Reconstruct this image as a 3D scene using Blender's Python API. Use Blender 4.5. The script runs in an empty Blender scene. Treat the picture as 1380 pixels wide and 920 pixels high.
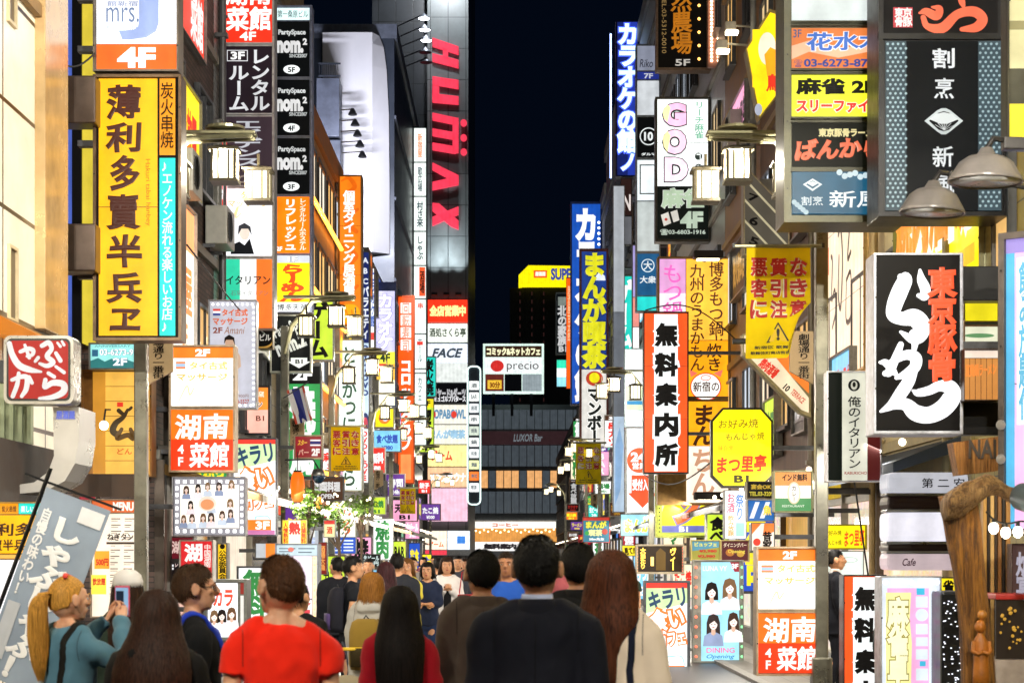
import bpy, bmesh, math, random
import numpy as np
from mathutils import Vector, Matrix, noise
random.seed(7)
R = math.radians
SC = bpy.context.scene
COL = SC.collection
F, CX, HY, EYE = 2680.0, 690.0, 750.0, 1.65      # lens in photo pixels, street axis, horizon row, eye height

# ---------------------------------------------------------------- camera
cam = bpy.data.cameras.new('camera')
cam.sensor_width = 36.0
cam.lens = F / 1380 * 36.0
cam.shift_y = (HY - 460) / 1380
cam.clip_start = 0.1
cam.clip_end = 3000
cam.dof.use_dof = True
cam.dof.focus_distance = 30.0
cam.dof.aperture_fstop = 6.3
camo = bpy.data.objects.new('camera', cam)
COL.objects.link(camo)
camo.location = (0, 0, EYE)
camo.rotation_euler = (R(90), 0, 0)
SC.camera = camo
# ---------------------------------------------------------------- night sky
w = bpy.data.worlds.new('World')
SC.world = w
w.use_nodes = True
bg = w.node_tree.nodes['Background']
bg.inputs[0].default_value = (0.10, 0.26, 0.72, 1)
bg.inputs[1].default_value = 0.007
SC.view_settings.view_transform = 'Standard'
SC.view_settings.look = 'None'
SC.view_settings.exposure = 0.32
SC.view_settings.gamma = 1.0
SC.cycles.use_denoising = True
SC.cycles.max_bounces = 6
SC.cycles.diffuse_bounces = 3
SC.cycles.glossy_bounces = 3
SC.cycles.transmission_bounces = 4
SC.cycles.sample_clamp_indirect = 4.0
SC.cycles.caustics_reflective = False
SC.cycles.caustics_refractive = False
SC.cycles.use_light_tree = True

# ---------------------------------------------------------------- helpers
def X(px, Z): return (px - CX) / F * Z
def H(py, Z): return EYE + (HY - py) / F * Z

def lin(h):
    if not isinstance(h, str): return tuple(h)
    h = h.lstrip('#')
    if len(h) == 3: h = ''.join(c * 2 for c in h)
    out = []
    for i in (0, 2, 4):
        c = int(h[i:i + 2], 16) / 255
        out.append(c / 12.92 if c <= .04045 else ((c + .055) / 1.055) ** 2.4)
    return tuple(out)

MATS = {}
def nodes_mat(key):
    m = bpy.data.materials.new(key)
    m.use_nodes = True
    nt = m.node_tree
    return m, nt, nt.nodes['Principled BSDF']

def node(nt, typ, **kw):
    n = nt.nodes.new(typ)
    for k, v in kw.items():
        if k in n.inputs: n.inputs[k].default_value = v
        else: setattr(n, k, v)
    return n

def ramp(nt, fac, c0, c1, p0=0., p1=1.):
    r = nt.nodes.new('ShaderNodeValToRGB')
    r.color_ramp.elements[0].position = p0; r.color_ramp.elements[1].position = p1
    r.color_ramp.elements[0].color = (*c0, 1); r.color_ramp.elements[1].color = (*c1, 1)
    nt.links.new(fac, r.inputs[0])
    return r.outputs[0]

def lit(col, s=1.0, rough=.35):
    """translucent acrylic lit from inside, dirt and uneven tube glow painted into its emission"""
    k = ('lit', col, round(s, 2))
    if k in MATS: return MATS[k]
    m, nt, b = nodes_mat('acrylic')
    c = lin(col)
    b.inputs['Base Color'].default_value = (*[x * .16 + .006 for x in c], 1)
    b.inputs['Roughness'].default_value = rough
    b.inputs['Emission Color'].default_value = (*c, 1)
    if max(c) < .03: s *= .5
    if s > .3:
        tc = node(nt, 'ShaderNodeTexCoord')
        n = node(nt, 'ShaderNodeTexNoise', Scale=2.1, Detail=7.0, Roughness=.62)
        nt.links.new(tc.outputs['Object'], n.inputs['Vector'])
        mr = node(nt, 'ShaderNodeMapRange')
        mr.inputs['From Min'].default_value = .3; mr.inputs['From Max'].default_value = .7
        mr.inputs['To Min'].default_value = s * .80; mr.inputs['To Max'].default_value = s * 1.16
        wv = node(nt, 'ShaderNodeTexWave', Scale=1.15, Distortion=.0); wv.bands_direction = 'X'      # glow of upright tubes painted as bands
        nt.links.new(tc.outputs['Object'], wv.inputs['Vector'])
        ad = node(nt, 'ShaderNodeMath', operation='MULTIPLY_ADD'); ad.inputs[1].default_value = .10 * s
        nt.links.new(wv.outputs['Fac'], ad.inputs[0]); nt.links.new(mr.outputs[0], ad.inputs[2])
        nt.links.new(n.outputs[0], mr.inputs[0]); nt.links.new(ad.outputs[0], b.inputs['Emission Strength'])
        mr.inputs['To Min'].default_value = s * .74; mr.inputs['To Max'].default_value = s * 1.12
    else:
        b.inputs['Emission Strength'].default_value = s
    b.inputs['Specular IOR Level'].default_value = .22 if max(c) > .03 else .07
    MATS[k] = m
    return m

def paint(col, rough=.5, metal=0., var=.25, scale=6., bump=0., name='paint'):
    """painted or bare surface with worn, uneven colour and gloss"""
    k = ('paint', col, rough, metal, var, scale, bump)
    if k in MATS: return MATS[k]
    m, nt, b = nodes_mat(name)
    c = lin(col)
    tc = node(nt, 'ShaderNodeTexCoord')
    n = node(nt, 'ShaderNodeTexNoise', Scale=scale, Detail=6.0, Roughness=.65)
    nt.links.new(tc.outputs['Object'], n.inputs['Vector'])
    o = ramp(nt, n.outputs[0], [x * (1 - var) for x in c], [min(1, x * (1 + var)) for x in c], .3, .7)
    nt.links.new(o, b.inputs['Base Color'])
    b.inputs['Metallic'].default_value = metal
    mr = node(nt, 'ShaderNodeMapRange')
    mr.inputs['To Min'].default_value = max(.05, rough - .14); mr.inputs['To Max'].default_value = min(1, rough + .14)
    nt.links.new(n.outputs[0], mr.inputs[0]); nt.links.new(mr.outputs[0], b.inputs['Roughness'])
    if bump:
        n2 = node(nt, 'ShaderNodeTexNoise', Scale=scale * 8, Detail=4.0)
        nt.links.new(tc.outputs['Object'], n2.inputs['Vector'])
        bp = node(nt, 'ShaderNodeBump', Strength=bump, Distance=.01)
        nt.links.new(n2.outputs[0], bp.inputs['Height']); nt.links.new(bp.outputs[0], b.inputs['Normal'])
    MATS[k] = m
    return m

def tiled(c0, c1, cm, w=.3, h=.1, mortar=.01, rough=.5, offset=.5, bump=.3, key=''):
    """tiles, panels or bricks laid on the wall, in metres, on whatever side the wall faces"""
    k = ('tile', c0, c1, cm, w, h, mortar, offset)
    if k in MATS: return MATS[k]
    m, nt, b = nodes_mat('tiling')
    tc = node(nt, 'ShaderNodeTexCoord')
    sp = node(nt, 'ShaderNodeSeparateXYZ'); sn = node(nt, 'ShaderNodeSeparateXYZ')
    nt.links.new(tc.outputs['Object'], sp.inputs[0]); nt.links.new(tc.outputs['Normal'], sn.inputs[0])
    ab = node(nt, 'ShaderNodeMath', operation='ABSOLUTE'); nt.links.new(sn.outputs[0], ab.inputs[0])
    gt = node(nt, 'ShaderNodeMath', operation='GREATER_THAN'); gt.inputs[1].default_value = .6
    nt.links.new(ab.outputs[0], gt.inputs[0])
    mx = node(nt, 'ShaderNodeMix'); mx.data_type = 'FLOAT'
    nt.links.new(gt.outputs[0], mx.inputs[0]); nt.links.new(sp.outputs[0], mx.inputs[2]); nt.links.new(sp.outputs[1], mx.inputs[3])
    cb = node(nt, 'ShaderNodeCombineXYZ'); nt.links.new(mx.outputs[0], cb.inputs[0]); nt.links.new(sp.outputs[2], cb.inputs[1])
    br = node(nt, 'ShaderNodeTexBrick')
    br.offset = offset
    br.inputs['Scale'].default_value = 1.0
    br.inputs['Brick Width'].default_value = w; br.inputs['Row Height'].default_value = h
    br.inputs['Mortar Size'].default_value = mortar; br.inputs['Mortar Smooth'].default_value = .1
    br.inputs['Color1'].default_value = (*lin(c0), 1); br.inputs['Color2'].default_value = (*lin(c1), 1)
    br.inputs['Mortar'].default_value = (*lin(cm), 1)
    nt.links.new(cb.outputs[0], br.inputs['Vector'])
    n = node(nt, 'ShaderNodeTexNoise', Scale=1.3, Detail=7.0, Roughness=.7)
    nt.links.new(tc.outputs['Object'], n.inputs['Vector'])
    hs = node(nt, 'ShaderNodeMix'); hs.data_type = 'RGBA'; hs.blend_type = 'MULTIPLY'; hs.inputs[0].default_value = .55
    nt.links.new(br.outputs[0], hs.inputs[6]); nt.links.new(ramp(nt, n.outputs[0], (.62, .6, .57), (1, 1, 1), .3, .6), hs.inputs[7])
    nt.links.new(hs.outputs[2], b.inputs['Base Color'])
    b.inputs['Roughness'].default_value = rough
    bp = node(nt, 'ShaderNodeBump', Strength=bump, Distance=.01)
    bp.invert = True
    nt.links.new(br.outputs['Fac'], bp.inputs['Height']); nt.links.new(bp.outputs[0], b.inputs['Normal'])
    MATS[k] = m
    return m

def display(seed=0, tint='fff1d8', s=.95):
    """lit shop window: shelves of small goods and posters behind glass"""
    k = ('display', seed, tint)
    if k in MATS: return MATS[k]
    m, nt, b = nodes_mat('shop_display')
    tc = node(nt, 'ShaderNodeTexCoord'); mp = node(nt, 'ShaderNodeMapping'); mp.inputs['Location'].default_value = (seed * 3.7, 0, seed * 1.3); mp.inputs['Scale'].default_value = (1, .001, 1.7)
    nt.links.new(tc.outputs['Object'], mp.inputs[0])
    vo = node(nt, 'ShaderNodeTexVoronoi', Scale=3.0 + seed % 3 * 1.6, Randomness=.75); vo.distance = 'CHEBYCHEV'
    nt.links.new(mp.outputs[0], vo.inputs['Vector'])
    v2 = node(nt, 'ShaderNodeTexVoronoi', Scale=17.0, Randomness=.6); v2.distance = 'CHEBYCHEV'
    nt.links.new(mp.outputs[0], v2.inputs['Vector'])
    hs = node(nt, 'ShaderNodeHueSaturation'); hs.inputs['Saturation'].default_value = .75; hs.inputs['Value'].default_value = .9
    nt.links.new(vo.outputs['Color'], hs.inputs['Color'])
    mx = node(nt, 'ShaderNodeMix'); mx.data_type = 'RGBA'; mx.inputs[0].default_value = .42
    nt.links.new(hs.outputs[0], mx.inputs[6]); nt.links.new(v2.outputs['Color'], mx.inputs[7])
    m2 = node(nt, 'ShaderNodeMix'); m2.data_type = 'RGBA'; m2.inputs[0].default_value = .45 if seed % 2 else .7
    m2.inputs[7].default_value = (*lin(tint), 1); nt.links.new(mx.outputs[2], m2.inputs[6])
    nt.links.new(m2.outputs[2], b.inputs['Emission Color']); b.inputs['Emission Strength'].default_value = s
    b.inputs['Base Color'].default_value = (.03, .03, .03, 1); b.inputs['Roughness'].default_value = .08
    MATS[k] = m
    return m

def glassy(col='0a0f16', rough=.06):
    k = ('glass', col, rough)
    if k in MATS: return MATS[k]
    m, nt, b = nodes_mat('window_glass')
    b.inputs['Base Color'].default_value = (*lin(col), 1)
    b.inputs['Roughness'].default_value = rough
    b.inputs['IOR'].default_value = 1.9
    MATS[k] = m
    return m

class MB:
    """collects shapes, then links them as one mesh object"""
    def __init__(s): s.v = []; s.f = []; s.n = 0
    def add(s, v, f):
        v = np.asarray(v, float).reshape(-1, 3)
        k = s.n
        s.v.append(v); s.f += [tuple(i + k for i in q) for q in f]; s.n += len(v)
        return s
    def box(s, x0, y0, z0, x1, y1, z1, bev=0.):
        if x0 > x1: x0, x1 = x1, x0
        if y0 > y1: y0, y1 = y1, y0
        if z0 > z1: z0, z1 = z1, z0
        if bev <= 0:
            v = [(x, y, z) for x in (x0, x1) for y in (y0, y1) for z in (z0, z1)]
            return s.add(v, [(0, 1, 3, 2), (4, 6, 7, 5), (0, 4, 5, 1), (2, 3, 7, 6), (0, 2, 6, 4), (1, 5, 7, 3)])
        bm = bmesh.new()
        bmesh.ops.create_cube(bm, size=1)
        for q in bm.verts:
            q.co = Vector(((x0 + x1) / 2 + q.co.x * (x1 - x0), (y0 + y1) / 2 + q.co.y * (y1 - y0), (z0 + z1) / 2 + q.co.z * (z1 - z0)))
        bev = min(bev, (x1 - x0) * .45, (y1 - y0) * .45, (z1 - z0) * .45)
        bmesh.ops.bevel(bm, geom=bm.edges[:], offset=bev, segments=2, affect='EDGES', profile=.6)
        return s.bm(bm)
    def bm(s, bm):
        bm.verts.index_update()
        s.add([tuple(q.co) for q in bm.verts], [tuple(q.index for q in f.verts) for f in bm.faces])
        bm.free()
        return s
    def tube(s, pts, r, n=8, cap=True, flat=1.):
        pts = [Vector(p) for p in pts]
        rr = r if isinstance(r, (list, tuple)) else [r] * len(pts)
        V = []; Fc = []
        ref = None
        for i, p in enumerate(pts):
            t = (pts[min(i + 1, len(pts) - 1)] - pts[max(i - 1, 0)])
            t = t.normalized() if t.length > 1e-9 else Vector((0, 0, 1))
            if ref is None:
                ref = Vector((0, 0, 1)) if abs(t.z) < .9 else Vector((0, 1, 0))
            a = (ref - t * ref.dot(t))
            a = a.normalized() if a.length > 1e-6 else t.orthogonal().normalized()
            ref = a
            b = t.cross(a)
            for j in range(n):
                an = 2 * math.pi * j / n
                V.append(p + a * math.cos(an) * rr[i] * flat + b * math.sin(an) * rr[i])
        for i in range(len(pts) - 1):
            for j in range(n):
                k = (j + 1) % n
                Fc.append((i * n + j, i * n + k, (i + 1) * n + k, (i + 1) * n + j))
        if cap:
            Fc.append(tuple(range(n))[::-1]); Fc.append(tuple(range((len(pts) - 1) * n, len(pts) * n)))
        return s.add(V, Fc)
    def rings(s, rings, cap=True):
        """loft through rings of equal length"""
        n = len(rings[0]); V = [p for q in rings for p in q]; Fc = []
        for i in range(len(rings) - 1):
            for j in range(n):
                k = (j + 1) % n
                Fc.append((i * n + j, i * n + k, (i + 1) * n + k, (i + 1) * n + j))
        if cap:
            Fc.append(tuple(range(n))[::-1]); Fc.append(tuple(range((len(rings) - 1) * n, len(rings) * n)))
        return s.add(V, Fc)
    def lathe(s, prof, c=(0, 0, 0), n=20):
        return s.rings([[(c[0] + r * math.cos(2 * math.pi * j / n), c[1] + r * math.sin(2 * math.pi * j / n), c[2] + z) for j in range(n)] for r, z in prof])
    def ball(s, c, r, n=12, m=8):
        r = r if isinstance(r, (tuple, list)) else (r, r, r)
        rg = []
        for i in range(m + 1):
            th = math.pi * (.02 + .96 * i / m)
            rg.append([(c[0] + r[0] * math.sin(th) * math.cos(2 * math.pi * j / n), c[1] + r[1] * math.sin(th) * math.sin(2 * math.pi * j / n), c[2] - r[2] * math.cos(th)) for j in range(n)])
        return s.rings(rg)
    def prism(s, poly, y0, y1):
        """polygon in x,z pushed from y0 (front) to y1"""
        n = len(poly)
        V = [(p[0], y0, p[1]) for p in poly] + [(p[0], y1, p[1]) for p in poly]
        Fc = [tuple(range(n)), tuple(range(n, 2 * n))[::-1]] + [(i, i + n, (i + 1) % n + n, (i + 1) % n) for i in range(n)]
        return s.add(V, Fc)
    def mesh(s, name, mat, smooth=False):
        me = bpy.data.meshes.new(name)
        v = np.concatenate(s.v) if s.v else np.zeros((0, 3))
        me.from_pydata(v.tolist(), [], s.f)
        if mat is not None: me.materials.append(mat)
        if smooth:
            me.polygons.foreach_set('use_smooth', np.ones(len(me.polygons), bool))
        me.update()
        return me
    def build(s, name, mat, parent=None, smooth=False, loc=None):
        me = s.mesh(name, mat, smooth)
        bm = bmesh.new(); bm.from_mesh(me); bmesh.ops.recalc_face_normals(bm, faces=bm.faces); bm.to_mesh(me); bm.free()
        o = bpy.data.objects.new(name, me)
        COL.objects.link(o)
        if parent is not None: o.parent = parent
        if loc is not None: o.location = loc
        return o

def tag(o, label=None, cat=None, group=None, kind=None):
    for k, v in (('label', label), ('category', cat), ('group', group), ('kind', kind)):
        if v: o[k] = v
    return o

def thing(name, label, cat, loc=(0, 0, 0), yaw=0., group=None):
    o = bpy.data.objects.new(name, None)
    COL.objects.link(o)
    o.empty_display_size = .2
    o.location = loc; o.rotation_euler = (0, 0, yaw)
    return tag(o, label, cat, group)

def copy_tree(o, parent=None, loc=None, label=None):
    c = o.copy(); COL.objects.link(c)
    c.parent = parent
    if loc is not None: c.location = loc
    if label: c['label'] = label
    for ch in list(o.children): copy_tree(ch, c)
    return c

# ---------------------------------------------------------------- writing
GL = {}
def glyph(txt, b=0., off=0.):
    """outline of a piece of writing as (verts, faces): x right, y up, z forward; b fattens the strokes"""
    k = (txt, b, off)
    if k in GL: return GL[k]
    cu = bpy.data.curves.new('lettering', 'FONT')
    cu.body = txt
    cu.resolution_u = 3
    cu.bevel_depth = b; cu.bevel_resolution = 0; cu.offset = off
    cu.fill_mode = 'FRONT' if b == 0 else 'BOTH'
    o = bpy.data.objects.new('lettering', cu)
    e = o
    me = o.to_mesh()
    v = np.empty(len(me.vertices) * 3); me.vertices.foreach_get('co', v); v = v.reshape(-1, 3)
    f = [tuple(p.vertices) for p in me.polygons]
    e.to_mesh_clear()
    bpy.data.objects.remove(o); bpy.data.curves.remove(cu)
    if len(v) == 0: v = np.zeros((3, 3)); f = []
    GL[k] = (v, f)
    return GL[k]

def brushy(v, amt, seed):
    rs = np.random.RandomState(seed)
    a, c, d, e = rs.uniform(0, 6.28, 4)
    v = v.copy()
    x, y = v[:, 0].copy(), v[:, 1].copy()
    v[:, 0] += amt * (np.sin(5 * y + a) + .5 * np.sin(11 * x + 7 * y + c)) + amt * .9 * (y - .4)
    v[:, 1] += amt * (np.sin(5 * x + d) + .5 * np.sin(13 * y + 5 * x + e)) + amt * 1.6 * (x - .5)
    return v

def put_text(mb, txt, x0, z0, x1, z1, y, b=0., v=False, br=0., rot=0., sh=0., keep=False):
    """fit writing in the rectangle x0..x1, z0 (bottom)..z1 (top) on the plane y, facing -y"""
    seed = sum(ord(c) for c in txt)
    W, Hh = x1 - x0, z1 - z0
    out = []
    if v:
        n = len(txt); ch = Hh / n
        for i, c in enumerate(txt):
            if c in ' 　': continue
            gv, gf = glyph(c, b)
            g = gv.copy()
            lat = ord(c) < 0x2000
            if lat:
                cx, cy = (g[:, 0].min() + g[:, 0].max()) / 2, (g[:, 1].min() + g[:, 1].max()) / 2
            else: cx, cy = .5, .38
            g[:, 0] -= cx; g[:, 1] -= cy
            if c in 'ー〜～-':
                g = np.stack([g[:, 1], -g[:, 0], g[:, 2]], 1)
            if br: g = brushy(g + [.5, .4, 0], br, seed + i) - [.5, .4, 0]
            k = 1.08
            m = min(W, ch) if lat else 0
            sx, sy = (m * 1.15, m * 1.15) if lat else (W * k, ch * k)
            out.append((np.stack([(x0 + x1) / 2 + g[:, 0] * sx, y - (g[:, 2] + b) * .35 * min(sx, sy) * .5, z1 - (i + .5) * ch + g[:, 1] * sy], 1), gf))
    else:
        gv, gf = glyph(txt, b)
        g = gv.copy()
        if br: g = brushy(g, br, seed)
        if sh: g[:, 0] += sh * g[:, 1]
        mn, mxx = g.min(0), g.max(0)
        ex, ey = max(mxx[0] - mn[0], 1e-3), max(mxx[1] - mn[1], 1e-3)
        sx, sy = W / ex, Hh / ey
        if keep: sx = sy = min(sx, sy)
        cx, cy = (mn[0] + mxx[0]) / 2, (mn[1] + mxx[1]) / 2
        out.append((np.stack([(x0 + x1) / 2 + (g[:, 0] - cx) * sx, y - (g[:, 2] + b) * .35 * min(sx, sy) * .5, (z0 + z1) / 2 + (g[:, 1] - cy) * sy], 1), gf))
    for q, f in out:
        if rot:
            cx, cz = (x0 + x1) / 2, (z0 + z1) / 2
            ca, sa = math.cos(R(rot)), math.sin(R(rot))
            dx, dz = q[:, 0] - cx, q[:, 2] - cz
            q = np.stack([cx + dx * ca - dz * sa, q[:, 1], cz + dx * sa + dz * ca], 1)
        mb.add(q, f)

def smooth_line(p, n=6):
    """Catmull-Rom through points of any dimension"""
    p = [np.array(q, float) for q in p]
    if len(p) < 3: return p
    q = [2 * p[0] - p[1]] + p + [2 * p[-1] - p[-2]]
    out = []
    for i in range(1, len(q) - 2):
        for k in range(n):
            t = k / n
            out.append(.5 * (2 * q[i] + (q[i + 1] - q[i - 1]) * t + (2 * q[i - 1] - 5 * q[i] + 4 * q[i + 1] - q[i + 2]) * t * t + (3 * q[i] - q[i - 1] - 3 * q[i + 1] + q[i + 2]) * t ** 3))
    out.append(p[-1])
    return out

def brush(mb, pts, f, y):
    """one brush stroke: points (px, py, width) run through f to metres"""
    L = smooth_line(pts, 7)
    V = []; Fc = []
    for i, q in enumerate(L):
        a = L[max(i - 1, 0)]; c = L[min(i + 1, len(L) - 1)]
        t = np.array([c[0] - a[0], c[1] - a[1]]); t /= max(np.hypot(*t), 1e-6)
        nrm = np.array([-t[1], t[0]]); wd = max(q[2], .4) / 2
        for s in (1, -1):
            x, z = f(q[0] + nrm[0] * wd * s, q[1] + nrm[1] * wd * s)
            V.append((x, y, z))
        if i: k = 2 * i; Fc.append((k - 2, k - 1, k + 1, k))
    for e, s in ((0, -1), (len(L) - 1, 1)):        # round ends
        q = L[e]; p = L[e + 1] if e == 0 else L[e - 1]
        t = np.array([q[0] - p[0], q[1] - p[1]]); t /= max(np.hypot(*t), 1e-6)
        a0 = math.atan2(t[1], t[0]); k = len(V)
        for j in range(7):
            an = a0 - math.pi / 2 + math.pi * j / 6
            x, z = f(q[0] + math.cos(an) * q[2] / 2, q[1] + math.sin(an) * q[2] / 2)
            V.append((x, y - .0004 * (1 if e else 2), z))
        Fc.append(tuple(range(k, k + 7)))
    mb.add(V, Fc)

# ---------------------------------------------------------------- signs
def t(s, x0, y0, x1, y1, c, b=.0, v=0, br=0., rot=0., sh=0., o=None, ow=.05, s_=None, keep=0): return ('t', s, x0, y0, x1, y1, c, dict(b=b, v=v, br=br, rot=rot, sh=sh, keep=keep), o, ow, s_)
def p(x0, y0, x1, y1, c, s=1.): return ('p', x0, y0, x1, y1, c, s)
def q(x0, y0, x1, y1, c, s=None): return ('q', x0, y0, x1, y1, c, s)
def e(cx, cy, rx, ry, c, s=None): return ('e', cx, cy, rx, ry, c, s)
def g(pts, c, s=None): return ('g', pts, c, s)
def br(strokes, c, s=None): return ('b', strokes, c, s)
def bulbs(x0, y0, x1, y1, n, r, c='ffe9b0', s=6.): return ('l', x0, y0, x1, y1, n, r, c, s)
def fr(x0, y0, x1, y1, w_, c='777777'): return ('f', x0, y0, x1, y1, w_, c)

def sign(label, Z, rect, items, frame='6b6a66', fw=2., d=.22, side=0, arms=2, yaw=0., name='shop_sign', cat='sign', group=None, world=None, shape=None, s=1.0, metal=.5, post=False):
    """a sign board at depth Z whose face fills the photo rectangle rect; or, with world=(x, y, z, w, h), a face of 100 units a metre.
    items are lit panels, writing and figures laid on the face one above the other"""
    x0, y0, x1, y1 = rect
    if world is None:
        k = Z / F
        base = (X((x0 + x1) / 2, Z), Z, H(y1, Z))
        HERO.append((*rect, Z))
    else:
        k = .01
        base = world[:3]
    cx = (x0 + x1) / 2
    fx = lambda px: (px - cx) * k
    fz = lambda py: (y1 - py) * k
    f2 = lambda a, b: (fx(a), fz(b))
    root = thing(name, label, cat, base, yaw, group)
    Wd, Ht = (x1 - x0) * k, (y1 - y0) * k
    fm = paint(frame, .4, metal, .3, 9.)
    cab = MB()
    lip = fw * k
    if shape:
        poly = [f2(*a) for a in shape]
        cab.prism(poly, 0, d)
    else:
        cab.box(-Wd / 2, .012, 0, Wd / 2, d, Ht, .012)
        if fw > 0:      # rim standing proud of the face
            for a in ((-Wd / 2, 0, -Wd / 2 + lip, Ht), (Wd / 2 - lip, 0, Wd / 2, Ht), (-Wd / 2 + lip, 0, Wd / 2 - lip, lip), (-Wd / 2 + lip, Ht - lip, Wd / 2 - lip, Ht)):
                cab.box(a[0], -.035, a[1], a[2], .0115, a[3])
    cab.build('cabinet', fm, root)
    if not shape and base[1] < 46 and Ht > .8:
        bo = MB(); nb = max(2, int(Ht / .55))
        for j in range(nb):
            zz = (j + .5) * Ht / nb
            for s_ in (-1, 1):
                xx = s_ * (Wd / 2 - max(lip, .02) / 2); bo.prism([(xx + .009 * math.cos(i_ * 1.047), zz + .009 * math.sin(i_ * 1.047)) for i_ in range(6)], -.042, -.03)
        bo.build('bolt_row', paint('2c2b2a', .4, .7), root)
    if side and arms:
        am = MB()
        xs = -Wd / 2 if side < 0 else Wd / 2
        wall = (side * WALL - base[0])
        if abs(wall) > abs(xs) + .02:
            for j in range(arms):
                z = Ht * (j + .5) / arms if arms > 1 else Ht * .5
                am.box(xs, d * .3, z - .03, wall, d * .7, z + .03)
            am.build('bracket', paint('55565a', .45, .6, .3, 8.), root)
    if post:
        MB().box(-.03, d * .3, -base[2] + .02, .03, d * .3 + .06, 0).box(-.25, -.1, -base[2] + .02, .25, d + .1, -base[2] + .06).build('stand', paint('3a3a3c', .5, .6), root)
    groups = {}
    def grp(kind, col, st):
        kk = (kind, col, st)
        if kk not in groups: groups[kk] = MB()
        return groups[kk]
    y = 0.0 if shape else .010
    cur = s
    step = .0022 if base[1] < 60 else .006
    last = None
    for it in items:
        tt = it[0]
        key = (tt, it[-2] if tt in 'peq' else it[2] if tt == 'g' else None)
        if tt not in 'eqlf' or key != last: y -= step      # like shapes next to each other share a layer
        last = key
        if tt == 'p':
            _, a, b_, c_, d_, col, st = it
            cur = st * s
            grp('lit_panel', col, cur).box(fx(a), y, fz(d_), fx(c_), .011 if not shape else -.0005, fz(b_))
            hh_ = (d_ - b_) * k
            if hh_ > 1.5 and base[1] < 60:
                for j in range(1, int(hh_ / .95)):
                    zz = fz(d_) + hh_ * j / int(hh_ / .95)
                    grp('panel_joint', '3a3632', .05).box(fx(a), y - .0012, zz - .0035, fx(c_), y - .0002, zz + .0035)
        elif tt == 'q':
            _, a, b_, c_, d_, col, st = it
            grp('colour_field', col, cur if st is None else st).box(fx(a), y, fz(d_), fx(c_), y + .003, fz(b_))
        elif tt == 'e':
            _, a, b_, rx, ry, col, st = it
            grp('emblem', col, cur if st is None else st).prism([f2(a + rx * math.cos(2 * math.pi * j / 28), b_ + ry * math.sin(2 * math.pi * j / 28)) for j in range(28)], y, y + .003)
        elif tt == 'g':
            _, pts, col, st = it
            grp('emblem', col, cur if st is None else st).prism([f2(*a) for a in pts], y, y + .003)
        elif tt == 'b':
            _, strokes, col, st = it
            for i, sk in enumerate(strokes): brush(grp('lettering', col, cur if st is None else st), sk, f2, y - .0008 * i)
            y -= .0008 * len(strokes)
        elif tt == 't':
            _, txt, a, b_, c_, d_, col, op, oc, ow, st = it
            st = cur if st is None else st
            if oc:
                op2 = dict(op); op2['b'] = op['b'] + ow
                put_text(grp('lettering', oc, st), txt, fx(a), fz(d_), fx(c_), fz(b_), y, **op2)
                y -= max(.006, min((d_ - b_) * k / (max(len(txt), 1) if op['v'] else 1), (c_ - a) * k) * .4 * (op['b'] + ow))
                # the inner letters keep their place inside the outline
                if not op['v']:
                    mm = ow * (d_ - b_) / (1 + 2 * op2['b']); a, b_, c_, d_ = a + mm, b_ + mm, c_ - mm, d_ - mm
            put_text(grp('lettering', col, st), txt, fx(a), fz(d_), fx(c_), fz(b_), y, **op)
            y -= op['b'] * .02
        elif tt == 'l':
            _, a, b_, c_, d_, n, rr, col, st = it
            mb = grp('bulb_row', col, st)
            for j in range(n):
                u = j / max(n - 1, 1)
                mb.ball((fx(a + (c_ - a) * u), y - rr * k * .5, fz(b_ + (d_ - b_) * u)), rr * k, 8, 6)
        elif tt == 'f':
            _, a, b_, c_, d_, ww, col = it
            mb = grp('divider', col, -1 - len(groups))
            xa, xb, za, zb, l = fx(a), fx(c_), fz(d_), fz(b_), ww * k
            mb.box(xa, -.03, za, xa + l, .010, zb).box(xb - l, -.03, za, xb, .010, zb).box(xa + l, -.03, za, xb - l, .010, za + l).box(xa + l, -.03, zb - l, xb - l, .010, zb)
    for (kind, col, st), mb in groups.items():
        if st <= -1: mb.build(kind, paint(col, .4, .4, .3, 9.), root)
        else: mb.build(kind, lit(col, st), root, smooth=(kind == 'bulb_row'))
    return root

WALL = 4.5
HERO = []
# ================================================================ ground
def sheet(name, x0, y0, x1, y1, z, mat, kind='structure'):
    o = MB().add([(x0, y0, z), (x1, y0, z), (x1, y1, z), (x0, y1, z)], [(0, 1, 2, 3)]).build(name, mat)
    o['kind'] = kind
    return o
sheet('ground', -700, -60, 700, 1400, -.02, paint('3a3b3d', .85, 0, .3, .6))
sheet('road', -3.15, -40, 3.15, 216, 0, tiled('47484c', '3c3d41', '232427', .2, .1, .006, .45, .5, .4))
for s in (-1, 1):
    o = MB().box(s * 3.15, -40, -.02, s * 3.3, 216, .05, .01).build('kerb', paint('8a8883', .7, 0, .2, 4, .2)); o['kind'] = 'structure'
    o = MB().box(s * 3.3, -40, -.02, s * 4.5, 216, .045).build('pavement', tiled('77736b', '68645e', '3c3a37', .3, .3, .006, .55, 0, .3)); o['kind'] = 'structure'

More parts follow.
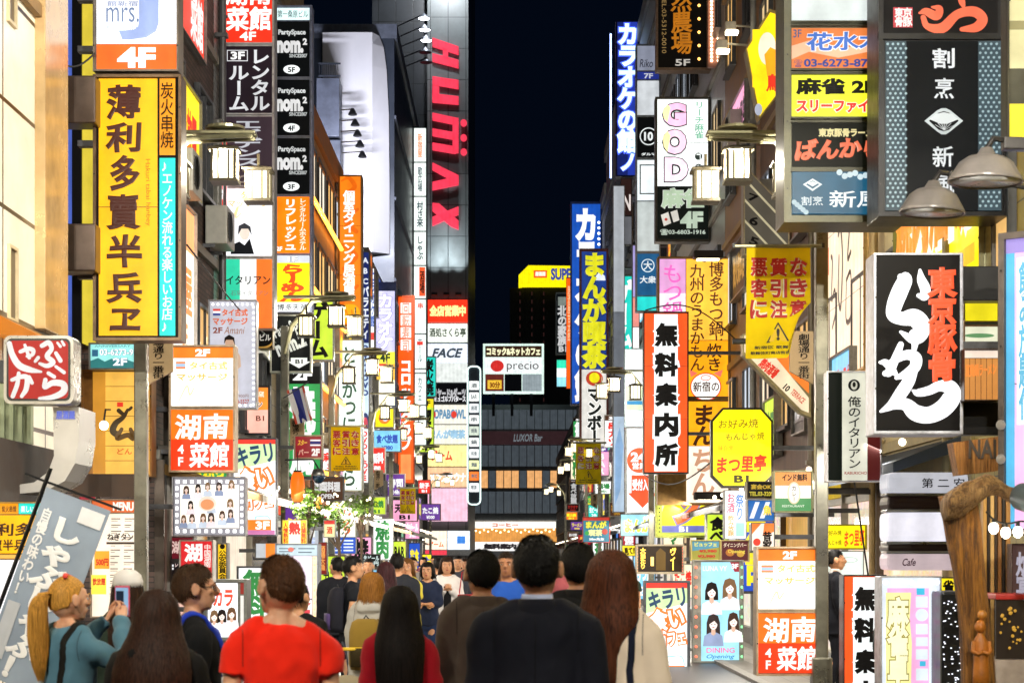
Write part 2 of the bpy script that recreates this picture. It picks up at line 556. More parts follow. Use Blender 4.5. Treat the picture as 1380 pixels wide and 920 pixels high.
# ================================================================ buildings along the street
WFM = MB()
def window_mesh(w_, h_):
    f_ = MB(); l = .05
    f_.box(-w_ / 2, -.06, 0, -w_ / 2 + l, .02, h_).box(w_ / 2 - l, -.06, 0, w_ / 2, .02, h_).box(-w_ / 2 + l, -.06, 0, w_ / 2 - l, .02, l).box(-w_ / 2 + l, -.06, h_ - l, w_ / 2 - l, .02, h_).box(-.02, -.05, l, .02, .0, h_ - l)
    f_.box(-w_ / 2 - .04, -.11, -.05, w_ / 2 + .04, .02, -.002)
    return f_
BR = random.Random(3)
LITW = ['ffdca0', 'ffe9c8', 'e6f2ff', 'fff4de', 'ffc878']
def building(label, side, y0, y1, h, wall, litp=.35, st=3.1, win=(1.3, 1.5), gap=.6, trim='77736b', shop='fff1d8', base=3.0, depth=10., back=0., maxwin=34, cat='building', winlit=.7, awn=None, front=True):
    xf = side * (WALL + back)
    root = thing('building', label, cat, (xf, (y0 + y1) / 2, 0), R(90) if side < 0 else R(-90))
    # local x runs along the street, local -y faces the street
    Ld = y1 - y0 - .04
    MB().box(-Ld / 2, 0, 0, Ld / 2, depth, h).build('wall', wall, root)
    tm = paint(trim, .6, .1, .25, 5)
    MB().box(-Ld / 2 - .01, -.1, h - .05, Ld / 2 + .01, depth + .01, h + .5).build('roof', tm, root)
    lm_ = MB().box(-Ld / 2, -.07, -.12, Ld / 2, -.003, 0).mesh('ledge', tm)
    nfl = int((h - base) // st)
    for k in range(nfl + 1):
        o = bpy.data.objects.new('ledge', lm_); COL.objects.link(o); o.parent = root; o.location = (0, 0, base + k * st)
    n = max(1, int((Ld - .4) // (win[0] + gap)))
    fm = window_mesh(*win).mesh('window', paint('4a4b4d', .4, .6, .2, 8))
    pm = {}
    cnt = 0
    for k in range(nfl):
        for i in range(n):
            if cnt >= maxwin: break
            cnt += 1
            w_ = bpy.data.objects.new('window', fm); COL.objects.link(w_); w_.parent = root
            w_.location = (-Ld / 2 + (i + .5) * Ld / n, -.03, base + k * st + .75)
            c = BR.choice(LITW) if BR.random() < litp else None
            if c not in pm:
                pm[c] = MB().box(-win[0] / 2 + .05, -.012, .05, win[0] / 2 - .05, .0, win[1] - .05).mesh('pane', lit(c, winlit) if c else glassy('121922'))
            q_ = bpy.data.objects.new('pane', pm[c]); COL.objects.link(q_); q_.parent = w_
    if not front: return root
    # shop front: lit glazing between posts under a soffit with downlights
    ns = max(1, int(Ld // 2.4))
    po = MB(); dl = MB()
    for i in range(ns):
        a = -Ld / 2 + i * Ld / ns; b_ = a + Ld / ns
        r_ = BR.random()
        mt_ = display(BR.randint(0, 7), BR.choice([shop, 'ffd9a0', 'e9f2ff', 'ffe6c4']), BR.uniform(.55, 1.0)) if r_ < .62 else lit(BR.choice(['fff1d8', 'ffd79a', 'e6f0ff', 'f7c2b0', 'd6e6c8', 'f0b050']), BR.choice([.5, .7, .9])) if r_ < .86 else glassy('1a1c20')
        MB().box(a + .07, -.03, .35, b_ - .07, -.008, 2.35).build('shop_window', mt_, root)
        po.box(a, -.12, .03, a + .07, -.002, base - .13); po.box(a + .07, -.1, .03, b_ - .07, -.002, .34); po.box(a + .07, -.08, 2.36, b_ - .07, -.002, 2.44)
        for j in range(2): dl.ball((a + (j + .5) * (b_ - a) / 2, -.45, base - .16), .04, 8, 6)
        if r_ > .3:
            MB().box(a + .2, -.07, 2.46, b_ - .2, -.012, base - .2, .01).build('shop_fascia', lit(BR.choice(['f2502a', 'f4e6c8', 'f0c828', '3a74c8', '2a2a2e', 'd03040', '50a878', 'f6f6f6']), BR.choice([.5, .9])), root)
    po.build('shop_frame', paint(BR.choice(['8a8a88', '5a5048', 'a8a49a', '6a6c70']), .4, .4, .2, 6), root)
    c_ = awn or BR.choice(['7a2f22', '38424f', 'c9c4b8', '8a6a38', '4a4a4a'])
    MB().rings([[(x, -.08, base - .16), (x, -.75, base - .42), (x, -.75, base - .52), (x, -.08, base - .3)] for x in (-Ld / 2 + .05, Ld / 2 - .05)]).build('awning', paint(c_, .8, 0, .2, 3), root)
    if y0 < 70:
        l = bpy.data.lights.new('downlight', 'AREA'); l.shape = 'RECTANGLE'; l.size = Ld * .8; l.size_y = .2; l.energy = 26 * Ld; l.color = (1, .93, .82)  # area light added under the awning to brighten pavement and crowd
        o = bpy.data.objects.new('awning_fill_light', l); COL.objects.link(o); o.parent = root; o.location = (0, -.85, base - .25); o.rotation_euler = (R(-24), 0, 0)
    dl.build('downlight', lit('fff0d0', 5.), root, True)
    return root
cream = tiled('f1e9d8', 'ece2cd', '2c1a10', 1.6, .95, .022, .32, 0, .2)
building('cream glossy panelled building at the left edge above the dark shop opening', -1, 9, 19.75, 14, cream, 0, gap=5, win=(.5, 1.3), trim='8a6c42', base=3.75, front=False)
building('narrow building with blue glass fins behind the tall yellow sign', -1, 20.1, 24.95, 13, paint('5d5a5c', .5, .1, .3, 2), .4, trim='6a6560', back=2.6)
building('dark brick building behind the left lantern', -1, 25, 30, 16, tiled('5a463e', '3c302c', '22201f', .22, .07, .008, .7), .25)
building('grey tiled building behind the stacked restaurant panels', -1, 30, 37, 15, tiled('8b8a88', '777674', '3a3a3a', .3, .1, .006, .4), .3)
building('stone clad building behind the black club sign case', -1, 37, 43, 15, tiled('8c7a58', '7a6748', '3d3226', .6, .3, .006, .6), .2)
building('building with warm amber windows on every floor, left of the tall orange sign', -1, 43, 52, 11.2, paint('b07a40', .6, 0, .3, 2), 1., st=1.95, win=(1.7, 1.2), gap=.25, trim='b06a20', winlit=1.)
building('low pale building behind the white hiragana sign', -1, 52, 62, 8.2, paint('9a9a9c', .6, 0, .2, 2), .5)
building('low grey building behind the lavender karaoke sign', -1, 62, 75.6, 10.5, tiled('8c9097', '7f838a', '44464a', .4, .2, .006, .5), .5)
building('dark glass building carrying the big white rooftop hoarding', -1, 76, 100, 21.5, paint('39404e', .35, .2, .2, 1), .15, trim='5a6172')
building('plain grey building beyond the tower of small name plates', -1, 100, 139, 14, paint('55585e', .6, 0, .2, 1), .5, maxwin=50, back=2.1)
building('yellow fronted building at the right edge behind the black noodle sign', 1, 8, 19.5, 14, tiled('b3a24c', 'a8964a', '4a4426', .8, .8, .008, .4, 0), .3, trim='8a8250', base=3.2, front=False)
building('cream tiled building right of the right lantern post', 1, 19.5, 24, 13, paint('c7b98e', .5, 0, .2, 2, .2), .3, trim='a0906a')
building('cream rendered building with slanting calligraphy on its front', 1, 24, 29, 14, paint('cdb98c', .55, 0, .2, 2), .4, trim='b79a55')
building('brown timber clad building behind the yellow five sided sign', 1, 29, 36, 15, tiled('6b4a32', '5a3d28', '2c1e14', .14, 3., .006, .6, 0), .5, trim='8a7350')
building('amber lit building behind the black gold brushed sign', 1, 36, 42, 17, paint('86623c', .5, .1, .3, 2), .6, st=2.6, trim='a0804a')
building('grey metal clad building behind the bubble letter sign', 1, 42, 50, 17, tiled('9a9c9e', '8b8d90', '55585a', 1.2, .5, .006, .35, 0), .35)
building('white rendered building behind the round the clock sign', 1, 50, 60, 17, paint('b9bbb8', .6, 0, .15, 2), .4)
building('tall pale building with stacked window bands left of the bubble letter sign', 1, 60, 72, 19.8, paint('a8acae', .5, 0, .2, 2), .45, maxwin=45)
building('tall grey building carrying the blue neon sign', 1, 72, 95, 20.5, paint('6c7076', .5, .1, .2, 2), .3, maxwin=60)
building('far grey building behind the big blue vertical sign', 1, 95, 139, 19, paint('50545c', .6, 0, .2, 2), .35, maxwin=60)
building('low dark corner building beside the far right lanterns', 1, 139, 200, 11, paint('464a52', .6, 0, .2, 2), .5, maxwin=50)

# fins and sign clamps beside the cream building; blue reflections painted as glow
for i, (za, c, st, lb_) in enumerate([(82, '5f7ae0', .55, 'blue glowing glass fin beside the cream building'), (99, '15161c', .0, 'black fin between the blue one and the yellow one'), (113, 'd8c23c', .8, 'yellow glowing fin behind the tall yellow sign')]):
    o = MB().box(X(za, 24.8), 24.7, 4.3, X(za + 13, 24.8), 24.97, 12.5, .01).build('facade_fin', lit(c, st, .12))
    tag(o, lb_, 'light fin')
for zz in (100, 300):
    o = MB().box(X(80, 20.2), 20.25, H(zz + 64, 20.2), X(127, 20.2), 20.6, H(zz, 20.2), .015).build('clamp_plate', paint('5f534c', .35, .8, .3, 3))
    tag(o, ('upper' if zz == 100 else 'lower') + ' brown metal plate clamping the tall yellow sign to the wall', 'bracket')
for i, (za, lb_) in enumerate(((17.75, 'lower narrow recessed window in the cream panelled wall'), (17.72, 'upper narrow recessed window in the cream panelled wall'))):
    zz = (H(428, 17.8), H(28, 17.8))[i]
    o = MB().box(-4.52, za, zz, -4.494, za + .24, zz + .62).build('recess_window', paint('5a4a34', .4, 0, .3, 3)); tag(o, lb_, 'window')
    fr_ = MB().box(-4.5, za - .03, zz - .03, -4.47, za, zz + .65).box(-4.5, za + .24, zz - .03, -4.47, za + .27, zz + .65).box(-4.5, za, zz + .62, -4.47, za + .24, zz + .65).box(-4.5, za, zz - .03, -4.47, za + .24, zz).build('frame', paint('c9b894', .4, .2, .2, 4), o)
for i in range(4):
    o = MB().tube([(-4.33, 43.3, 3.6 + i * 1.95), (-4.33, 51.7, 3.6 + i * 1.95)], .05, 8).build('strip_light', lit('ffab3a', 4.)); tag(o, ('lowest', 'second', 'third', 'topmost')[i] + ' amber strip light along the building left of the tall orange sign', 'strip light')
# projecting dark pilaster on the cream wall
tag(MB().box(-4.52, 18.75, 3.8, -4.40, 19.72, 13.8, .01).build('pilaster', paint('c0a274', .25, .3, .35, 1.2)), 'bronze pilaster at the end of the cream panelled wall', 'pilaster')

# ================================================================ tall building with red letters on the roof line
ZH = 140
root = thing('tower_building', 'tall grey building with huge red letters running down its corner and name boards below', 'building', (X(580, ZH), ZH, 0))
bx = root.location.x
def hx(px): return X(px, ZH) - bx
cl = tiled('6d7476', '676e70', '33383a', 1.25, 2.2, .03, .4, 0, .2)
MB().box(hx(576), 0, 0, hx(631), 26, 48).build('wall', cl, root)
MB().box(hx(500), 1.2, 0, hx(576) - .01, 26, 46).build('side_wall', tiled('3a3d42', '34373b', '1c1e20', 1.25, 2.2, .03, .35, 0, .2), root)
lm = lit('f43a54', 1.0)
def letter(segs, name='red_letter'):
    mb = MB()
    for a in segs:
        if len(a) == 4: mb.box(hx(a[0]), -.25, H(a[3], ZH), hx(a[2]), -.03, H(a[1], ZH), .04)
        else: mb.prism([(hx(a[i]), H(a[i + 1], ZH)) for i in range(0, len(a), 2)]    , -.25, -.03)
    o = mb.build(name, lm, root)
letter([(583, 52, 618, 64, 618, 75, 583, 64), (597, 64, 604, 71, 604, 82, 597, 80), (583, 73, 618, 82, 618, 93, 583, 84)])
letter([(583, 104, 618, 109, 618, 121, 583, 115), (583, 116, 592, 118, 592, 136, 583, 133), (583, 127, 618, 131, 618, 142, 583, 139)])
letter([(583, 153, 616, 160, 618, 168, 618, 170, 583, 163), (583, 174, 616, 180, 616, 190, 583, 184), (583, 193, 612, 198, 616, 207, 613, 208, 583, 203), (610, 160, 618, 160, 618, 207, 610, 207)])
letter([(583, 220, 618, 237, 618, 249, 583, 230), (583, 246, 618, 238, 618, 250, 583, 257)])
letter([(583, 274, 592, 275, 618, 298, 618, 310, 608, 306, 583, 285), (583, 293, 618, 279, 618, 290, 583, 305)])
db = MB()
for y_ in (167, 187, 206):
    db.lathe([(.22, -.45), (.22, -.03)], (0, 0, 0), 14)
    v = db.v[-1]; x_, y2, z_ = v[:, 0].copy(), v[:, 1].copy(), v[:, 2].copy()
    db.v[-1] = np.stack([hx(625) + x_, z_, H(y_, ZH) + y2], 1)
db.build('red_dot', lm, root)
sb = []
STACK = [(405, 435, 'f2361c', 1.1, '全店営業中', 'f7f29a', .06), (437, 461, 'e9efe4', 1.15, '酒処さくら亭', '3a4436', .03), (464, 489, 'dfe6f4', 1.15, 'FACE', '37414a', .04), (490, 515, 'd7dcd8', 1.05, '', '', 0), (517, 544, '15141a', .5, 'ビリヤード&ダーツ', 'f0f0f4', .06), (546, 571, 'e4ded0', 1.1, 'COPABOWL', '5a86a6', .05), (573, 598, 'eae6d4', 1.1, 'まんが喫茶', '8fb4cc', .07), (600, 628, 'f2e596', 1.1, 'ゲーム', 'd23a28', .04), (630, 656, 'f6bd92', 1.1, 'メンズサウナ', 'eef4fa', .05), (658, 702, 'e9b8cc', 1.1, '', '', 0)]
for k, (a, b_, c, s_, tx, tc_, bo) in enumerate(STACK):
    o = MB().box(hx(577), -.5, H(b_, ZH), hx(630), -.04, H(a, ZH), .03).build('name_board', lit(c, s_), root)
    if tx:
        m_ = MB(); x0_, x1_ = (579, 628) if len(tx) > 3 else (580, 610)
        if len(tx) == 4: x0_, x1_ = 582, 624
        hh = (b_ - a); put_text(m_, tx, hx(x0_), H(b_ - hh * .24, ZH), hx(x1_), H(a + hh * .24, ZH), -.51, b=bo, sh=.3 if tx == 'FACE' else 0)
        m_.build('lettering', lit(tc_, s_), o)
    if k == 4:
        m_ = MB(); put_text(m_, 'シミュゴルフバタース', hx(580), H(542, ZH), hx(628), H(534, ZH), -.51, b=.05); m_.build('lettering', lit('f0f0f4', .9), o)
    if k == 5:
        for px_ in (584, 612):
            m_ = MB(); m_.prism([(hx(px_) + .2 * math.cos(i * .45), H(559, ZH) + .25 * math.sin(i * .45)) for i in range(14)], -.522, -.515); m_.build('emblem', lit('dc4030', 1.), o)
fl = MB()
for px_ in (586, 602, 618): fl.box(hx(px_ - 4), -1.0, H(400, ZH), hx(px_ + 4), -.5, H(396, ZH), .05)
fl.build('floodlight', paint('2a2c30', .4, .6), root)
for px_ in (586, 602, 618):      # lamps washing the wall from below
    l = bpy.data.lights.new('floodlight', 'SPOT'); l.energy = 1700; l.spot_size = R(46); l.spot_blend = .9; l.color = (.9, .97, 1); l.shadow_soft_size = .1
    o = bpy.data.objects.new('floodlight_beam', l); COL.objects.link(o); o.parent = root
    o.location = (hx(px_), -1.3, H(394, ZH)); o.rotation_euler = (R(180 - 20), 0, 0)
# lamps on arms over the letters
ar = MB()
for k, (py, px_) in enumerate(((42, 574), (57, 575), (71, 577), (87, 576), (100, 577))):
    ar.tube([(hx(526), 1.1, H(py - 8, ZH)), (hx(px_), -3.2, H(py - 6, ZH))], .05, 6)
ar.build('lamp_arm', paint('7a7d86', .4, .7), root)
for k, (py, px_) in enumerate(((42, 574), (57, 575), (71, 577), (87, 576), (100, 577))):
    o = MB().lathe([(.04, .4), (.1, .32), (.42, .06), (.44, 0), (.40, 0), (.05, .2)], (hx(px_), -3.2, H(py, ZH)), 14).build('arm_lamp', paint('60646c', .4, .5), root, True)
    if k < 3:
        MB().ball((hx(px_), -3.2, H(py, ZH) + .02), (.38, .38, .1), 12, 8).build('bulb', lit('f2f6ff', 12.), o, True)
l = bpy.data.lights.new('arm_lamp', 'SPOT'); l.energy = 3000; l.spot_size = R(120); l.color = (.92, .96, 1); l.shadow_soft_size = .3
o = bpy.data.objects.new('arm_lamp_beam', l); COL.objects.link(o); o.parent = root; o.location = (hx(600), -5, H(-40, ZH)); o.rotation_euler = (R(28), 0, 0)

# big white hoarding, curved at one end
root = thing('hoarding', 'huge blank white hoarding with a curved edge, lit from below above the roofs', 'hoarding', (X(440, 75.5), 75.4, H(340, 75.5)))
k = 75.5 / F
rg = []
for zpy, xr in ((340, 84), (250, 84), (150, 83), (90, 80), (60, 76), (45, 70)):
    z = (340 - zpy) * k
    top = z + (0 if zpy > 45 else .0)
    rg.append([(-5 * k, .6, z), (-5 * k, 0, z), (20 * k, -.02, z), (40 * k, -.05, z), (62 * k, -.02, z), (xr * k, .5, z), (xr * k, 1.6, z)])
MB().rings([r_ for r_ in rg]).build('board', paint('d3d4de', .45, 0, .05, .6), root, False)
MB().box(-5 * k, .61, .1, 60 * k, 1.4, 302 * k).build('frame', paint('4a4e5a', .5, .5), root)
lm_ = MB(); st_ = MB(); rr_ = MB()
for i in range(5):
    z = (340 - (165 + i * 14)) * k; x = (40 + i * 3.2) * k
    st_.tube([(-8 * k, -1.2, z + .1), (x, -1.6, z + .12)], .025, 6)
    lm_.lathe([(.05, .25), (.16, .05), (.17, 0), (.1, -.02)], (x, -1.6, z - .1), 10)
st_.build('lamp_arm', paint('3a3330', .5, .5), root); lm_.build('spotlight', paint('17181b', .5, .4), root)
l = bpy.data.lights.new('spotlight', 'AREA'); l.shape = 'RECTANGLE'; l.size = 2.6; l.size_y = .3; l.energy = 850; l.color = (.93, .93, 1); l.spread = R(150)
o = bpy.data.objects.new('hoarding_lamp', l); COL.objects.link(o); o.parent = root; o.location = (1.2, -7.5, 1.2); o.rotation_euler = (R(112), 0, 0)
rs_ = MB()
for j in range(9):
    rs_.box((-2 + j * 3) * k, -2.2, (340 - 122) * k, (-1.4 + j * 3) * k, -2.17, (340 - 106) * k)
rs_.box(-3 * k, -2.2, (340 - 107) * k, 26 * k, -2.16, (340 - 105) * k).box(-3 * k, -2.2, (340 - 123) * k, 26 * k, -2.16, (340 - 121) * k)
o = rs_.build('balcony_rail', paint('3c4250', .5, .5)); o.location = root.location; tag(o, 'dark roof railing in front of the white hoarding', 'railing')
sb_ = MB().box(-6 * k, -2.1, (340 - 200) * k, 24 * k, -.8, (340 - 124) * k, .02).box(-6 * k, -2.15, -40 * k, 26 * k, -.9, (340 - 205) * k, .05)
o = sb_.build('roof_hut', paint('4d5364', .5, .1, .4, 1.)); o.location = root.location; tag(o, 'grey plant housing on the roof below the white hoarding', 'roof hut')

# ================================================================ far end of the street
ZE = 215
root = thing('glass_building', 'dark glass office building closing the street, one floor glowing amber', 'building', (X(690, ZE), ZE, 0))
ke = ZE / F
def ex(px): return X(px, ZE)
MB().box(ex(590), 0, 0, ex(850), 20, H(545, ZE)).build('wall', paint('62666c', .4, .1, .2, .5), root)
gm = MB(); mu = MB(); wl = MB()
for r_, (ya, yb) in enumerate([(552, 578), (600, 628), (634, 657), (662, 692)]):
    for i in range(24):
        xa = 596 + i * 10.4
        wl_ = r_ == 2 and i in (4, 5, 7, 8, 9, 11, 12, 14)
        MB().box(ex(xa), -.08, H(yb, ZE), ex(xa + 9.4), -.02, H(ya, ZE)).build('window', lit('f0b070', .8) if wl_ else lit('454c52', .75, .1), root)
        mu.box(ex(xa + 9.4), -.25, H(yb, ZE), ex(xa + 10.4), -.01, H(ya, ZE))
mu.build('window_frame', paint('6a7078', .5, .3), root)
MB().box(ex(592), -.5, H(599, ZE), ex(848), -.012, H(581, ZE)).build('fascia', lit('4a3034', .35), root)
m_ = MB(); put_text(m_, 'LUXOR Bar', ex(692), H(595, ZE), ex(731), H(585, ZE), -.52, b=.02, sh=.2); m_.build('lettering', lit('8f9aa2', .5), root)
MB().box(ex(630), -3, H(702, ZE), ex(760), -.01, H(692, ZE), .05).build('canopy', paint('9a9d9f', .5, .1), root)
MB().box(ex(633), -.1, H(730, ZE), ex(757), -.02, H(706, ZE)).build('shop_window', lit('e09a4c', .85), root)
bl = MB()
for i in range(22): bl.ball((ex(636 + i * 5.5), -1.2, H(713 + (i * 7 % 5), ZE)), .09, 8, 6)
bl.build('bulb_row', lit('ffe0a0', 6.), root, True)
m_ = MB(); sgn = MB().box(ex(640), -3.2, H(712, ZE), ex(756), -3.02, H(703, ZE), .03).build('shop_sign', lit('f4f3ea', 1.1), root)
put_text(m_, 'コーヒー', ex(664), H(710, ZE), ex(698), H(705, ZE), -3.25, b=.05); m_.build('lettering', lit('d2542c', 1.), sgn)
MB().box(ex(636), -3.2, H(742, ZE), ex(700), -3.0, H(730, ZE)).build('shop_sign', lit('f3f0ec', 1.15), root)
m_ = MB(); put_text(m_, '無料案内', ex(652), H(740, ZE), ex(696), H(732, ZE), -3.23, b=.08); m_.build('lettering', lit('3a3236', .4), root)
# hoarding on its roof
root = thing('roof_sign', 'white framed comic cafe sign on the roof of the dark glass building', 'sign', (X(692, 210), 210, H(545, 210)))
def rx(px): return X(px, 210) - X(692, 210)
def rz(py): return H(py, 210) - H(545, 210)
MB().box(rx(651), 0, rz(530), rx(733), .8, rz(463), .03).build('frame', lit('d9f2e6', 1.0), root)
MB().box(rx(654), -.03, rz(481), rx(730), .0, rz(466)).build('lit_panel', lit('3a2418', .8), root)
MB().box(rx(654), -.03, rz(503), rx(730), .0, rz(482)).build('lit_panel', lit('dfe6e6', 1.1), root)
MB().box(rx(654), -.03, rz(527), rx(679), .0, rz(504)).build('lit_panel', lit('6a2a22', .8), root)
MB().box(rx(680), -.03, rz(527), rx(703), .0, rz(504)).build('lit_panel', lit('15181d', .4), root)
MB().box(rx(704), -.03, rz(527), rx(730), .0, rz(504)).build('lit_panel', lit('8f9ba0', .9), root)
m_ = MB(); put_text(m_, 'コミック&ネットカフェ', rx(656), rz(479), rx(728), rz(468), -.05, b=.06); m_.build('lettering', lit('f0ecc0', 1.1), root)
m_ = MB(); put_text(m_, 'precio', rx(683), rz(501), rx(726), rz(487), -.05, b=.0); m_.build('lettering', lit('4a3434', .6), root)
MB().prism([(rx(670) + 6.5 * .078 * 1.4 * math.cos(i * .4), rz(493) + .62 * math.sin(i * .4)) for i in range(16)], -.06, -.04).build('emblem', lit('c62c28', 1.), root)
MB().box(rx(657), -.05, rz(524), rx(676), -.035, rz(512), .01).build('colour_field', lit('e8b83a', 1.), root)
m_ = MB(); put_text(m_, '30分', rx(660), rz(523), rx(674), rz(514), -.07, b=.04); m_.build('lettering', lit('6a2010', 1.), root)
sp_ = MB()
for px_ in (665, 690, 716): sp_.box(rx(px_) - .15, .2, rz(560), rx(px_) + .15, .6, rz(529))
sp_.build('support', paint('3a4048', .5, .5), root)
# second tower behind, with a yellow crown sign
ZS = 262
root = thing('dark_tower', 'dark tower block behind the street end, faint window columns', 'building', (X(730, ZS), ZS, 0))
def sx(px): return X(px, ZS) - X(730, ZS)
MB().box(sx(687), 0, 0, sx(850), 20, H(388, ZS)).build('wall', tiled('1b1a1c', '161618', '0b0b0c', 2.2, 3.2, .12, .5, 0, .2), root)
d_ = MB()
for i in range(3):
    for j in range(14): d_.box(sx(700 + i * 16), -.1, H(398 + j * 11, ZS), sx(701.5 + i * 16), -.02, H(393 + j * 11, ZS))
d_.build('window', lit('7a4a48', .12), root)
root = thing('crown_sign', 'yellow boxed rooftop sign with blue lettering and a red plate, on the dark tower', 'sign', (X(735, ZS), ZS - 1, H(386, ZS)))
def ux(px): return X(px, ZS) - X(735, ZS)
def uz(py): return H(py, ZS) - H(386, ZS)
MB().prism([(ux(699), uz(372)), (ux(712), uz(359)), (ux(790), uz(360)), (ux(790), uz(383)), (ux(704), uz(383)), (ux(699), uz(386))], 0, 4).build('lit_panel', lit('f4e20a', 1.05), root)
MB().box(ux(719), -.3, uz(376), ux(737), -.02, uz(366), .03).build('colour_field', lit('ee5a22', 1.05), root)
m_ = MB(); put_text(m_, '居酒屋', ux(721), uz(374), ux(735), uz(368), -.35, b=.05); m_.build('lettering', lit('fff4d8', 1.1), root)
m_ = MB(); put_text(m_, 'SUPER', ux(742), uz(379), ux(778), uz(363), -.1, b=.05); m_.build('lettering', lit('3b4a9a', .9), root)
# rounded white framed column of name plates
root = thing('column_sign', 'tall rounded column sign outlined in white neon, ten small plates inside', 'sign', (X(639, 139), 138.6, H(680, 139)))
kc = 139 / F
def oval(x0, x1, z0, z1, rr):
    out = []
    for (cx, cz, a0) in ((x1 - rr, z1 - rr, 0), (x0 + rr, z1 - rr, 90), (x0 + rr, z0 + rr, 180), (x1 - rr, z0 + rr, 270)):
        out += [(cx + rr * math.cos(R(a0 + a)), cz + rr * math.sin(R(a0 + a))) for a in range(0, 91, 15)]
    return out
MB().prism(oval(-9 * kc, 9 * kc, 0, 186 * kc, 6 * kc), 0, .5).build('cabinet', paint('3c4450', .5, .4), root)
ring = oval(-8.6 * kc, 8.6 * kc, .4 * kc, 185.6 * kc, 6 * kc)
MB().tube([(a, -.08, b_) for a, b_ in ring] + [(ring[0][0], -.08, ring[0][1])], .055, 6).build('neon_tube', lit('dffaf4', 1.5), root, True)
for i, c in enumerate(['f0f2ee', 'f0f2ee', 'e8eef0', 'f0f2ee', 'c9d4c4', 'f0f2ee', 'eef2f2', 'e9efb0', 'f07a30', 'f0f2f2']):
    zt = 160 - i * 15.2
    o = MB().box(-6.6 * kc, -.12, (zt - 6) * kc, 6.6 * kc, -.01, (zt + 6) * kc, .05).build('name_plate', lit(c, 1.1), root)
    m_ = MB(); put_text(m_, ['酒', 'BAR', '居酒', '串', '焼鳥', '鍋', '和食', '麺', '寿司', '喫茶'][i], -4 * kc, (zt - 3) * kc, 4 * kc, (zt + 3) * kc, -.14, b=.03); m_.build('lettering', lit('7a8488', .7), o)
# lit game hall at the foot of the tall building
sign('pale game hall board with red lettering and a blue square, far down the street', 139, (572, 714, 634, 748), [p(573, 715, 602, 740, 'fbe9d0', 1.15), p(603, 715, 633, 740, 'eaf2fa', 1.2), t('ゲーム', 577, 729, 598, 737, 'e8602c', b=.04), q(616, 722, 627, 732, '3a78c8'), q(573, 741, 602, 748, 'd83a4a')], frame='9aa0a8', fw=.6, side=0, d=.5)
# ================================================================ signs on the left side
L, Rr = -1, 1
# white box over orange floor number, above the big yellow sign
sign('white and orange fourth floor sign box with a silver letter, above the tall yellow sign', 20.5, (126, -40, 241, 97), [
    p(130, -36, 238, 59, 'f4f6fb', 1.25), p(130, 60, 238, 95, 'f2641c', 1.1),
    t('mrs.', 143, 10, 187, 30, '6d7fa0', b=.0), t('Kabukicho', 144, 34, 188, 40, 'a9b4cf'), t('館新宿', 144, 1, 186, 9, '8d97b4', b=.02),
    t('J', 160, -36, 214, 54, '93a5d4', b=.02), t('4F', 158, 64, 210, 92, 'ffffff', b=.05)], frame='6d655c', fw=2.5, side=L, d=.3)
sign('tall yellow and turquoise sign with brown brush characters in a dark bronze frame', 20.5, (126, 101, 245, 459), [
    q(129, 104, 242, 456, '241511', .02),
    p(133, 106, 212, 452, 'fdb400', 1.06), p(215, 106, 236, 209, 'f79a12', 1.02), p(215, 213, 236, 452, '10e2cc', 1.02),
    *[t(c, a, y0, b_, y1, '45160c', b=.035, br=.014, s_=.9) for c, a, y0, b_, y1 in (('薄', 143, 114, 190, 162), ('利', 142, 165, 191, 206), ('多', 148, 209, 189, 258), ('賣', 143, 262, 191, 310), ('半', 144, 316, 192, 361), ('兵', 143, 367, 192, 409), ('ヱ', 148, 416, 190, 446))], t('炭火串焼', 217, 112, 234, 200, '2c1408', b=.01, v=1),
    t('♪エノケン流れる楽しいお店♪', 219, 216, 233, 448, 'f2fffc', b=.012, v=1),
    t('Hakuri tabai hanbey', 155, 256, 245, 264, 'a85a10', rot=-90, br=.01)], frame='6a5847', fw=4, side=L, d=.3, metal=.8)
sign('small teal phone number sign with a leafy picture, under the tall yellow sign', 24.4, (120, 462, 183, 498), [
    p(122, 464, 181, 496, '8fd8d2', 1.1), g([(122, 496), (122, 486), (132, 482), (141, 487), (150, 483), (160, 488), (170, 484), (181, 488), (181, 496)], '2b6f6e'),
    q(124, 471, 132, 480, '2a5a78'), t('03-6273-9', 134, 470, 180, 479, 'ffffff', b=.02, o='2c6a80'), t('2F', 152, 482, 172, 493, 'ffffff', b=.03, o='2c6a80'), t('ANNIVERSARY', 128, 465, 176, 468, '39727c')], side=L, arms=1)
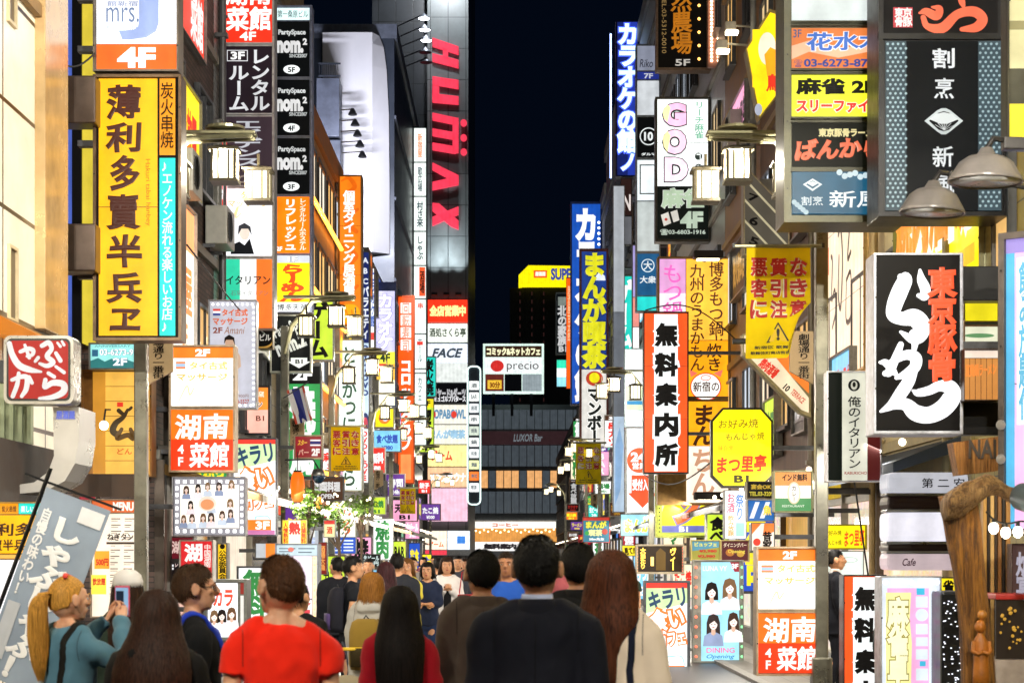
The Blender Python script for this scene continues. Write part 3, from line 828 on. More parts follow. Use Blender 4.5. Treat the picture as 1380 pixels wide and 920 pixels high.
# sign tower at thirty metres
sign('tower of stacked sign panels, red restaurant on top and Italian tricolour at the bottom', 30.5, (299, -30, 370, 442), [
    p(302, -26, 367, 58, 'f02c12', 1.1), t('湖南', 303, -24, 366, 8, 'fff6f0', b=.03, br=.012), t('菜館', 304, 8, 366, 42, 'fff6f0', b=.03, br=.012), t('4F', 323, 43, 345, 55, 'fff6f0', b=.03),
    fr(299, 58, 370, 63, 2, 'a8a9ac'), p(302, 63, 367, 153, '2a1c28', .8), t('レンタル', 338, 66, 363, 150, 'd7d9dd', b=.03, v=1), t('ルーム', 309, 88, 335, 150, 'd7d9dd', b=.03, v=1), q(306, 68, 334, 83, 'e8e8ee'), q(307, 69, 333, 82, '2a1c28'), t('3F', 311, 70, 330, 81, 'ffffff', b=.04),
    fr(299, 153, 370, 158, 2, 'a8a9ac'), p(302, 158, 367, 250, '33262f', .9), t('エビデンス', 316, 162, 352, 225, 'b9bcc4', b=.03, v=1), t('Eden', 306, 232, 360, 247, '9c8f80', sh=.3),
    fr(299, 250, 370, 255, 2, 'a8a9ac'), p(302, 255, 367, 345, 'f3f4f8', 1.2), t('タイ古式', 325, 258, 364, 268, 'e6b54a', b=.03), t('マッサージ', 308, 270, 362, 280, 'd9bf84', b=.03), br([[(313, 297, 2), (321, 280, 3), (318, 294, 2), (326, 288, 1.5)]], 'e7c48e'),
    g([(311, 343), (314, 330), (323, 326), (330, 331), (337, 322), (343, 343)], '20242c', .5), e(330, 314, 7, 10, 'd9c6b8'), g([(321, 318), (322, 305), (330, 301), (338, 306), (340, 318), (335, 309), (326, 309)], '3c3f46', .6),
    fr(299, 345, 370, 350, 2, 'a8a9ac'), p(302, 350, 324, 442, '27c198', 1.), p(324, 350, 346, 442, 'f4f4f2', 1.15), p(346, 350, 367, 442, 'f06f22', 1.05), t('イタリアン', 305, 372, 365, 384, '1b2a2a', b=.02), t('石窯イタリアン', 312, 392, 362, 399, '5a6464'), t('& BAR', 322, 404, 348, 411, '5a6464')], frame='9a9a9a', fw=3, side=L, d=.35, arms=4)
sign('red and white restaurant sign fixed flat to the facade behind the bronze framed sign', 0, (0, 0, 220, 150), [
    p(3, 3, 217, 147, 'ee3520', 1.1), t('湖南', 12, 14, 120, 84, 'ffe9e6', b=.03, br=.012), t('菜館', 96, 66, 206, 140, 'ffe9e6', b=.03, br=.012)], yaw=R(90), world=(-4.42, 27.5, 8.7, 2.2, 1.5), d=.1)
sign('grey massage poster with a woman in a cream dress and bulbs round its edge', 28.6, (281, 404, 346, 551), [
    p(283, 406, 344, 549, 'b9bac6', .95), bulbs(287, 410, 340, 410, 9, 1.6, 'ffffff', 2.5), bulbs(341.5, 414, 341.5, 545, 19, 1.6, 'ffffff', 2.5), bulbs(287, 546, 338, 546, 8, 1.6, 'ffffff', 2.5),
    q(287, 416, 297, 419, 'd03a34'), q(287, 419, 297, 422, 'f2f2f4'), q(287, 422, 297, 425, '2b3c86'), t('タイ古式', 299, 416, 334, 426, 'cf5a22', b=.04), t('マッサージ', 287, 428, 334, 438, 'cf5a22', b=.04), t('2F', 287, 441, 300, 449, '7a3320', b=.03), t('Amani', 302, 440, 330, 450, '8c5a3a', sh=.3),
    g([(304, 462), (309, 455), (316, 458), (318, 470), (324, 480), (325, 494), (321, 497), (320, 486), (316, 487), (315, 505), (317, 522), (302, 524), (302, 500), (299, 484)], 'd8b79c', .7), g([(303, 472), (315, 470), (318, 505), (322, 530), (298, 530), (300, 500)], 'efe2cd', .85), e(309, 461, 5.5, 7, 'cfa78b', .7), g([(302, 464), (303, 455), (309, 451), (316, 455), (317, 466), (314, 458), (305, 458)], '2b1a14', .3),
    t('30分 3,900円', 305, 531, 335, 536, '7a4a36'), t('03-3200-5527', 303, 538, 336, 544, 'a23225', b=.02)], frame='8a8b90', fw=1.5, side=L, arms=1)
sign('white and orange facade board seen edge on beside the grey massage poster', 0, (0, 0, 260, 210), [
    p(4, 4, 256, 206, 'fdf3ea', 1.2), q(4, 4, 256, 60, 'f9a25c'), t('居酒屋', 24, 80, 236, 150, 'f58a3c', b=.03), t('2F・3F', 60, 160, 200, 196, 'f5a050', b=.02)], yaw=R(90), world=(-4.40, 26.3, 4.3, 2.6, 2.1), d=.12, frame='b0aaa2')
sign('white and orange double sign box, massage above restaurant, hung behind the left lantern post', 25, (228, 465, 317, 636), [
    p(231, 468, 314, 482, 'f47a24', 1.1), t('2F', 263, 470, 283, 480, 'ffffff', b=.05), p(231, 482.5, 314, 547, 'fdfdfb', 1.25), q(237, 487, 250, 490, 'ef8a5c', 1.1), q(237, 490, 250, 494, 'a3c6e8', 1.1), q(237, 494, 250, 497, 'ef8a5c', 1.1), t('タイ古式', 255, 487, 307, 498, 'e6b866', b=.04), t('マッサージ', 238, 503, 307, 513, 'e2ae58', b=.04), br([[(240, 543, 1), (252, 520, 2), (256, 532, 2), (262, 522, 1.5)]], 'ecca92'),
    fr(228, 547, 317, 552, 2, 'b7a58c'), p(231, 552, 314, 592, 'fb6f16', 1.05), p(231, 592, 314, 633, 'f0390f', 1.05), t('湖南', 236, 557, 309, 593, 'fff8f2', b=.028, br=.014), t('菜館', 255, 595, 309, 630, 'fff8f2', b=.028, br=.014), t('4F', 237, 597, 251, 630, 'fff8f2', b=.03, v=1)], frame='b39d82', fw=2.5, side=L, d=.28, arms=3)
def girls(x0, y0, x1, y1, rows, tone='f0d9cc'):
    out = []
    rs = random.Random(x0 + y0)
    for r_, n in enumerate(rows):
        cy = y0 + (y1 - y0) * (r_ + .5) / len(rows)
        for i in range(n):
            cx = x0 + (x1 - x0) * (i + .5 + (r_ % 2) * .2 - .1) / n; k = (y1 - y0) / len(rows) * .32
            hc = rs.choice(['4a2f22', '2f2320', '6e4a2c', '81603e', '3a2b2a'])
            cy -= k * .25 + rs.uniform(-.2, .2) * k; cx += rs.uniform(-.25, .25) * k; k *= rs.uniform(.78, .92); lw = rs.uniform(.62, .8); ll = rs.uniform(.5, 1.5)
            out.append(g([(cx - k * lw, cy - k * .3), (cx - k * lw * .7, cy - k * 1.05), (cx, cy - k * 1.25), (cx + k * lw * .7, cy - k * 1.05), (cx + k * lw, cy - k * .3), (cx + k * lw * 1.05, cy + k * ll), (cx - k * lw * 1.05, cy + k * ll)], hc, .8))
            out.append(g([(cx - k * 1.15, cy + k * 2.3), (cx - k * 1.0, cy + k * 1.15), (cx - k * .35, cy + k * .8), (cx + k * .35, cy + k * .8), (cx + k * 1.0, cy + k * 1.15), (cx + k * 1.15, cy + k * 2.3)], rs.choice(['f7f4f2', 'dfe4ee', '8a98b8', 'f3dfe4', 'cbd6e6'])))
            out.append(g([(cx - k * .2, cy + k * .3), (cx + k * .2, cy + k * .3), (cx + k * .25, cy + k * .95), (cx, cy + k * 1.15), (cx - k * .25, cy + k * .95)], 'e0b8a0', .9))
            out.append(e(cx, cy - k * .12, k * .44, k * .6, tone)); out.append(g([(cx - k * .46, cy - k * .1), (cx - k * .4, cy - k * .75), (cx + k * .4, cy - k * .8), (cx + k * .46, cy - k * .1), (cx + k * .1, cy - k * .5)], hc, .75))
            out.append(e(cx - k * .17, cy - k * .1, k * .06, k * .05, '3a2a26', .5)); out.append(e(cx + k * .17, cy - k * .1, k * .06, k * .05, '3a2a26', .5)); out.append(e(cx, cy + k * .22, k * .13, k * .05, 'c8605a', .8))
    return out
sign('film strip framed board with two rows of smiling portraits, lower left', 24.3, (233, 642, 331, 722), [
    p(235, 644, 329, 720, '9c9aa2', .8)] + [q(237 + i * 9.6, 646.5, 241.5 + i * 9.6, 651, 'ffffff', 2.) for i in range(10)] + [q(237 + i * 9.6, 713, 241.5 + i * 9.6, 717.5, 'ffffff', 2.) for i in range(10)] +
    [q(236.5, 655 + i * 9, 240, 660 + i * 9, 'ffffff', 2.) for i in range(7)] + [q(324, 655 + i * 9, 327.5, 660 + i * 9, 'ffffff', 2.) for i in range(7)] +
    [q(243, 653, 322, 711, 'fbf1e2', 1.2)] + girls(244, 653, 322, 711, [5, 3, 6]) + [e(283, 679, 12, 10, 'fbe9d6'), e(283, 680, 9, 7, 'f2a06a')], frame='77757c', fw=1, side=L, arms=1)
sign('dark red poster with white characters behind the smaller red poster', 25.4, (219, 722, 262, 784), [p(221, 724, 260, 782, '6d1724', .8), t('湖南', 231, 728, 258, 746, 'e9c7bd', b=.03, br=.01), q(223, 757, 243, 782, '2a2022'), t('3F', 224, 760, 234, 772, 'ffffff', b=.05), t('レンタル', 236, 755, 258, 764, 'd9c0bb', b=.02)], side=L, arms=1)
sign('small red poster with one big white character in a pale frame, above the glasses man', 25.2, (242, 727, 288, 784), [p(244, 729, 286, 782, 'd0242a', .95), t('湖', 248, 732, 273, 757, 'fff4ee', b=.04, br=.014), t('中国湖南', 275, 733, 284, 764, 'f5dcd3', v=1, b=.02), t('料理', 248, 760, 272, 776, 'f5dcd3', b=.03)], frame='d8d4cc', fw=2, side=L, arms=1)
sign('narrow yellow vertical plate with black characters among the low left posters', 28, (292, 731, 307, 782), [p(293, 732, 306, 781, 'f4c414', 1.), e(299.5, 736, 3.5, 3.5, '1b1408'), t('公安委員会', 295, 741, 304.5, 780, '241a06', b=.03, v=1)], side=L, arms=1)
sign('lit white sign in a grey housing with red characters and three small dancers', 25.5, (275, 780, 333, 862), [p(280, 785, 320, 858, 'f3f6fa', 1.25), t('カラ', 287, 793, 314, 817, 'e8452a', b=.04), q(324, 785, 331, 800, '9a2b22', .8), q(324, 802, 331, 858, 'e6e2da', .9)] + girls(283, 820, 319, 850, [3]), frame='6f716c', fw=4, d=.4, side=L, arms=1)
sign('white, red and green cafe sign with slanted characters, a lamp lined frame, on the left', 31.6, (313, 590, 373, 722), [
    p(315, 592, 371, 720, 'f7fbfb', 1.2), q(315, 592, 371, 598, 'e33a2e'), g([(315, 598), (371, 598), (371, 620), (315, 634)], 'bfe0a0'), t('キラリ', 318, 599, 368, 626, '26415e', b=.04, rot=10),
    t('食い', 317, 625, 370, 664, 'ffffff', b=.04, rot=9, o='f0722a', ow=.12), t('カフェ', 327, 664, 369, 688, 'ffffff', b=.03, rot=9, o='f0722a', ow=.12), br([[(345, 696, 1.5), (362, 696, 1.5), (364, 712, 1.5), (345, 713, 1.5), (345, 697, 1.5)]], '8ed4e0'), q(333, 700, 366, 714, 'f07a24'), t('3F', 345, 702, 364, 713, 'ffffff', b=.04), q(315, 714, 371, 720, 'b66a98')], frame='50545c', fw=1.5, side=L, arms=2)
sign('dark sign case of three black club panels over orange and yellow lower panels', 37.2, (369, 8, 421, 421), [
    p(372, 11, 417, 27, 'd5f3f0', 1.2), t('第一桑原ビル', 374, 14, 415, 24, '42585e', b=.01)] + sum([[
        p(372, 29 + 79 * i, 417, 104 + 79 * i, '0b1014', .6), t('PartySpace', 375, 40 + 79 * i, 412, 49 + 79 * i, 'eef2f2', b=.04), t('nom.', 373, 55 + 79 * i, 409, 72 + 79 * i, 'ffffff', b=.06), t('2', 408, 52 + 79 * i, 414, 61 + 79 * i, 'ffffff', b=.05), t('SINCE2007', 390, 73 + 79 * i, 414, 78 + 79 * i, 'e0e6e6', b=.03),
        e(393, 94 + 79 * i, 11, 6, 'eef4f2', 1.1), t('%dF' % (5 - i), 388, 91 + 79 * i, 398, 98 + 79 * i, '10161a', b=.03), fr(369, 104 + 79 * i, 421, 108 + 79 * i, 1.6, '8f95a8')] for i in range(3)], []) + [
    p(372, 266, 417, 341, 'fb7c07', 1.1), t('リフレッシュ', 384, 269, 400, 338, 'fff4ea', b=.04, v=1), t('レンタルルームホステル', 404, 268, 413, 338, 'ffe9d8', b=.02, v=1), t('2F', 373, 333, 381, 339, 'ffffff', b=.04),
    p(372, 345, 417, 355, 'cfd4de', 1.), t('1F', 388, 346, 402, 354, 'ffffff', b=.04, o='8891a2'), p(372, 355, 417, 408, 'fde711', 1.1), e(394, 358, 20, 3, 'fde711'),
    t('らーめん', 379, 357, 410, 407, 'ee4a18', b=.06, br=.03, v=1),
    p(372, 408, 417, 420, 'f2f6f6', 1.2), t('博多天神', 374, 410, 415, 419, '1e2628', b=.01, br=.01)], frame='7b819c', fw=2.5, side=L, d=.32, arms=5)
sign('black angled sign with white slanted lettering and a basement arrow, below the yellow noodle panel', 36, (364, 424, 420, 502), [
    p(366, 426, 418, 500, '141a1c', .5), t('Party Space', 368, 432, 414, 452, 'f4f6ee', b=.03, rot=22), t('nom.2', 370, 452, 412, 474, 'f4f6ee', b=.05, rot=22), g([(392, 482), (414, 482), (414, 487), (419, 487), (403, 496), (387, 487), (392, 487)], 'eef2ea', 1.), t('B1', 398, 484, 408, 490, '20241f', b=.03)], frame='a7a89c', fw=2, side=L, arms=1)
sign('orange to pink sign box with dark outlined katakana, on the grey stone wall', 33, (330, 519, 364, 586), [p(333, 522, 361, 552, 'fb8a2e', 1.1), p(333, 552, 361, 583, 'f7b2a0', 1.1), t('アン', 336, 540, 354, 550, '3a1d14', b=.03, o='ffffff'), t('石窯', 338, 527, 356, 535, 'ffe3cf', b=.02), t('B1', 345, 560, 356, 567, '5a2a1a', b=.02)], frame='2d2f34', fw=2, side=L, arms=1)
sign('black and amber round corner sign of katakana tucked behind the white Thai panel', 33.5, (338, 442, 368, 470), [p(339, 443, 367, 469, '17130f', .5), e(352, 460, 16, 10, 'b98a3a', .8), e(352, 458, 15, 9, '14100c', .3), t('ビル', 350, 450, 365, 459, 'f3ece0', b=.03)], frame='6a5a3a', fw=1, side=L, arms=1)
sign('tall orange vertical sign with white bold characters and a gold disc at its foot', 50.5, (455, 236, 488, 441), [
    p(458, 238, 486, 437, 'f57c14', 1.0), br([[(460, 244, 2), (470, 240, 5), (478, 252, 6), (464, 262, 4)], [(482, 282, 4), (466, 296, 7), (480, 312, 6)], [(462, 330, 5), (480, 345, 6), (463, 362, 5)], [(482, 385, 4), (468, 398, 7), (460, 410, 5)]], 'e0620a'),
    t('個室ダイニング居酒屋', 463, 257, 478, 399, 'fffdf6', b=.035, v=1), e(472, 423, 13.5, 13.5, 'fba50e'), br([[(464, 423, 2), (466, 418, 2), (470, 430, 2)], [(474, 418, 2), (476, 430, 2), (480, 420, 1.5)]], 'd97a08')], frame='7c5a2c', fw=2, side=L, d=.5)
sign('tall white vertical sign with large dark green hiragana', 51.3, (455, 457, 489, 662), [p(457, 459, 487, 660, 'e9f7f0', 1.2), t('とんかつにいむら', 461, 466, 480, 655, '2c4a38', b=.03, v=1)], frame='9aa49c', fw=1.5, side=L, d=.4)
sign('navy and red vertical video sign with pale letters, behind the orange vertical sign', 59, (486, 338, 499, 602), [p(487, 340, 498, 462, '1c2a68', .8), p(487, 462, 498, 574, 'c7dcf2', 1.0), p(487, 574, 498, 600, 'a83246', .9), t('ABCバラエティ', 488, 344, 497, 456, 'e8eef8', b=.04, v=1), t('DVD-DVD', 488, 464, 497, 534, '24407c', b=.06, v=1), e(492.5, 570, 5, 14, '2a3a6c'), e(492.5, 570, 3, 8, 'd44a5a')], side=L)
sign('red and white vertical video sign beneath the navy one', 58, (484, 576, 498, 652), [p(485, 577, 497, 651, 'f3f4f6', 1.2), t('DVD+LOVE', 487, 580, 496, 648, 'de3a30', b=.06, v=1)], side=L)
sign('slim white vertical sign with blue and red figures, left of the lavender one', 62, (498, 360, 506, 470), [p(499, 361, 505.5, 469, 'f6f9fd', 1.25), t('カラオケ館', 500, 364, 505, 440, '4a66b2', b=.04, v=1), q(500, 448, 505, 458, 'd8443c')], side=L, arms=1)
sign('lavender round topped karaoke sign with white katakana and a yellow fourth floor plate', 65, (505, 380, 534, 548), [p(507, 392, 532, 474, 'cfcdf6', 1.05), t('カラオケ', 510, 396, 529, 470, 'ffffff', b=.05, v=1, o='a6a0e4'), p(507, 474, 532, 490, 'f5ef48', 1.05), t('4F', 512, 476, 526, 488, '1e3420', b=.04), p(507, 490, 532, 512, 'f8c04a', 1.05), g([(507, 490), (522, 490), (507, 506)], 'e23a36'), t('麻雀', 520, 491, 530, 510, '26304e', b=.04, v=1), p(507, 512, 532, 546, 'fbf6dc', 1.2)], shape=None, frame='3a456e', fw=1.5, side=L)
sign('yellow square plate with an orange ring, right of the white hiragana sign', 63, (504, 549, 532, 577), [p(505, 550, 531, 576, 'fce30c', 1.1), e(518, 563, 8, 8, 'ef7a1c'), e(519, 564, 3.6, 3.6, 'c9cfe6')], side=L, arms=1)
sign('long orange vertical sign with white squared katakana, farthest of the orange ones', 78, (535, 398, 559, 652), [p(537, 400, 557, 650, 'f75410', 1.1)] + [q(540, 408 + 16.5 * i, 554, 422 + 16.5 * i, 'fff2ec', 1.2) for i in range(4)] + [t('回転寿司', 542, 408, 552, 474, 'e88a70', v=1, b=.02), t('コロッククラブ', 540, 484, 554, 606, 'fff6f2', b=.05, v=1), q(540, 612, 554, 646, 'f98a4a')], frame='b04a18', fw=1.5, side=L)
sign('white tower of small name plates rising left of the tall building with rooftop red letters', 90, (557, 172, 575, 600), [p(558, 173, 574, 599, 'e9f4ee', 1.15)] + [q(558, y_, 574, y_ + 1.6, '5c6a70', .1) for y_ in (218, 264, 311, 357, 402, 449, 496, 502, 545)] +
    [t('新宿屋', 563, 180, 569, 212, 'd9824a', b=.02, v=1), t('歌広場', 563, 225, 569, 258, '42525a', b=.02, v=1), t('村さ来', 562, 272, 570, 306, '3a4a50', b=.03, v=1), t('しゃぶ', 562, 318, 570, 350, '3a4a50', b=.03, v=1), q(565, 360, 573, 399, 'e8552a'), t('酒場', 566, 365, 572, 395, '3c160c', v=1, b=.03), t('串', 563, 408, 570, 416, 'd04a3a', b=.03), t('ホール', 563, 455, 569, 488, '5a6a70', b=.02, v=1), q(562, 460, 570, 465, 'cf3a33'), t('カフェ', 563, 508, 569, 540, '5a6a70', b=.02, v=1)], frame='4f5b62', fw=1, side=L, d=.6)
# ================================================================ signs on the right side
sign('big black sign tower with silver scale borders, a fan crest and coral calligraphy', 17.8, (1183, -60, 1358, 292), [
    p(1191, -54, 1345, 46, '171518', .8), q(1204, 10, 1230, 37, 'c9404a'), t('東骨', 1206, 11, 1217, 36, 'fff0f0', b=.03, v=1), t('京豚', 1217, 11, 1229, 36, 'fff0f0', b=.03, v=1),
    br([[(1239, 18, 3), (1248, 16, 10), (1262, 22, 12), (1266, 12, 9), (1256, 10, 3)], [(1244, 24, 7), (1250, 36, 9), (1270, 38, 14), (1290, 20, 12), (1312, 16, 14), (1324, 26, 14), (1316, 37, 13), (1296, 40, 6)], [(1292, -16, 10), (1296, 2, 9), (1298, 8, 6)]], 'fb7150'),
    fr(1183, 46, 1358, 54, 4, '16171a'), p(1193, 56, 1349, 284, '10161d', .75), q(1193, 56, 1221, 284, '3d5059'), q(1318, 56, 1349, 284, '3d5059')] +
    [e(1197 + (i % 4) * 7 + (j % 2) * 3.5 - 1, 60 + j * 6.05, 1.7, 1.7, 'a9c4cc') for j in range(37) for i in range(4)] + [e(1321.5 + (i % 4) * 7.4 + (j % 2) * 3.7 - 1, 60 + j * 6.05, 1.7, 1.7, 'a0bac2') for j in range(37) for i in range(4)] + [
    t('割', 1256, 66, 1286, 93, 'eef2f6', b=.02, br=.012), t('烹', 1258, 106, 1285, 134, 'e6ebef', b=.015, br=.012), t('新', 1256, 198, 1284, 226, 'e6ebef', b=.015, br=.012), t('風', 1258, 236, 1285, 264, 'dfe5ea', b=.015, br=.012),
    g([(1245, 164), (1262, 150), (1268, 147), (1274, 147), (1280, 150), (1297, 164), (1280, 178), (1274, 182), (1268, 182), (1262, 178)], 'd3dcdc'), g([(1251, 164), (1264, 153), (1271, 151), (1278, 153), (1291, 164), (1278, 176), (1271, 178), (1264, 176)], '14191f', .3),
    g([(1252, 162), (1260, 155), (1271, 152.5), (1282, 155), (1290, 162), (1276, 168), (1266, 168)], 'e3eaea')] + [g([(1271 - .4, 177), (1271 + .4, 177), (1271 + math.cos(R(a)) * 14 + .4, 175 - math.sin(R(a)) * 11), (1271 + math.cos(R(a)) * 14 - .4, 175 - math.sin(R(a)) * 11)], 'e3eaea') for a in range(25, 160, 21)], frame='1c1c1f', fw=6, side=Rr, d=.55, arms=3)
sign('green framed sign tower, orange over yellow mahjong over black noodle over teal panel', 19.2, (1056, -60, 1222, 300), [
    p(1067, -56, 1212, 29, 'cfd8d6', 1.0), fr(1056, 29, 1222, 36, 3, '343427'),
    p(1067, 38, 1212, 92, 'd8763a', .95), g([(1067, 62), (1090, 55), (1130, 66), (1170, 60), (1212, 66), (1212, 78), (1170, 70), (1130, 78), (1090, 70), (1067, 80)], 'eeb491'), t('3F', 1069, 40, 1080, 51, '30507c', b=.01), t('花水木', 1085, 42, 1194, 70, '3d6cc0', b=.03, br=.012, o='f2e7e4', ow=.04), t('☎', 1070, 81, 1081, 91, '26367a'), t('03-6273-8701', 1083, 80, 1184, 91, '2c3c84', b=.035),
    fr(1056, 93, 1222, 101, 3, '343427'), p(1067, 102, 1212, 158, 'eef02a', 1.08), t('麻雀 2F', 1072, 106, 1180, 129, '12140c', b=.05), t('スリーファイブ', 1071, 133, 1190, 154, 'dd2a22', b=.05, o='fafad8', ow=.05),
    fr(1056, 158, 1222, 166, 3, '343427'), p(1067, 167, 1212, 226, '14170f', .7), t('東京豚骨ラーメン', 1102, 174, 1186, 186, 'ece0a2', b=.05), t('ばんから', 1070, 186, 1186, 218, 'fb7a55', b=.055, br=.03),
    fr(1056, 226, 1222, 232, 3, '343427'), p(1067, 233, 1212, 289, '1d5a78', .8), t('割烹', 1079, 266, 1108, 278, 'dce9ee', b=.01), t('新風', 1116, 258, 1190, 281, 'eef6f8', b=.012, br=.01), g([(1081, 250), (1094, 242), (1107, 250), (1094, 259)], 'e4eff2'), g([(1085, 250), (1094, 245), (1103, 250), (1094, 256)], '1d5a78'), g([(1087, 249), (1094, 246), (1101, 249), (1094, 253)], 'e4eff2')] +
    [e(1130 + i * 7, 234 + (i * 5 % 7), 4, 4, 'c9dde4') for i in range(9)] + [e(1069 + i * 4, 274 + i * 3.4, 3.4, 3.4, 'b4ccd6') for i in range(5)], frame='4b4a38', fw=9, side=Rr, d=.6, arms=4, metal=.3)
RAMEN = [[(1214, 373, 9), (1220, 376, 19), (1213, 392, 22), (1206, 410, 21), (1204, 424, 18), (1216, 429, 18), (1232, 428, 24), (1242, 438, 24), (1239, 452, 20), (1229, 456, 13), (1214, 447, 4)],
         [(1240, 364, 4), (1242, 377, 12), (1247, 389, 14), (1246, 399, 12), (1238, 398, 6)], [(1232, 450, 14), (1233, 464, 9), (1230, 480, 4)],
         [(1186, 488, 4), (1194, 489, 10), (1204, 500, 9), (1209, 506, 4)], [(1214, 464, 8), (1208, 480, 11), (1199, 500, 12), (1193, 503, 8)], [(1194, 492, 5), (1206, 485, 9), (1222, 478, 13), (1234, 482, 16), (1233, 494, 15), (1222, 503, 12), (1208, 509, 5)],
         [(1232, 500, 10), (1225, 513, 16), (1214, 530, 17), (1202, 545, 13), (1187, 554, 4)], [(1189, 554, 3), (1206, 545, 13), (1221, 545, 17), (1234, 556, 22), (1252, 559, 22), (1271, 550, 24), (1283, 534, 24), (1280, 522, 20), (1266, 520, 14), (1252, 526, 12), (1237, 529, 10), (1230, 526, 3)]]
sign('big black noodle sign with white sweeping brush hiragana and orange-red characters', 17.0, (1178, 340, 1299, 585), [
    p(1181, 343, 1294, 580, '1b1716', .55), br(RAMEN, 'fbfcff', 1.3), t('東京豚骨', 1252, 362, 1287, 512, 'f2532b', b=.055, v=1, br=.01, s_=1.05)], frame='c9ccd8', fw=0, side=Rr, d=.42, arms=1)
sign('narrow black, cream and maroon Italian restaurant sign with a small crest', 20, (1114, 500, 1188, 649), [p(1116, 502, 1135, 647, '152019', .5), p(1135, 502, 1169, 647, 'd2d1bf', .95), p(1169, 502, 1186, 647, '581a18', .7), t('俺のイタリアン', 1143, 534, 1160, 631, '22241f', b=.012, v=1, br=.008), e(1151, 519, 8, 8, '2a2a24', .4), e(1151, 519, 4.4, 6, 'd2d1bf'), e(1151, 518, 2.2, 3.6, '2a2a24', .4), t('KABUKICHO', 1138, 635, 1168, 639, 'a8342c', b=.02)], frame='d7d9e0', fw=1.5, side=Rr, d=.2, arms=1)
sign('yellow octagonal okonomiyaki sign with red hiragana in a black rim', 26, (957, 548, 1043, 658), [
    p(962, 576, 1038, 628, 'fdee0a', 1.05), g([(975, 552), (1025, 552), (1039, 568), (1039, 640), (1025, 654), (975, 654), (961, 640), (961, 568)], 'fdee0a'), t('お好み焼', 968, 564, 1022, 577, '8a6a10', b=.01, br=.02), t('もんじゃ焼', 978, 582, 1030, 593, '8a6a10', b=.01, br=.02), t('味自慢', 968, 600, 988, 607, 'e2a60c', b=.01), t('まつ里亭', 966, 612, 1033, 637, 'e3391c', b=.035, br=.02), t('B1', 989, 640, 1009, 650, '3a3208', b=.04)],
    frame='25231d', shape=[(974, 549), (1026, 549), (1042, 567), (1042, 641), (1026, 657), (974, 657), (958, 641), (958, 567)], side=Rr, arms=1, d=.16)
def muryo(label, Z, x0, y0, x1, y1, n, **kw):
    W_, H_ = x1 - x0, y1 - y0
    its = [p(x0 + .03 * W_, y0 + .01 * H_, x1 - .03 * W_, y1 - .01 * H_, 'f4531c', 1.08), q(x0 + .24 * W_, y0 + .015 * H_, x1 - .24 * W_, y1 - .015 * H_, 'e9f0f2', 1.15)]
    txt = '無料案内所'[:n]
    ch = (H_ * .93) / n
    for i, c in enumerate(txt):
        a = y0 + .05 * H_ + i * ch
        its += [t(c, x0 + .19 * W_, a + ch * .03, x1 - .19 * W_, a + ch * .97, '1e1c1a', b=.06, br=.012, o='f4f8f8', ow=.10)]
    return sign(label, Z, (x0, y0, x1, y1), its, **kw)
muryo('tall orange and white information sign with five bold black characters, hanging over the right pavement', 38, 867, 420, 928, 638, 5, frame='2a2522', fw=1.5, side=Rr, d=.3, arms=2)
muryo('orange and white information sign standing low beside the suited man on the right', 20.5, 1136, 774, 1194, 1000, 5, frame='2a2522', fw=1.5, side=0, d=.25)
sign('tan and yellow sign column with brush hiragana, white pig head and pink panel', 41, (886, 346, 984, 680), [
    p(889, 349, 924, 395, 'dc9fd0', 1.), p(889, 395, 924, 440, 'f0dcea', 1.1), t('もつ鍋', 894, 356, 920, 432, 'ec63b4', b=.01, v=1, br=.03), p(925, 349, 981, 458, 'fbb53a', 1.15), t('博多もつ鍋水炊き', 956, 353, 975, 512, '4a2512', b=.014, v=1, br=.012),
    p(925, 459, 981, 534, 'f8a012', 1.1), t('九州のうまかもん', 930, 356, 949, 500, '4a2512', b=.014, v=1, br=.012), t('炊き', 953, 463, 972, 500, '33180a', b=.02, v=1, br=.01),
    e(951, 521, 21, 19, 'e23c22'), e(951, 521, 19.5, 17.5, 'fffdf6'), g([(931, 508), (929, 498), (940, 503)], 'ee6a58'), g([(971, 508), (974, 498), (961, 503)], 'ee6a58'), e(951, 509, 7, 4, 'e86a5c'), e(951, 509, 5.6, 2.8, 'fffdf6'), t('新宿の', 934, 514, 969, 528, '3a1a10', b=.02, br=.01),
    fr(886, 534, 984, 540, 2, '5a4a2c'), p(925, 541, 981, 600, 'f9a414', 1.1), t('まん', 934, 545, 962, 600, '3a1a0c', b=.035, v=1, br=.012), p(925, 601, 981, 677, 'fbe6d0', 1.15), t('ちん', 932, 604, 962, 668, 'b7876a', b=.03, v=1, br=.012)], frame='8a6a38', fw=2.5, side=Rr, d=.35)
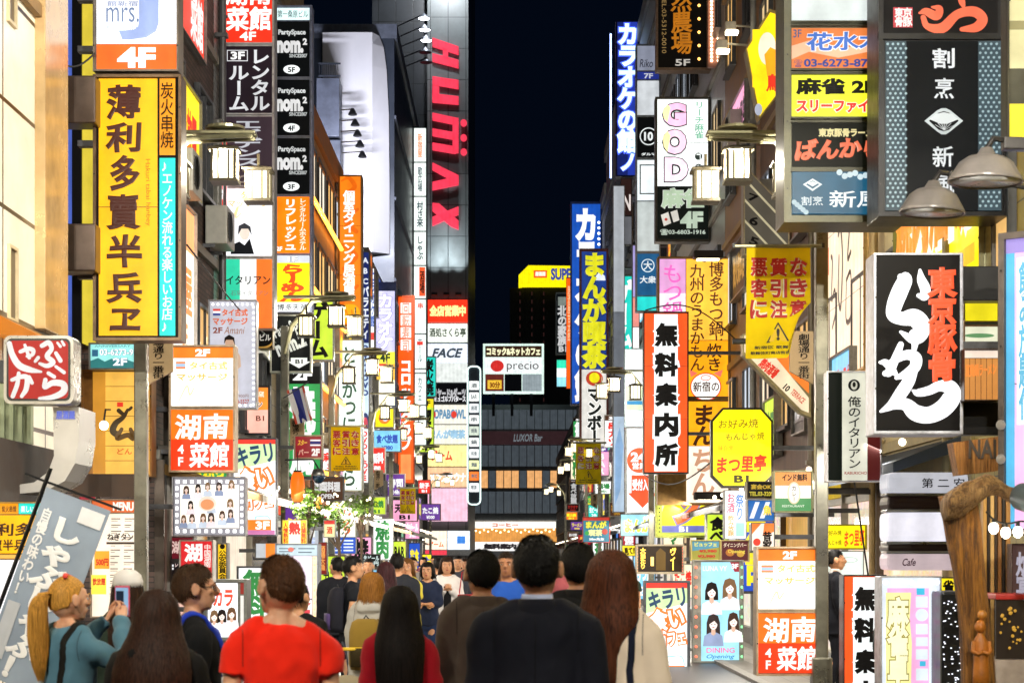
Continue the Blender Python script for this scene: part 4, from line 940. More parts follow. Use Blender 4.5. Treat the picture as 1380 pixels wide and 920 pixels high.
sign('white and black mahjong sign with rainbow bubble letters running down', 45, (883, 131, 957, 326), [
    p(886, 134, 954, 251, 'f2f7f5', 1.2), t('G', 892, 138, 926, 172, 'f7b7d8', b=.07, o='26302c', ow=.05), t('O', 892, 174, 926, 210, 'f6c6de', b=.07, o='26302c', ow=.05), t('D', 894, 212, 928, 247, 'f3d0e4', b=.07, o='26302c', ow=.05), g([(893, 150), (899, 142), (903, 146), (899, 166), (894, 160)], 'f6e6a0'), g([(893, 186), (899, 178), (903, 184), (899, 206), (894, 198)], 'f6e6a0'), t('リーチ麻雀', 936, 138, 948, 188, '6aa286', b=.02, v=1), e(941, 212, 5, 5, '2b332f'), e(941, 227, 5, 5, '2b332f'), e(941, 241, 5, 5, '2b332f'), t('ゴッド', 937.5, 206, 944.5, 247, 'eef4f0', b=.02, v=1),
    p(886, 252, 954, 322, '1a211d', .6), t('麻雀', 890, 254, 950, 283, 'cfe8c6', b=.05, o='f4faf0', ow=.03), t('4F', 916, 286, 947, 309, 'd6ead2', b=.06), g([(890, 291), (900, 287), (904, 302), (894, 306)], 'f3efe4'), g([(903, 287), (912, 284), (915, 298), (907, 301)], 'f3efe4'), e(897, 297, 2, 2, 'd0483a'), t('☎03-6803-1916', 889, 310, 950, 318, 'd7e6d6', b=.03)], frame='47443c', fw=2.5, side=Rr, d=.35)
sign('black fifth floor sign with gold brush characters and a row of small amber bulbs', 45, (884, -80, 958, 95), [p(887, -76, 952, 91, '15100c', .5), t('大自然農場', 905, -70, 932, 72, 'e58a1c', b=.02, v=1, br=.014), t('TEL:03-5312-0010', 856, 30, 934, 36, 'b5935a', rot=-90), t('5F', 910, 80, 930, 89, 'efe8de', b=.02)] + [bulbs(942, 8 + 18 * i, 950, 8 + 18 * i, 1, 2, 'ffb85a', 3.) for i in range(5)], frame='7d6552', fw=2.5, side=Rr, d=.35, arms=3)
sign('tall blue neon karaoke sign with glowing white katakana, upper middle', 70, (830, 28, 861, 238), [p(832, 30, 846, 236, '1d2f86', .5), p(846, 30, 859, 236, '2840b4', .7), t('カラオケの館', 833, 32, 859, 205, 'cdf3fb', b=.05, v=1, o='4a62f0', ow=.05, s_=1.4), t('ノ', 835, 206, 856, 232, 'cdf3fb', b=.05, o='4a62f0', s_=1.4)], frame='1b2250', fw=1.5, side=Rr, d=.6)
MB().tube([(X(823, 74), 74, H(240, 74)), (X(823, 74), 74, H(46, 74))], .035, 6).build('neon_line', lit('9fb6ff', 4.))
tag(bpy.data.objects['neon_line'], 'thin white vertical neon tube on the building edge left of the blue neon sign', 'neon tube')
sign('big blue vertical sign with white katakana, edged by a row of white bulbs', 99, (769, 272, 811, 545), [p(771, 275, 809, 543, '1450b4', .9), t('カラオケの鉄', 776, 281, 804, 540, 'ffffff', b=.06, v=1), bulbs(807, 300, 807, 542, 34, 1.7, 'ffffff', 3.)], frame='23366a', fw=1.5, side=Rr, d=.8)
sign('blue and white manga cafe sign with bold yellow hiragana over a red disc', 91, (781, 335, 820, 624), [p(784, 339, 817, 497, '1c3f8c', .8), t('まんが喫茶', 786, 341, 815, 495, 'e6e21c', b=.055, v=1, o='15306e', ow=.05), g([(803, 372), (808, 366), (815, 372), (816, 378), (803, 378)], 'e9f1f8'), p(784, 498, 817, 620, 'd6d3cc', .95), e(801, 510, 11.5, 10, 'b43a22'), e(801, 509, 7, 7, 'e0d412'), t('マンボー', 792, 522, 810, 598, '1f2420', b=.05, v=1, o='f4f4ee'), q(784, 600, 817, 620, 'b7b4ac')], frame='5a2a22', fw=2, side=Rr, d=.6)
sign('slim black sign with white vertical characters beside the orange strip', 150, (749, 394, 767, 478), [p(750, 396, 766, 476, '1a2226', .5), q(752, 400, 764, 412, '9aa49c'), t('北の家族', 752, 412, 764, 465, 'ffffff', b=.05, v=1), t('B1', 753, 466, 764, 474, 'ffffff', b=.05)], frame='9aa4a4', fw=.8, side=0, d=.6)
sign('narrow orange strip sign running down between the two dark towers and the blue sign', 140, (763, 374, 771, 524), [p(763.5, 375, 770.5, 523, 'f65a12', 1.1), t('居酒屋甘太郎', 765, 385, 769, 460, 'ffd2a6', v=1)], fw=.4, frame='a03a10')
sign('small teal and white plate below the black vertical sign', 150, (750, 484, 764, 521), [p(750.5, 485, 763.5, 496, '32d6ac', 1.1), p(750.5, 496, 763.5, 508, 'eefaf8', 1.2), p(750.5, 508, 763.5, 520.5, '8fd8e6', 1.1)], fw=.4)
sign('white round the clock sign with an orange disc and a down arrow', 56, (843, 575, 888, 692), [p(845, 577, 886, 690, 'f3f6f4', 1.15), e(862, 620, 17, 17, 'f0623a'), t('24', 850, 609, 870, 622, 'ffffff', b=.05), t('営業', 852, 623, 872, 632, 'ffffff', b=.03), g([(851, 640), (880, 640), (880, 664), (886, 664), (866, 684), (846, 664), (851, 664)], 'ee5630'), t('受付入口', 852, 645, 880, 661, 'ffffff', b=.04)], frame='c4c9cc', fw=1.5, side=Rr, d=.3)
sign('yellow basement bar sign with a chunky orange katakana and dotted green border', 44, (883, 640, 958, 724), [p(886, 643, 955, 721, 'c9d454', 1.05), q(892, 643, 949, 717, 'f8f6a4', 1.1), g([(906, 650), (949, 650), (949, 708), (892, 708), (892, 690)], 'f4ea1e'), t('サロン', 908, 570, 942, 706, 'f0703a', b=.06, v=1, o='8a86b0', ow=.05), q(892, 708, 949, 717, '6a6eb2'), t('B1', 915, 709, 927, 716, 'ffffff', b=.04)] + [bulbs(888.5, 648, 888.5, 716, 14, 1, '4a5a18', .1), bulbs(952.5, 648, 952.5, 716, 14, 1, '4a5a18', .1)], frame='9aa04a', fw=1.5, side=Rr)
sign('amber dot matrix board with glowing vertical characters, low on the right', 33, (857, 733, 922, 773), [p(860, 736, 919, 770, '3a2408', .5), t('大当たり', 863, 738, 870, 766, 'ffca50', b=.05, v=1, s_=2.2), t('ヴィー', 903, 738, 911, 768, 'ffca50', b=.05, v=1, s_=2.2), q(877, 750, 881, 762, 'ffd66a', 2.4), g([(884, 768), (884, 744), (890, 738), (897, 744), (897, 768)], '7a5a1c', .7), bulbs(858.5, 738, 858.5, 769, 9, 1.1, 'ff8a50', 2.), bulbs(920.5, 738, 920.5, 769, 9, 1.1, 'ff5040', 2.)], frame='a59a86', fw=2, side=Rr, d=.3, arms=1)
sign('tiny yellow tilted plate with black characters left of the amber board', 33.5, (838, 734, 858, 749), [p(839, 735, 857, 748, 'f6d81a', 1.1), t('見て!!', 841, 737, 856, 747, '2a2208', b=.05, rot=8)], fw=.5, side=0, d=.06)
sign('red and yellow manga cafe poster with blue frame, low between the pole and the suit', 70, (785, 696, 822, 731), [p(786, 697, 821, 730, '2c7890', .9), q(786, 697, 821, 701, 'c23a2a'), t('まんが', 789, 701, 818, 712, 'e9e04a', b=.06, o='2a5a3a'), t('喫茶', 793, 713, 812, 722, 'f0ea9a', b=.05), e(815, 716, 4, 4, 'b23a2a'), e(791, 718, 3, 3, '3aa04a'), t('50m先左', 794, 724, 814, 728, 'ffffff', b=.03)], frame='8a2f24', fw=1, side=Rr, arms=1)
sign('pale blue manga cafe board with lime bubble hiragana under an awning', 62, (836, 692, 882, 722), [p(837, 693, 881, 721, '9fdcec', 1.1), t('まんが', 841, 697, 878, 718, 'e8f05a', b=.06, o='ffffff', ow=.05)], fw=.8, side=Rr, arms=1)
sign('white, red and green cafe sign with slanted characters standing on the right pavement', 30, (868, 782, 930, 918), [
    p(871, 785, 926, 915, 'f7fbfb', 1.2), q(871, 785, 926, 792, 'e33a2e'), g([(871, 792), (926, 792), (926, 812), (871, 826)], 'bfe0a0'), t('キラリ', 874, 793, 924, 820, '26415e', b=.04, rot=10), t('食い', 872, 815, 925, 852, 'ffffff', b=.04, rot=9, o='f0722a', ow=.12), t('カフェ', 884, 848, 925, 872, 'ffffff', b=.03, rot=9, o='f0722a', ow=.12), br([[(900, 884, 1.5), (918, 884, 1.5), (920, 900, 1.5), (900, 901, 1.5)]], '8ed4e0'), q(890, 896, 922, 908, 'f07a24'), t('3F', 900, 898, 920, 908, 'ffffff', b=.04)], frame='50545c', fw=2.5, d=.3)
sign('sky blue third floor poster of four women with coloured bulbs down both sides', 31, (934, 754, 1002, 892), [p(945, 757, 996, 890, '9fdcf0', 1.1), t('LUNA VY', 947, 762, 980, 769, 'dff4fc', b=.03), g([(984, 757), (996, 757), (996, 770), (990, 770)], '9a2430'), t('3F', 986, 759, 995, 766, 'ffffff', b=.04), bulbs(938, 764, 938, 884, 10, 2., 'ff7a5a', 1.5), bulbs(1000, 764, 1000, 884, 10, 2., '8af0a0', 1.5), t('DINING', 952, 872, 990, 879, 'e070a0', b=.02), t('Opening', 952, 881, 990, 888, '3a8ac0', b=.02, sh=.3)] + girls(946, 780, 996, 866, [2, 2], 'f4e4dc'), frame='8f8f88', fw=1.5, d=.25)
sign('green edged photo menu board with red prices above the blue women poster', 31.5, (931, 727, 971, 755), [p(933, 729, 969, 753, 'a8a040', .8), g([(933, 729), (969, 729), (969, 737), (933, 742)], '5a9ab0'), t('ビュッフェ', 936, 730, 966, 736, 'f0e85a', b=.04), t('¥3,980', 942, 740, 966, 744.5, 'c23020', b=.05), t('¥2,980', 940, 747, 964, 751.5, 'c23020', b=.05)], frame='b8a860', fw=1, side=Rr, arms=1)
sign('dark red photo board with gold writing, right of the green menu board', 31.5, (971.5, 727, 1010, 757), [p(973, 729, 1008, 755, '5a1a22', .7), e(984, 744, 6, 5, 'c0742c'), e(998, 746, 5, 4, 'd0a03c'), t('ダイニングバー', 975, 731, 1006, 737, 'f0dcc0', b=.03), t('Opening', 981, 740, 1004, 746, 'e8d050', b=.03)], frame='9a8a60', fw=1, side=Rr, arms=1)
sign('white and orange double sign box, massage above restaurant, standing low by the right lantern post', 22, (1019, 736, 1108, 910), [
    p(1022, 740, 1105, 755, 'f47a24', 1.1), t('2F', 1055, 742, 1074, 753, 'ffffff', b=.05), p(1022, 755.5, 1105, 820, 'fdfdfb', 1.25), q(1026, 761, 1042, 764, 'ef8a5c', 1.1), q(1026, 764, 1042, 768, 'a3c6e8', 1.1), q(1026, 768, 1042, 771, 'ef8a5c', 1.1), t('タイ古式', 1047, 760, 1098, 771, 'e6b866', b=.04), t('マッサージ', 1030, 777, 1098, 787, 'e2ae58', b=.04), br([[(1036, 816, 1), (1046, 797, 2), (1050, 806, 2), (1056, 798, 1.5)]], 'ecca92'),
    fr(1019, 820, 1108, 825, 2, 'b7a58c'), p(1022, 826, 1105, 866, 'fb6f16', 1.05), p(1022, 866, 1105, 906, 'f0390f', 1.05), t('湖南', 1028, 830, 1100, 866, 'fff8f2', b=.028, br=.014), t('菜館', 1046, 869, 1100, 903, 'fff8f2', b=.028, br=.014), t('4F', 1028, 871, 1042, 903, 'fff8f2', b=.03, v=1)], frame='b39d82', fw=2.5, d=.28)
sign('orange, white and green Indian curry poster with an ornate oval badge', 24, (1043, 634, 1095, 690), [p(1045, 636, 1093, 654, 'd98226', .95), p(1045, 654, 1093, 671, 'ece6da', 1.), p(1045, 671, 1093, 688, '3f8a4e', .85), t('インド無料', 1054, 638, 1088, 648, '2b1c10', b=.04), e(1070, 664, 9, 15, 'd8c9a4'), e(1070, 664, 7, 13, 'f6f1e4'), t('カレー', 1067, 654, 1073, 676, '3a3026', b=.02, v=1), t('RESTAURANT', 1054, 680, 1084, 683, 'e6f0e0')], frame='6a6a4a', fw=1, side=Rr, arms=1)
sign('black and yellow telephone number plate between the octagon and the curry poster', 25, (1006, 648, 1046, 672), [p(1008, 650, 1044, 670, '1a160e', .4), t('宴会OK', 1012, 652, 1040, 659, 'e8c02a', b=.04), t('TEL.03-3209', 1010, 662, 1042, 668, 'e8d83a', b=.04)], frame='4a4030', fw=1, side=Rr, arms=1)
sign('white poster strip with vertical rainbow brush writing under the yellow octagon', 27.5, (976, 660, 1006, 726), [p(977, 661, 1005, 725, 'eef2f6', 1.1), t('お酒', 980, 664, 990, 690, 'd84a6a', b=.02, v=1, br=.02), t('祭り', 992, 666, 1002, 700, '4a7ac0', b=.02, v=1, br=.02), t('飲み放題', 981, 694, 989, 722, 'e09a3a', b=.02, v=1), q(992, 704, 1003, 722, '9ad0c0')], fw=1, side=Rr, arms=1)
sign('blue and white striped fish poster beside a white one, under the phone number plate', 25.5, (1007, 673, 1044, 702), [p(1008, 674, 1043, 701, '2a68b0', .9), g([(1010, 698), (1018, 676), (1024, 676), (1016, 698)], 'e8f0f8'), g([(1024, 698), (1032, 676), (1038, 676), (1030, 698)], 'e8f0f8'), t('魚', 1028, 680, 1040, 694, 'f0d040', b=.04)], fw=1, side=Rr, arms=1)
sign('orange sunburst poster with black vertical characters over a red spot', 26, (1012, 704, 1044, 742), [p(1013, 705, 1043, 741, 'f6e4d4', 1.1), g([(1013, 705), (1026, 705), (1013, 720)], 'f07a3a'), g([(1030, 705), (1043, 705), (1043, 716), (1028, 722)], 'f07a3a'), t('昔家', 1028, 716, 1040, 740, '241a10', b=.04, v=1), e(1020, 730, 5, 5, 'd83a2a')], fw=1, side=Rr, arms=1)
sign('small yellow sign with black and red brush hiragana above the suited man', 25, (1108, 706, 1168, 740), [p(1110, 708, 1166, 738, 'fbe416', 1.08), t('お好み焼', 1112, 714, 1134, 721, '3a3008', b=.01, br=.01), t('もんじゃ焼', 1112, 727, 1134, 734, '3a3008', b=.01, br=.01), t('まつ里亭', 1138, 712, 1165, 736, 'e8501c', b=.03, br=.015)], frame='a59a3a', fw=1.5, side=Rr, arms=1)
sign('white frosted kitchen sign plate behind the suited man, with pale lettering', 25.3, (1112, 742, 1164, 775), [p(1113, 743, 1163, 774, 'dfeadf', 1.1), e(1145, 754, 11, 4, 'b4c4b8'), e(1145, 754, 9.5, 3, 'dfeadf')], fw=1, side=Rr, arms=1)
sign('pink and yellow scroll sign in a lit bulb frame, right of the low information sign', 18.6, (1186, 776, 1268, 1000), [p(1188, 778, 1266, 998, 'dfe8f6', .95), q(1196, 792, 1252, 998, 'f1a9d6', 1.), g([(1194, 798), (1228, 798), (1226, 834), (1229, 866), (1226, 998), (1194, 998)], 'efe79a', 1.05), t('麻雀卓', 1197, 806, 1223, 920, 'fbf7c8', b=.05, v=1, o='8f8438', ow=.04), q(1235, 792, 1246, 801, '40b4d6'), q(1234, 803, 1250, 818, 'd9e4ea'), e(1242, 828, 8.5, 8.5, 'd9e4ea'), q(1234, 840, 1250, 854, 'd9e4ea'), q(1234, 858, 1250, 870, 'd9e4ea'), q(1234, 874, 1250, 888, 'd9e4ea'), q(1239, 890, 1247, 897, '40b4d6'), q(1234, 900, 1250, 916, 'd9e4ea')] +
    [bulbs(1192, 784, 1262, 784, 5, 3.2, 'ffffff', 2.6), bulbs(1260.5, 798, 1260.5, 918, 7, 3.2, 'ffffff', 2.6)], frame='c9cdd6', fw=2, d=.3)
sign('small yellow and black mahjong plate between the bulb framed sign and the carved log', 19.5, (1266, 777, 1302, 802), [p(1268, 779, 1300, 800, 'f9dc1c', 1.05), t('雀', 1270, 781, 1286, 798, '14120a', b=.05), e(1294, 790, 5, 8, 'e0442a')], fw=1.5, frame='5a5a50', side=0, d=.1)
sign('maroon pillar sign of white characters at the right edge, under the bulb string', 13.2, (1362, 732, 1400, 850), [p(1364, 734, 1398, 848, '5e4440', .5), t('炉宴中', 1370, 744, 1392, 838, 'cfcbe0', b=.03, v=1)], frame='4a3634', fw=1, d=.12)
sign('pink and blue angled sign at the right edge with round lamps on its rim', 0, (0, 0, 130, 236), [
    p(4, 4, 126, 232, 'f6b4e2', 1.05), q(4, 4, 12, 232, '58b8e6', .9), q(4, 4, 126, 16, '9a8ad0', .9), q(14, 20, 30, 150, 'f4f8fa', 1.1), t('飲み放題付', 16, 24, 28, 146, '5aa8c8', b=.03, v=1), q(34, 60, 60, 80, 'd03a50'), q(46, 30, 126, 96, 'f6eecf', 1.1), t('相席', 56, 36, 120, 90, 'e8c060', b=.05), q(34, 100, 126, 116, '9ae0d8', 1.), t('女性無料', 44, 102, 120, 114, '4a9a8a', b=.03), e(84, 142, 42, 26, 'f05a3a'), q(46, 128, 126, 154, 'fdfdff', 1.3), t('居酒屋', 52, 130, 122, 152, 'e890c0', b=.03), q(40, 174, 126, 192, '2a2a24', .3), t('21時半まで', 44, 177, 122, 189, 'f0f040', b=.03), q(34, 206, 126, 226, '6ac0e6'), bulbs(3, 150, 3, 230, 4, 4., 'c8bca8', .3)], yaw=R(-38), world=(4.34, 15.2, 1.82, 1.3, 2.36), frame='57504e', fw=5, d=.22, side=0)
sign('cream facade panel with slanting black calligraphy and a small red seal', 0, (0, 0, 360, 420), [
    p(3, 3, 357, 417, 'fbe3c4', 1.05), t('天串', 22, 40, 66, 150, '2c2118', b=.02, v=1, br=.012), t('口福ゆめ', 90, 24, 280, 64, '4a3a2a', b=.0, br=.012), t('自家製', 96, 110, 160, 140, 'd0442a', b=.01, br=.01), t('一品料理', 176, 92, 280, 128, '4a3a2a', br=.01), q(24, 224, 66, 262, 'd8481e'), br([[(90, 240, 7), (100, 250, 8), (94, 300, 7), (120, 290, 6), (128, 320, 8), (100, 340, 6)], [(150, 220, 8), (170, 214, 8), (184, 260, 9), (170, 320, 9), (150, 300, 8), (156, 250, 7)], [(220, 210, 7), (240, 220, 8), (226, 262, 8), (250, 258, 7)], [(216, 290, 7), (250, 286, 7), (252, 340, 8), (214, 342, 7), (216, 292, 6)]], '3c3026')], yaw=R(-90), world=(4.42, 26.6, 4.0, 3.6, 4.2), d=.08, frame='c9a86a', fw=3)
sign('bright yellow facade signboard with big orange and white lettering, behind the black towers', 0, (0, 0, 420, 190), [
    p(3, 3, 417, 187, 'f6e81a', 1.05), t('焼肉酒場', 20, 20, 400, 150, 'f28a1c', b=.06, o='fbfbe8', ow=.05), q(10, 160, 410, 178, 'f5b41c')], yaw=R(-90), world=(4.38, 20.6, 4.3, 4.2, 1.9), d=.12, frame='6a6a50')
sign('yellow five sided sign with a red brush character, jutting from the right facade', 30, (1005, 12, 1054, 162), [
    p(1014, 40, 1050, 118, 'fbd810', 1.1), g([(1007, 66), (1038, 17), (1052, 22), (1052, 120), (1024, 157)], 'fbd810'), e(1034, 66, 12, 22, 'f6dcc0'), g([(1030, 74), (1038, 64), (1050, 70), (1050, 100), (1034, 104)], 'f7a01c'), t('鳥', 1032, 100, 1050, 124, 'd8301c', b=.04, br=.02), e(1022, 148, 5, 8, '9aa0b0')], shape=[(1005, 66), (1037, 12), (1054, 18), (1054, 122), (1023, 161)], frame='9a8c50', side=Rr, arms=1, d=.3)
# ================================================================ street lanterns
steel = paint('8d8a6e', .35, .6, .2, 6)
dark_steel = paint('3a3c40', .45, .6, .3, 6)
plate_m = paint('b49a72', .5, .1, .12, 3)
def lantern_glass():
    m, nt, b = nodes_mat('frosted_lantern_glass')
    nt.nodes.remove(b)
    tr = node(nt, 'ShaderNodeBsdfTransparent'); em = node(nt, 'ShaderNodeEmission', Strength=2.9); em.inputs[0].default_value = (*lin('fff0c4'), 1)
    mx = node(nt, 'ShaderNodeMixShader'); mx.inputs[0].default_value = .6
    nt.links.new(tr.outputs[0], mx.inputs[1]); nt.links.new(em.outputs[0], mx.inputs[2]); nt.links.new(mx.outputs[0], nt.nodes['Material Output'].inputs[0])
    return m
glass_m = lantern_glass()
lantern_metal = paint('3c3420', .45, .3, .2, 6)
def lamp_post(x, Z, dr, label, power=260, plate=True, reach=1.25, top=6.25, ext=False):
    root = thing('lamp_post', label, 'street lamp', (x, Z, .045), 0, 'lantern posts along the street')
    mb = MB().box(-.07, -.07, 0, .07, .07, top - .5, .012).box(-.11, -.11, 0, .11, .11, .5, .02)
    mb.build('pole', paint('7f7d70', .3, .75, .25, 4), root)
    ar = MB()
    for s in (-.09, .09):
        ar.tube([(0, s, top - 1.0), (dr * .12, s, top - .5), (dr * .5, s, top - .04), (dr * reach, s, top)], .03, 6)
    ar.box(min(0, dr * reach) - .02, -.12, top + .01, max(0, dr * reach) + .02, .12, top + .05, .01)
    ar.lathe([(.02, 0), (.22, .02), (.22, .05), (.02, .06)], (dr * reach * .74, 0, top + .055), 18)
    ar.build('arm', steel, root)
    for (ox, oy, dz) in ((dr * reach * .74, 0., 0.), (dr * reach * .98, .55, -.12), (dr * reach * .34, -.35, -.22)):
        z = top - .16 + dz
        ln = MB()
        if dz == 0.:
            l = bpy.data.lights.new('lantern_light', 'POINT'); l.energy = power; l.color = (1, .93, .78); l.shadow_soft_size = .06
            o = bpy.data.objects.new('lantern_light', l); COL.objects.link(o); o.parent = root; o.location = (ox, oy, z - .16)
        ln.tube([(ox, oy, z + .22), (ox, oy, z - .02)], .022, 6)
        ln.rings([[(ox + a * q_, oy + b * q_, zz) for a, b in ((-1, -1), (1, -1), (1, 1), (-1, 1))] for q_, zz in ((.06, z + .05), (.21, z - .0), (.21, z - .035))])
        for a in (-1, 1):
            for b in (-1, 1): ln.box(ox + a * .155 - .018, oy + b * .155 - .018, z - .43, ox + a * .155 + .018, oy + b * .155 + .018, z - .03)
            ln.box(ox + a * .07 - .011, oy - .17, z - .43, ox + a * .07 + .011, oy - .155, z - .03).box(ox + a * .07 - .011, oy + .155, z - .43, ox + a * .07 + .011, oy + .17, z - .03)
        ln.box(ox - .19, oy - .19, z - .47, ox + .19, oy + .19, z - .43)
        cc_ = np.array([ox, oy, z + .1])
        ln.v = [cc_ + (v_ - cc_) * .8 for v_ in ln.v]
        o = ln.build('lantern', lantern_metal, root)
        gl_ = MB().box(ox - .147, oy - .147, z - .428, ox + .147, oy + .147, z - .04); gl_.v = [cc_ + (v_ - cc_) * .8 for v_ in gl_.v]; gl_.build('lantern_glass', glass_m, o)
    if plate:
        zt, zb = H(452, 22), H(540, 22)
        pl = MB().prism([(dr * .09, zb + .14), (dr * .09, zt), (dr * .35, zt), (dr * .35, zb + .28)] if True else [], -.03, .03)
        o = pl.build('name_plate', plate_m, root)
        m_ = MB(); xa, xb = sorted((dr * .135, dr * .255))
        put_text(m_, '劇場通り一番街', xa + .0, zb + .2, xb, zt - .03, -.035, b=.015, v=True)
        m_.build('lettering', lit('2a1a10', .02), o)
    return root
LP = [(-4.1, 22, 1, 'lantern post with tan name plate in front of the wood plank panel', True),
      (3.42, 22, -1, 'lantern post with tan name plate beside the large yellow warning banner', True),
      (X(384, 35.8), 35.8, 1, 'lantern post beside the Thai flag on the left', True), (3.5, 50, -1, 'lantern post half hidden behind the hanging information sign', False),
      (X(447, 45.4), 45.4, 1, 'lantern post before the white hiragana sign, carrying a yellow warning banner', True), (X(500, 57), 57, 1, 'lantern post in front of the red and white video sign', True),
      (X(527, 67), 67, 1, 'lantern post near the foot of the long orange katakana sign', False), (X(808, 79), 79, -1, 'lantern post below the manga cafe sign, with a yellow warning banner', True),
      (X(762, 128), 128, -1, 'farthest lantern post on the right, against the dark glass building', False), (X(790, 96), 96, -1, 'lantern post between the far right one and the manga cafe sign', False),
      (X(552, 84), 84, 1, 'lantern post beyond the long orange katakana sign on the left', False), (X(580, 112), 112, 1, 'far left lantern post before the tall grey building', False),
      (-4.1, 8.5, 1, 'lantern post beside the camera on the left, out of the picture', False), (3.45, 8.5, -1, 'lantern post beside the camera on the right, out of the picture', False), (3.45, 12.2, -1, 'lantern post above the enamel lamp shades, out of the picture', False), (-4.1, 1.5, 1, 'lantern post left of the camera, out of the picture', False), (3.45, 1.5, -1, 'lantern post right of the camera, out of the picture', False)]  # last five: unseen posts added to light the near crowd and cream wall
for x, Z, dr, lb_, pl in LP: lamp_post(x, Z, dr, lb_, power=7500 if Z < 5 else 3200 if Z < 16 else 650 if Z < 40 else 800, plate=pl, top=6.25 if Z > 16 else 6.6)

# ================================================================ cloth banners
def wave(x, z, W_, H_, amp, ph=0.):
    u, v_ = x / W_, -z / H_
    return amp * (math.sin(4.2 * u + 2 * v_ + ph) * .5 + math.sin(9 * u - 3 * v_ + ph) * .22) * (.25 + v_) + amp * .8 * v_ * v_ * math.sin(ph + 1)
def cloth(label, name, Z, rect, col, items, amp=.06, ph=0., s=.0, yaw=0., corner=0., tilt=0., lsc='b01c1c', hang=True, group=None, loc=None, cat='banner'):
    x0, y0, x1, y1 = rect
    k = Z / F; W_, H_ = (x1 - x0) * k, (y1 - y0) * k
    root = thing(name, label, cat, loc or (X((x0 + x1) / 2, Z), Z, H(y0, Z)), yaw, group)
    root.rotation_euler[1] = tilt
    def bend(x, z):
        u = (x + W_ / 2) / W_; v_ = -z / H_
        y = wave(x, z, W_, H_, amp, ph)
        cz = z; cx = x
        if corner:      # one lower corner gathers and curls up
            c = max(0, u - .66) * max(0, v_ - .5) * 2
            cz += corner * H_ * c * 2.2; cx -= corner * W_ * c * 1.1; y += corner * .5 * c
        return cx, y, cz
    nx, nz = 22, 30
    V = []; Fc = []
    for j in range(nz + 1):
        for i in range(nx + 1): V.append(bend(-W_ / 2 + W_ * i / nx, -H_ * j / nz))
    for j in range(nz):
        for i in range(nx): a = j * (nx + 1) + i; Fc.append((a, a + nx + 1, a + nx + 2, a + 1))
    n0 = len(V)
    V2 = [(v_[0], v_[1] + .006, v_[2]) for v_ in V]
    mb = MB(); mb.add(V, Fc); mb.add(V2, [f_[::-1] for f_ in Fc])
    o = mb.build('cloth', None, root, True)
    o.data.materials.append(fabric(col, s))
    gr = {}
    cx = (x0 + x1) / 2
    for it in items:
        if it[0] == 't':
            _, txt, a, b_, c_, d_, c, op, oc, ow, st = it
            for cc, bb, dy in (((oc, op['b'] + ow, -.006),) if oc else ()) + ((c, op['b'], -.010 if oc else -.006),):
                m_ = MB(); op2 = dict(op); op2['b'] = bb
                put_text(m_, txt, (a - cx) * k, (y0 - d_) * k, (c_ - cx) * k, (y0 - b_) * k, dy, **op2)
                gr.setdefault(('lettering', cc), []).append(m_)
        else:
            _, pts, c, st = it
            m_ = MB(); m_.prism([((a - cx) * k, (y0 - b_) * k) for a, b_ in pts], -.008, -.005); gr.setdefault(('emblem', c), []).append(m_)
    for (nm, c), ms in gr.items():
        mm = MB()
        for m_ in ms:
            vv = np.concatenate(m_.v)
            nv = []
            for q_ in vv:
                bx_, by_, bz_ = bend(q_[0], q_[2]); nv.append((bx_, by_ + q_[1], bz_))
            mm.add(nv, m_.f)
        mm.build(nm, paint(c, .6, 0, .1, 3), root)
    return root, W_, H_
def fabric(col, s=0.):
    k = ('fabric', col, s)
    if k in MATS: return MATS[k]
    m, nt, b = nodes_mat('cloth')
    c = lin(col)
    tc = node(nt, 'ShaderNodeTexCoord')
    n = node(nt, 'ShaderNodeTexNoise', Scale=2.5, Detail=5.0)
    nt.links.new(tc.outputs['Object'], n.inputs['Vector'])
    nt.links.new(ramp(nt, n.outputs[0], [x * .8 for x in c], [min(1, x * 1.12) for x in c], .3, .7), b.inputs['Base Color'])
    wv = node(nt, 'ShaderNodeTexNoise', Scale=260.0, Detail=2.0)
    nt.links.new(tc.outputs['Object'], wv.inputs['Vector'])
    bp = node(nt, 'ShaderNodeBump', Strength=.25, Distance=.004)
    nt.links.new(wv.outputs[0], bp.inputs['Height']); nt.links.new(bp.outputs[0], b.inputs['Normal'])
    b.inputs['Roughness'].default_value = .85
    b.inputs['Sheen Weight'].default_value = .12 if max(c) > .05 else 0.
    b.inputs['Specular IOR Level'].default_value = .25
    MATS[k] = m
    return m
def warning(x0, y0, x1, y1):
    w_, h_ = x1 - x0, y1 - y0
    U = lambda a: x0 + a * w_
    V_ = lambda a: y0 + a * h_
    its = []
    for r_, ln in enumerate(('悪質な', '客引き', 'に注意')):
        for c, ch in enumerate(ln):
            its.append(t(ch, U(.06 + .31 * c), V_(.09 + .19 * r_), U(.33 + .31 * c), V_(.26 + .19 * r_), 'b81f1c', b=.035, o='fdf6dc', ow=.05))
    tri = [(U(.5), V_(.67)), (U(.68), V_(.86)), (U(.32), V_(.86))]
    its += [g(tri, '1c1608'), g([(U(.5), V_(.695)), (U(.645), V_(.848)), (U(.355), V_(.848))], 'e8c41c'), t('!', U(.475), V_(.73), U(.525), V_(.84), '1c1608', b=.05), t('新宿区 歌舞伎町', U(.14), V_(.885), U(.86), V_(.915), '1c1608', b=.02), t('歌舞伎町商店街振興組合', U(.08), V_(.935), U(.92), V_(.965), '1c1608', b=.02)]
    return its
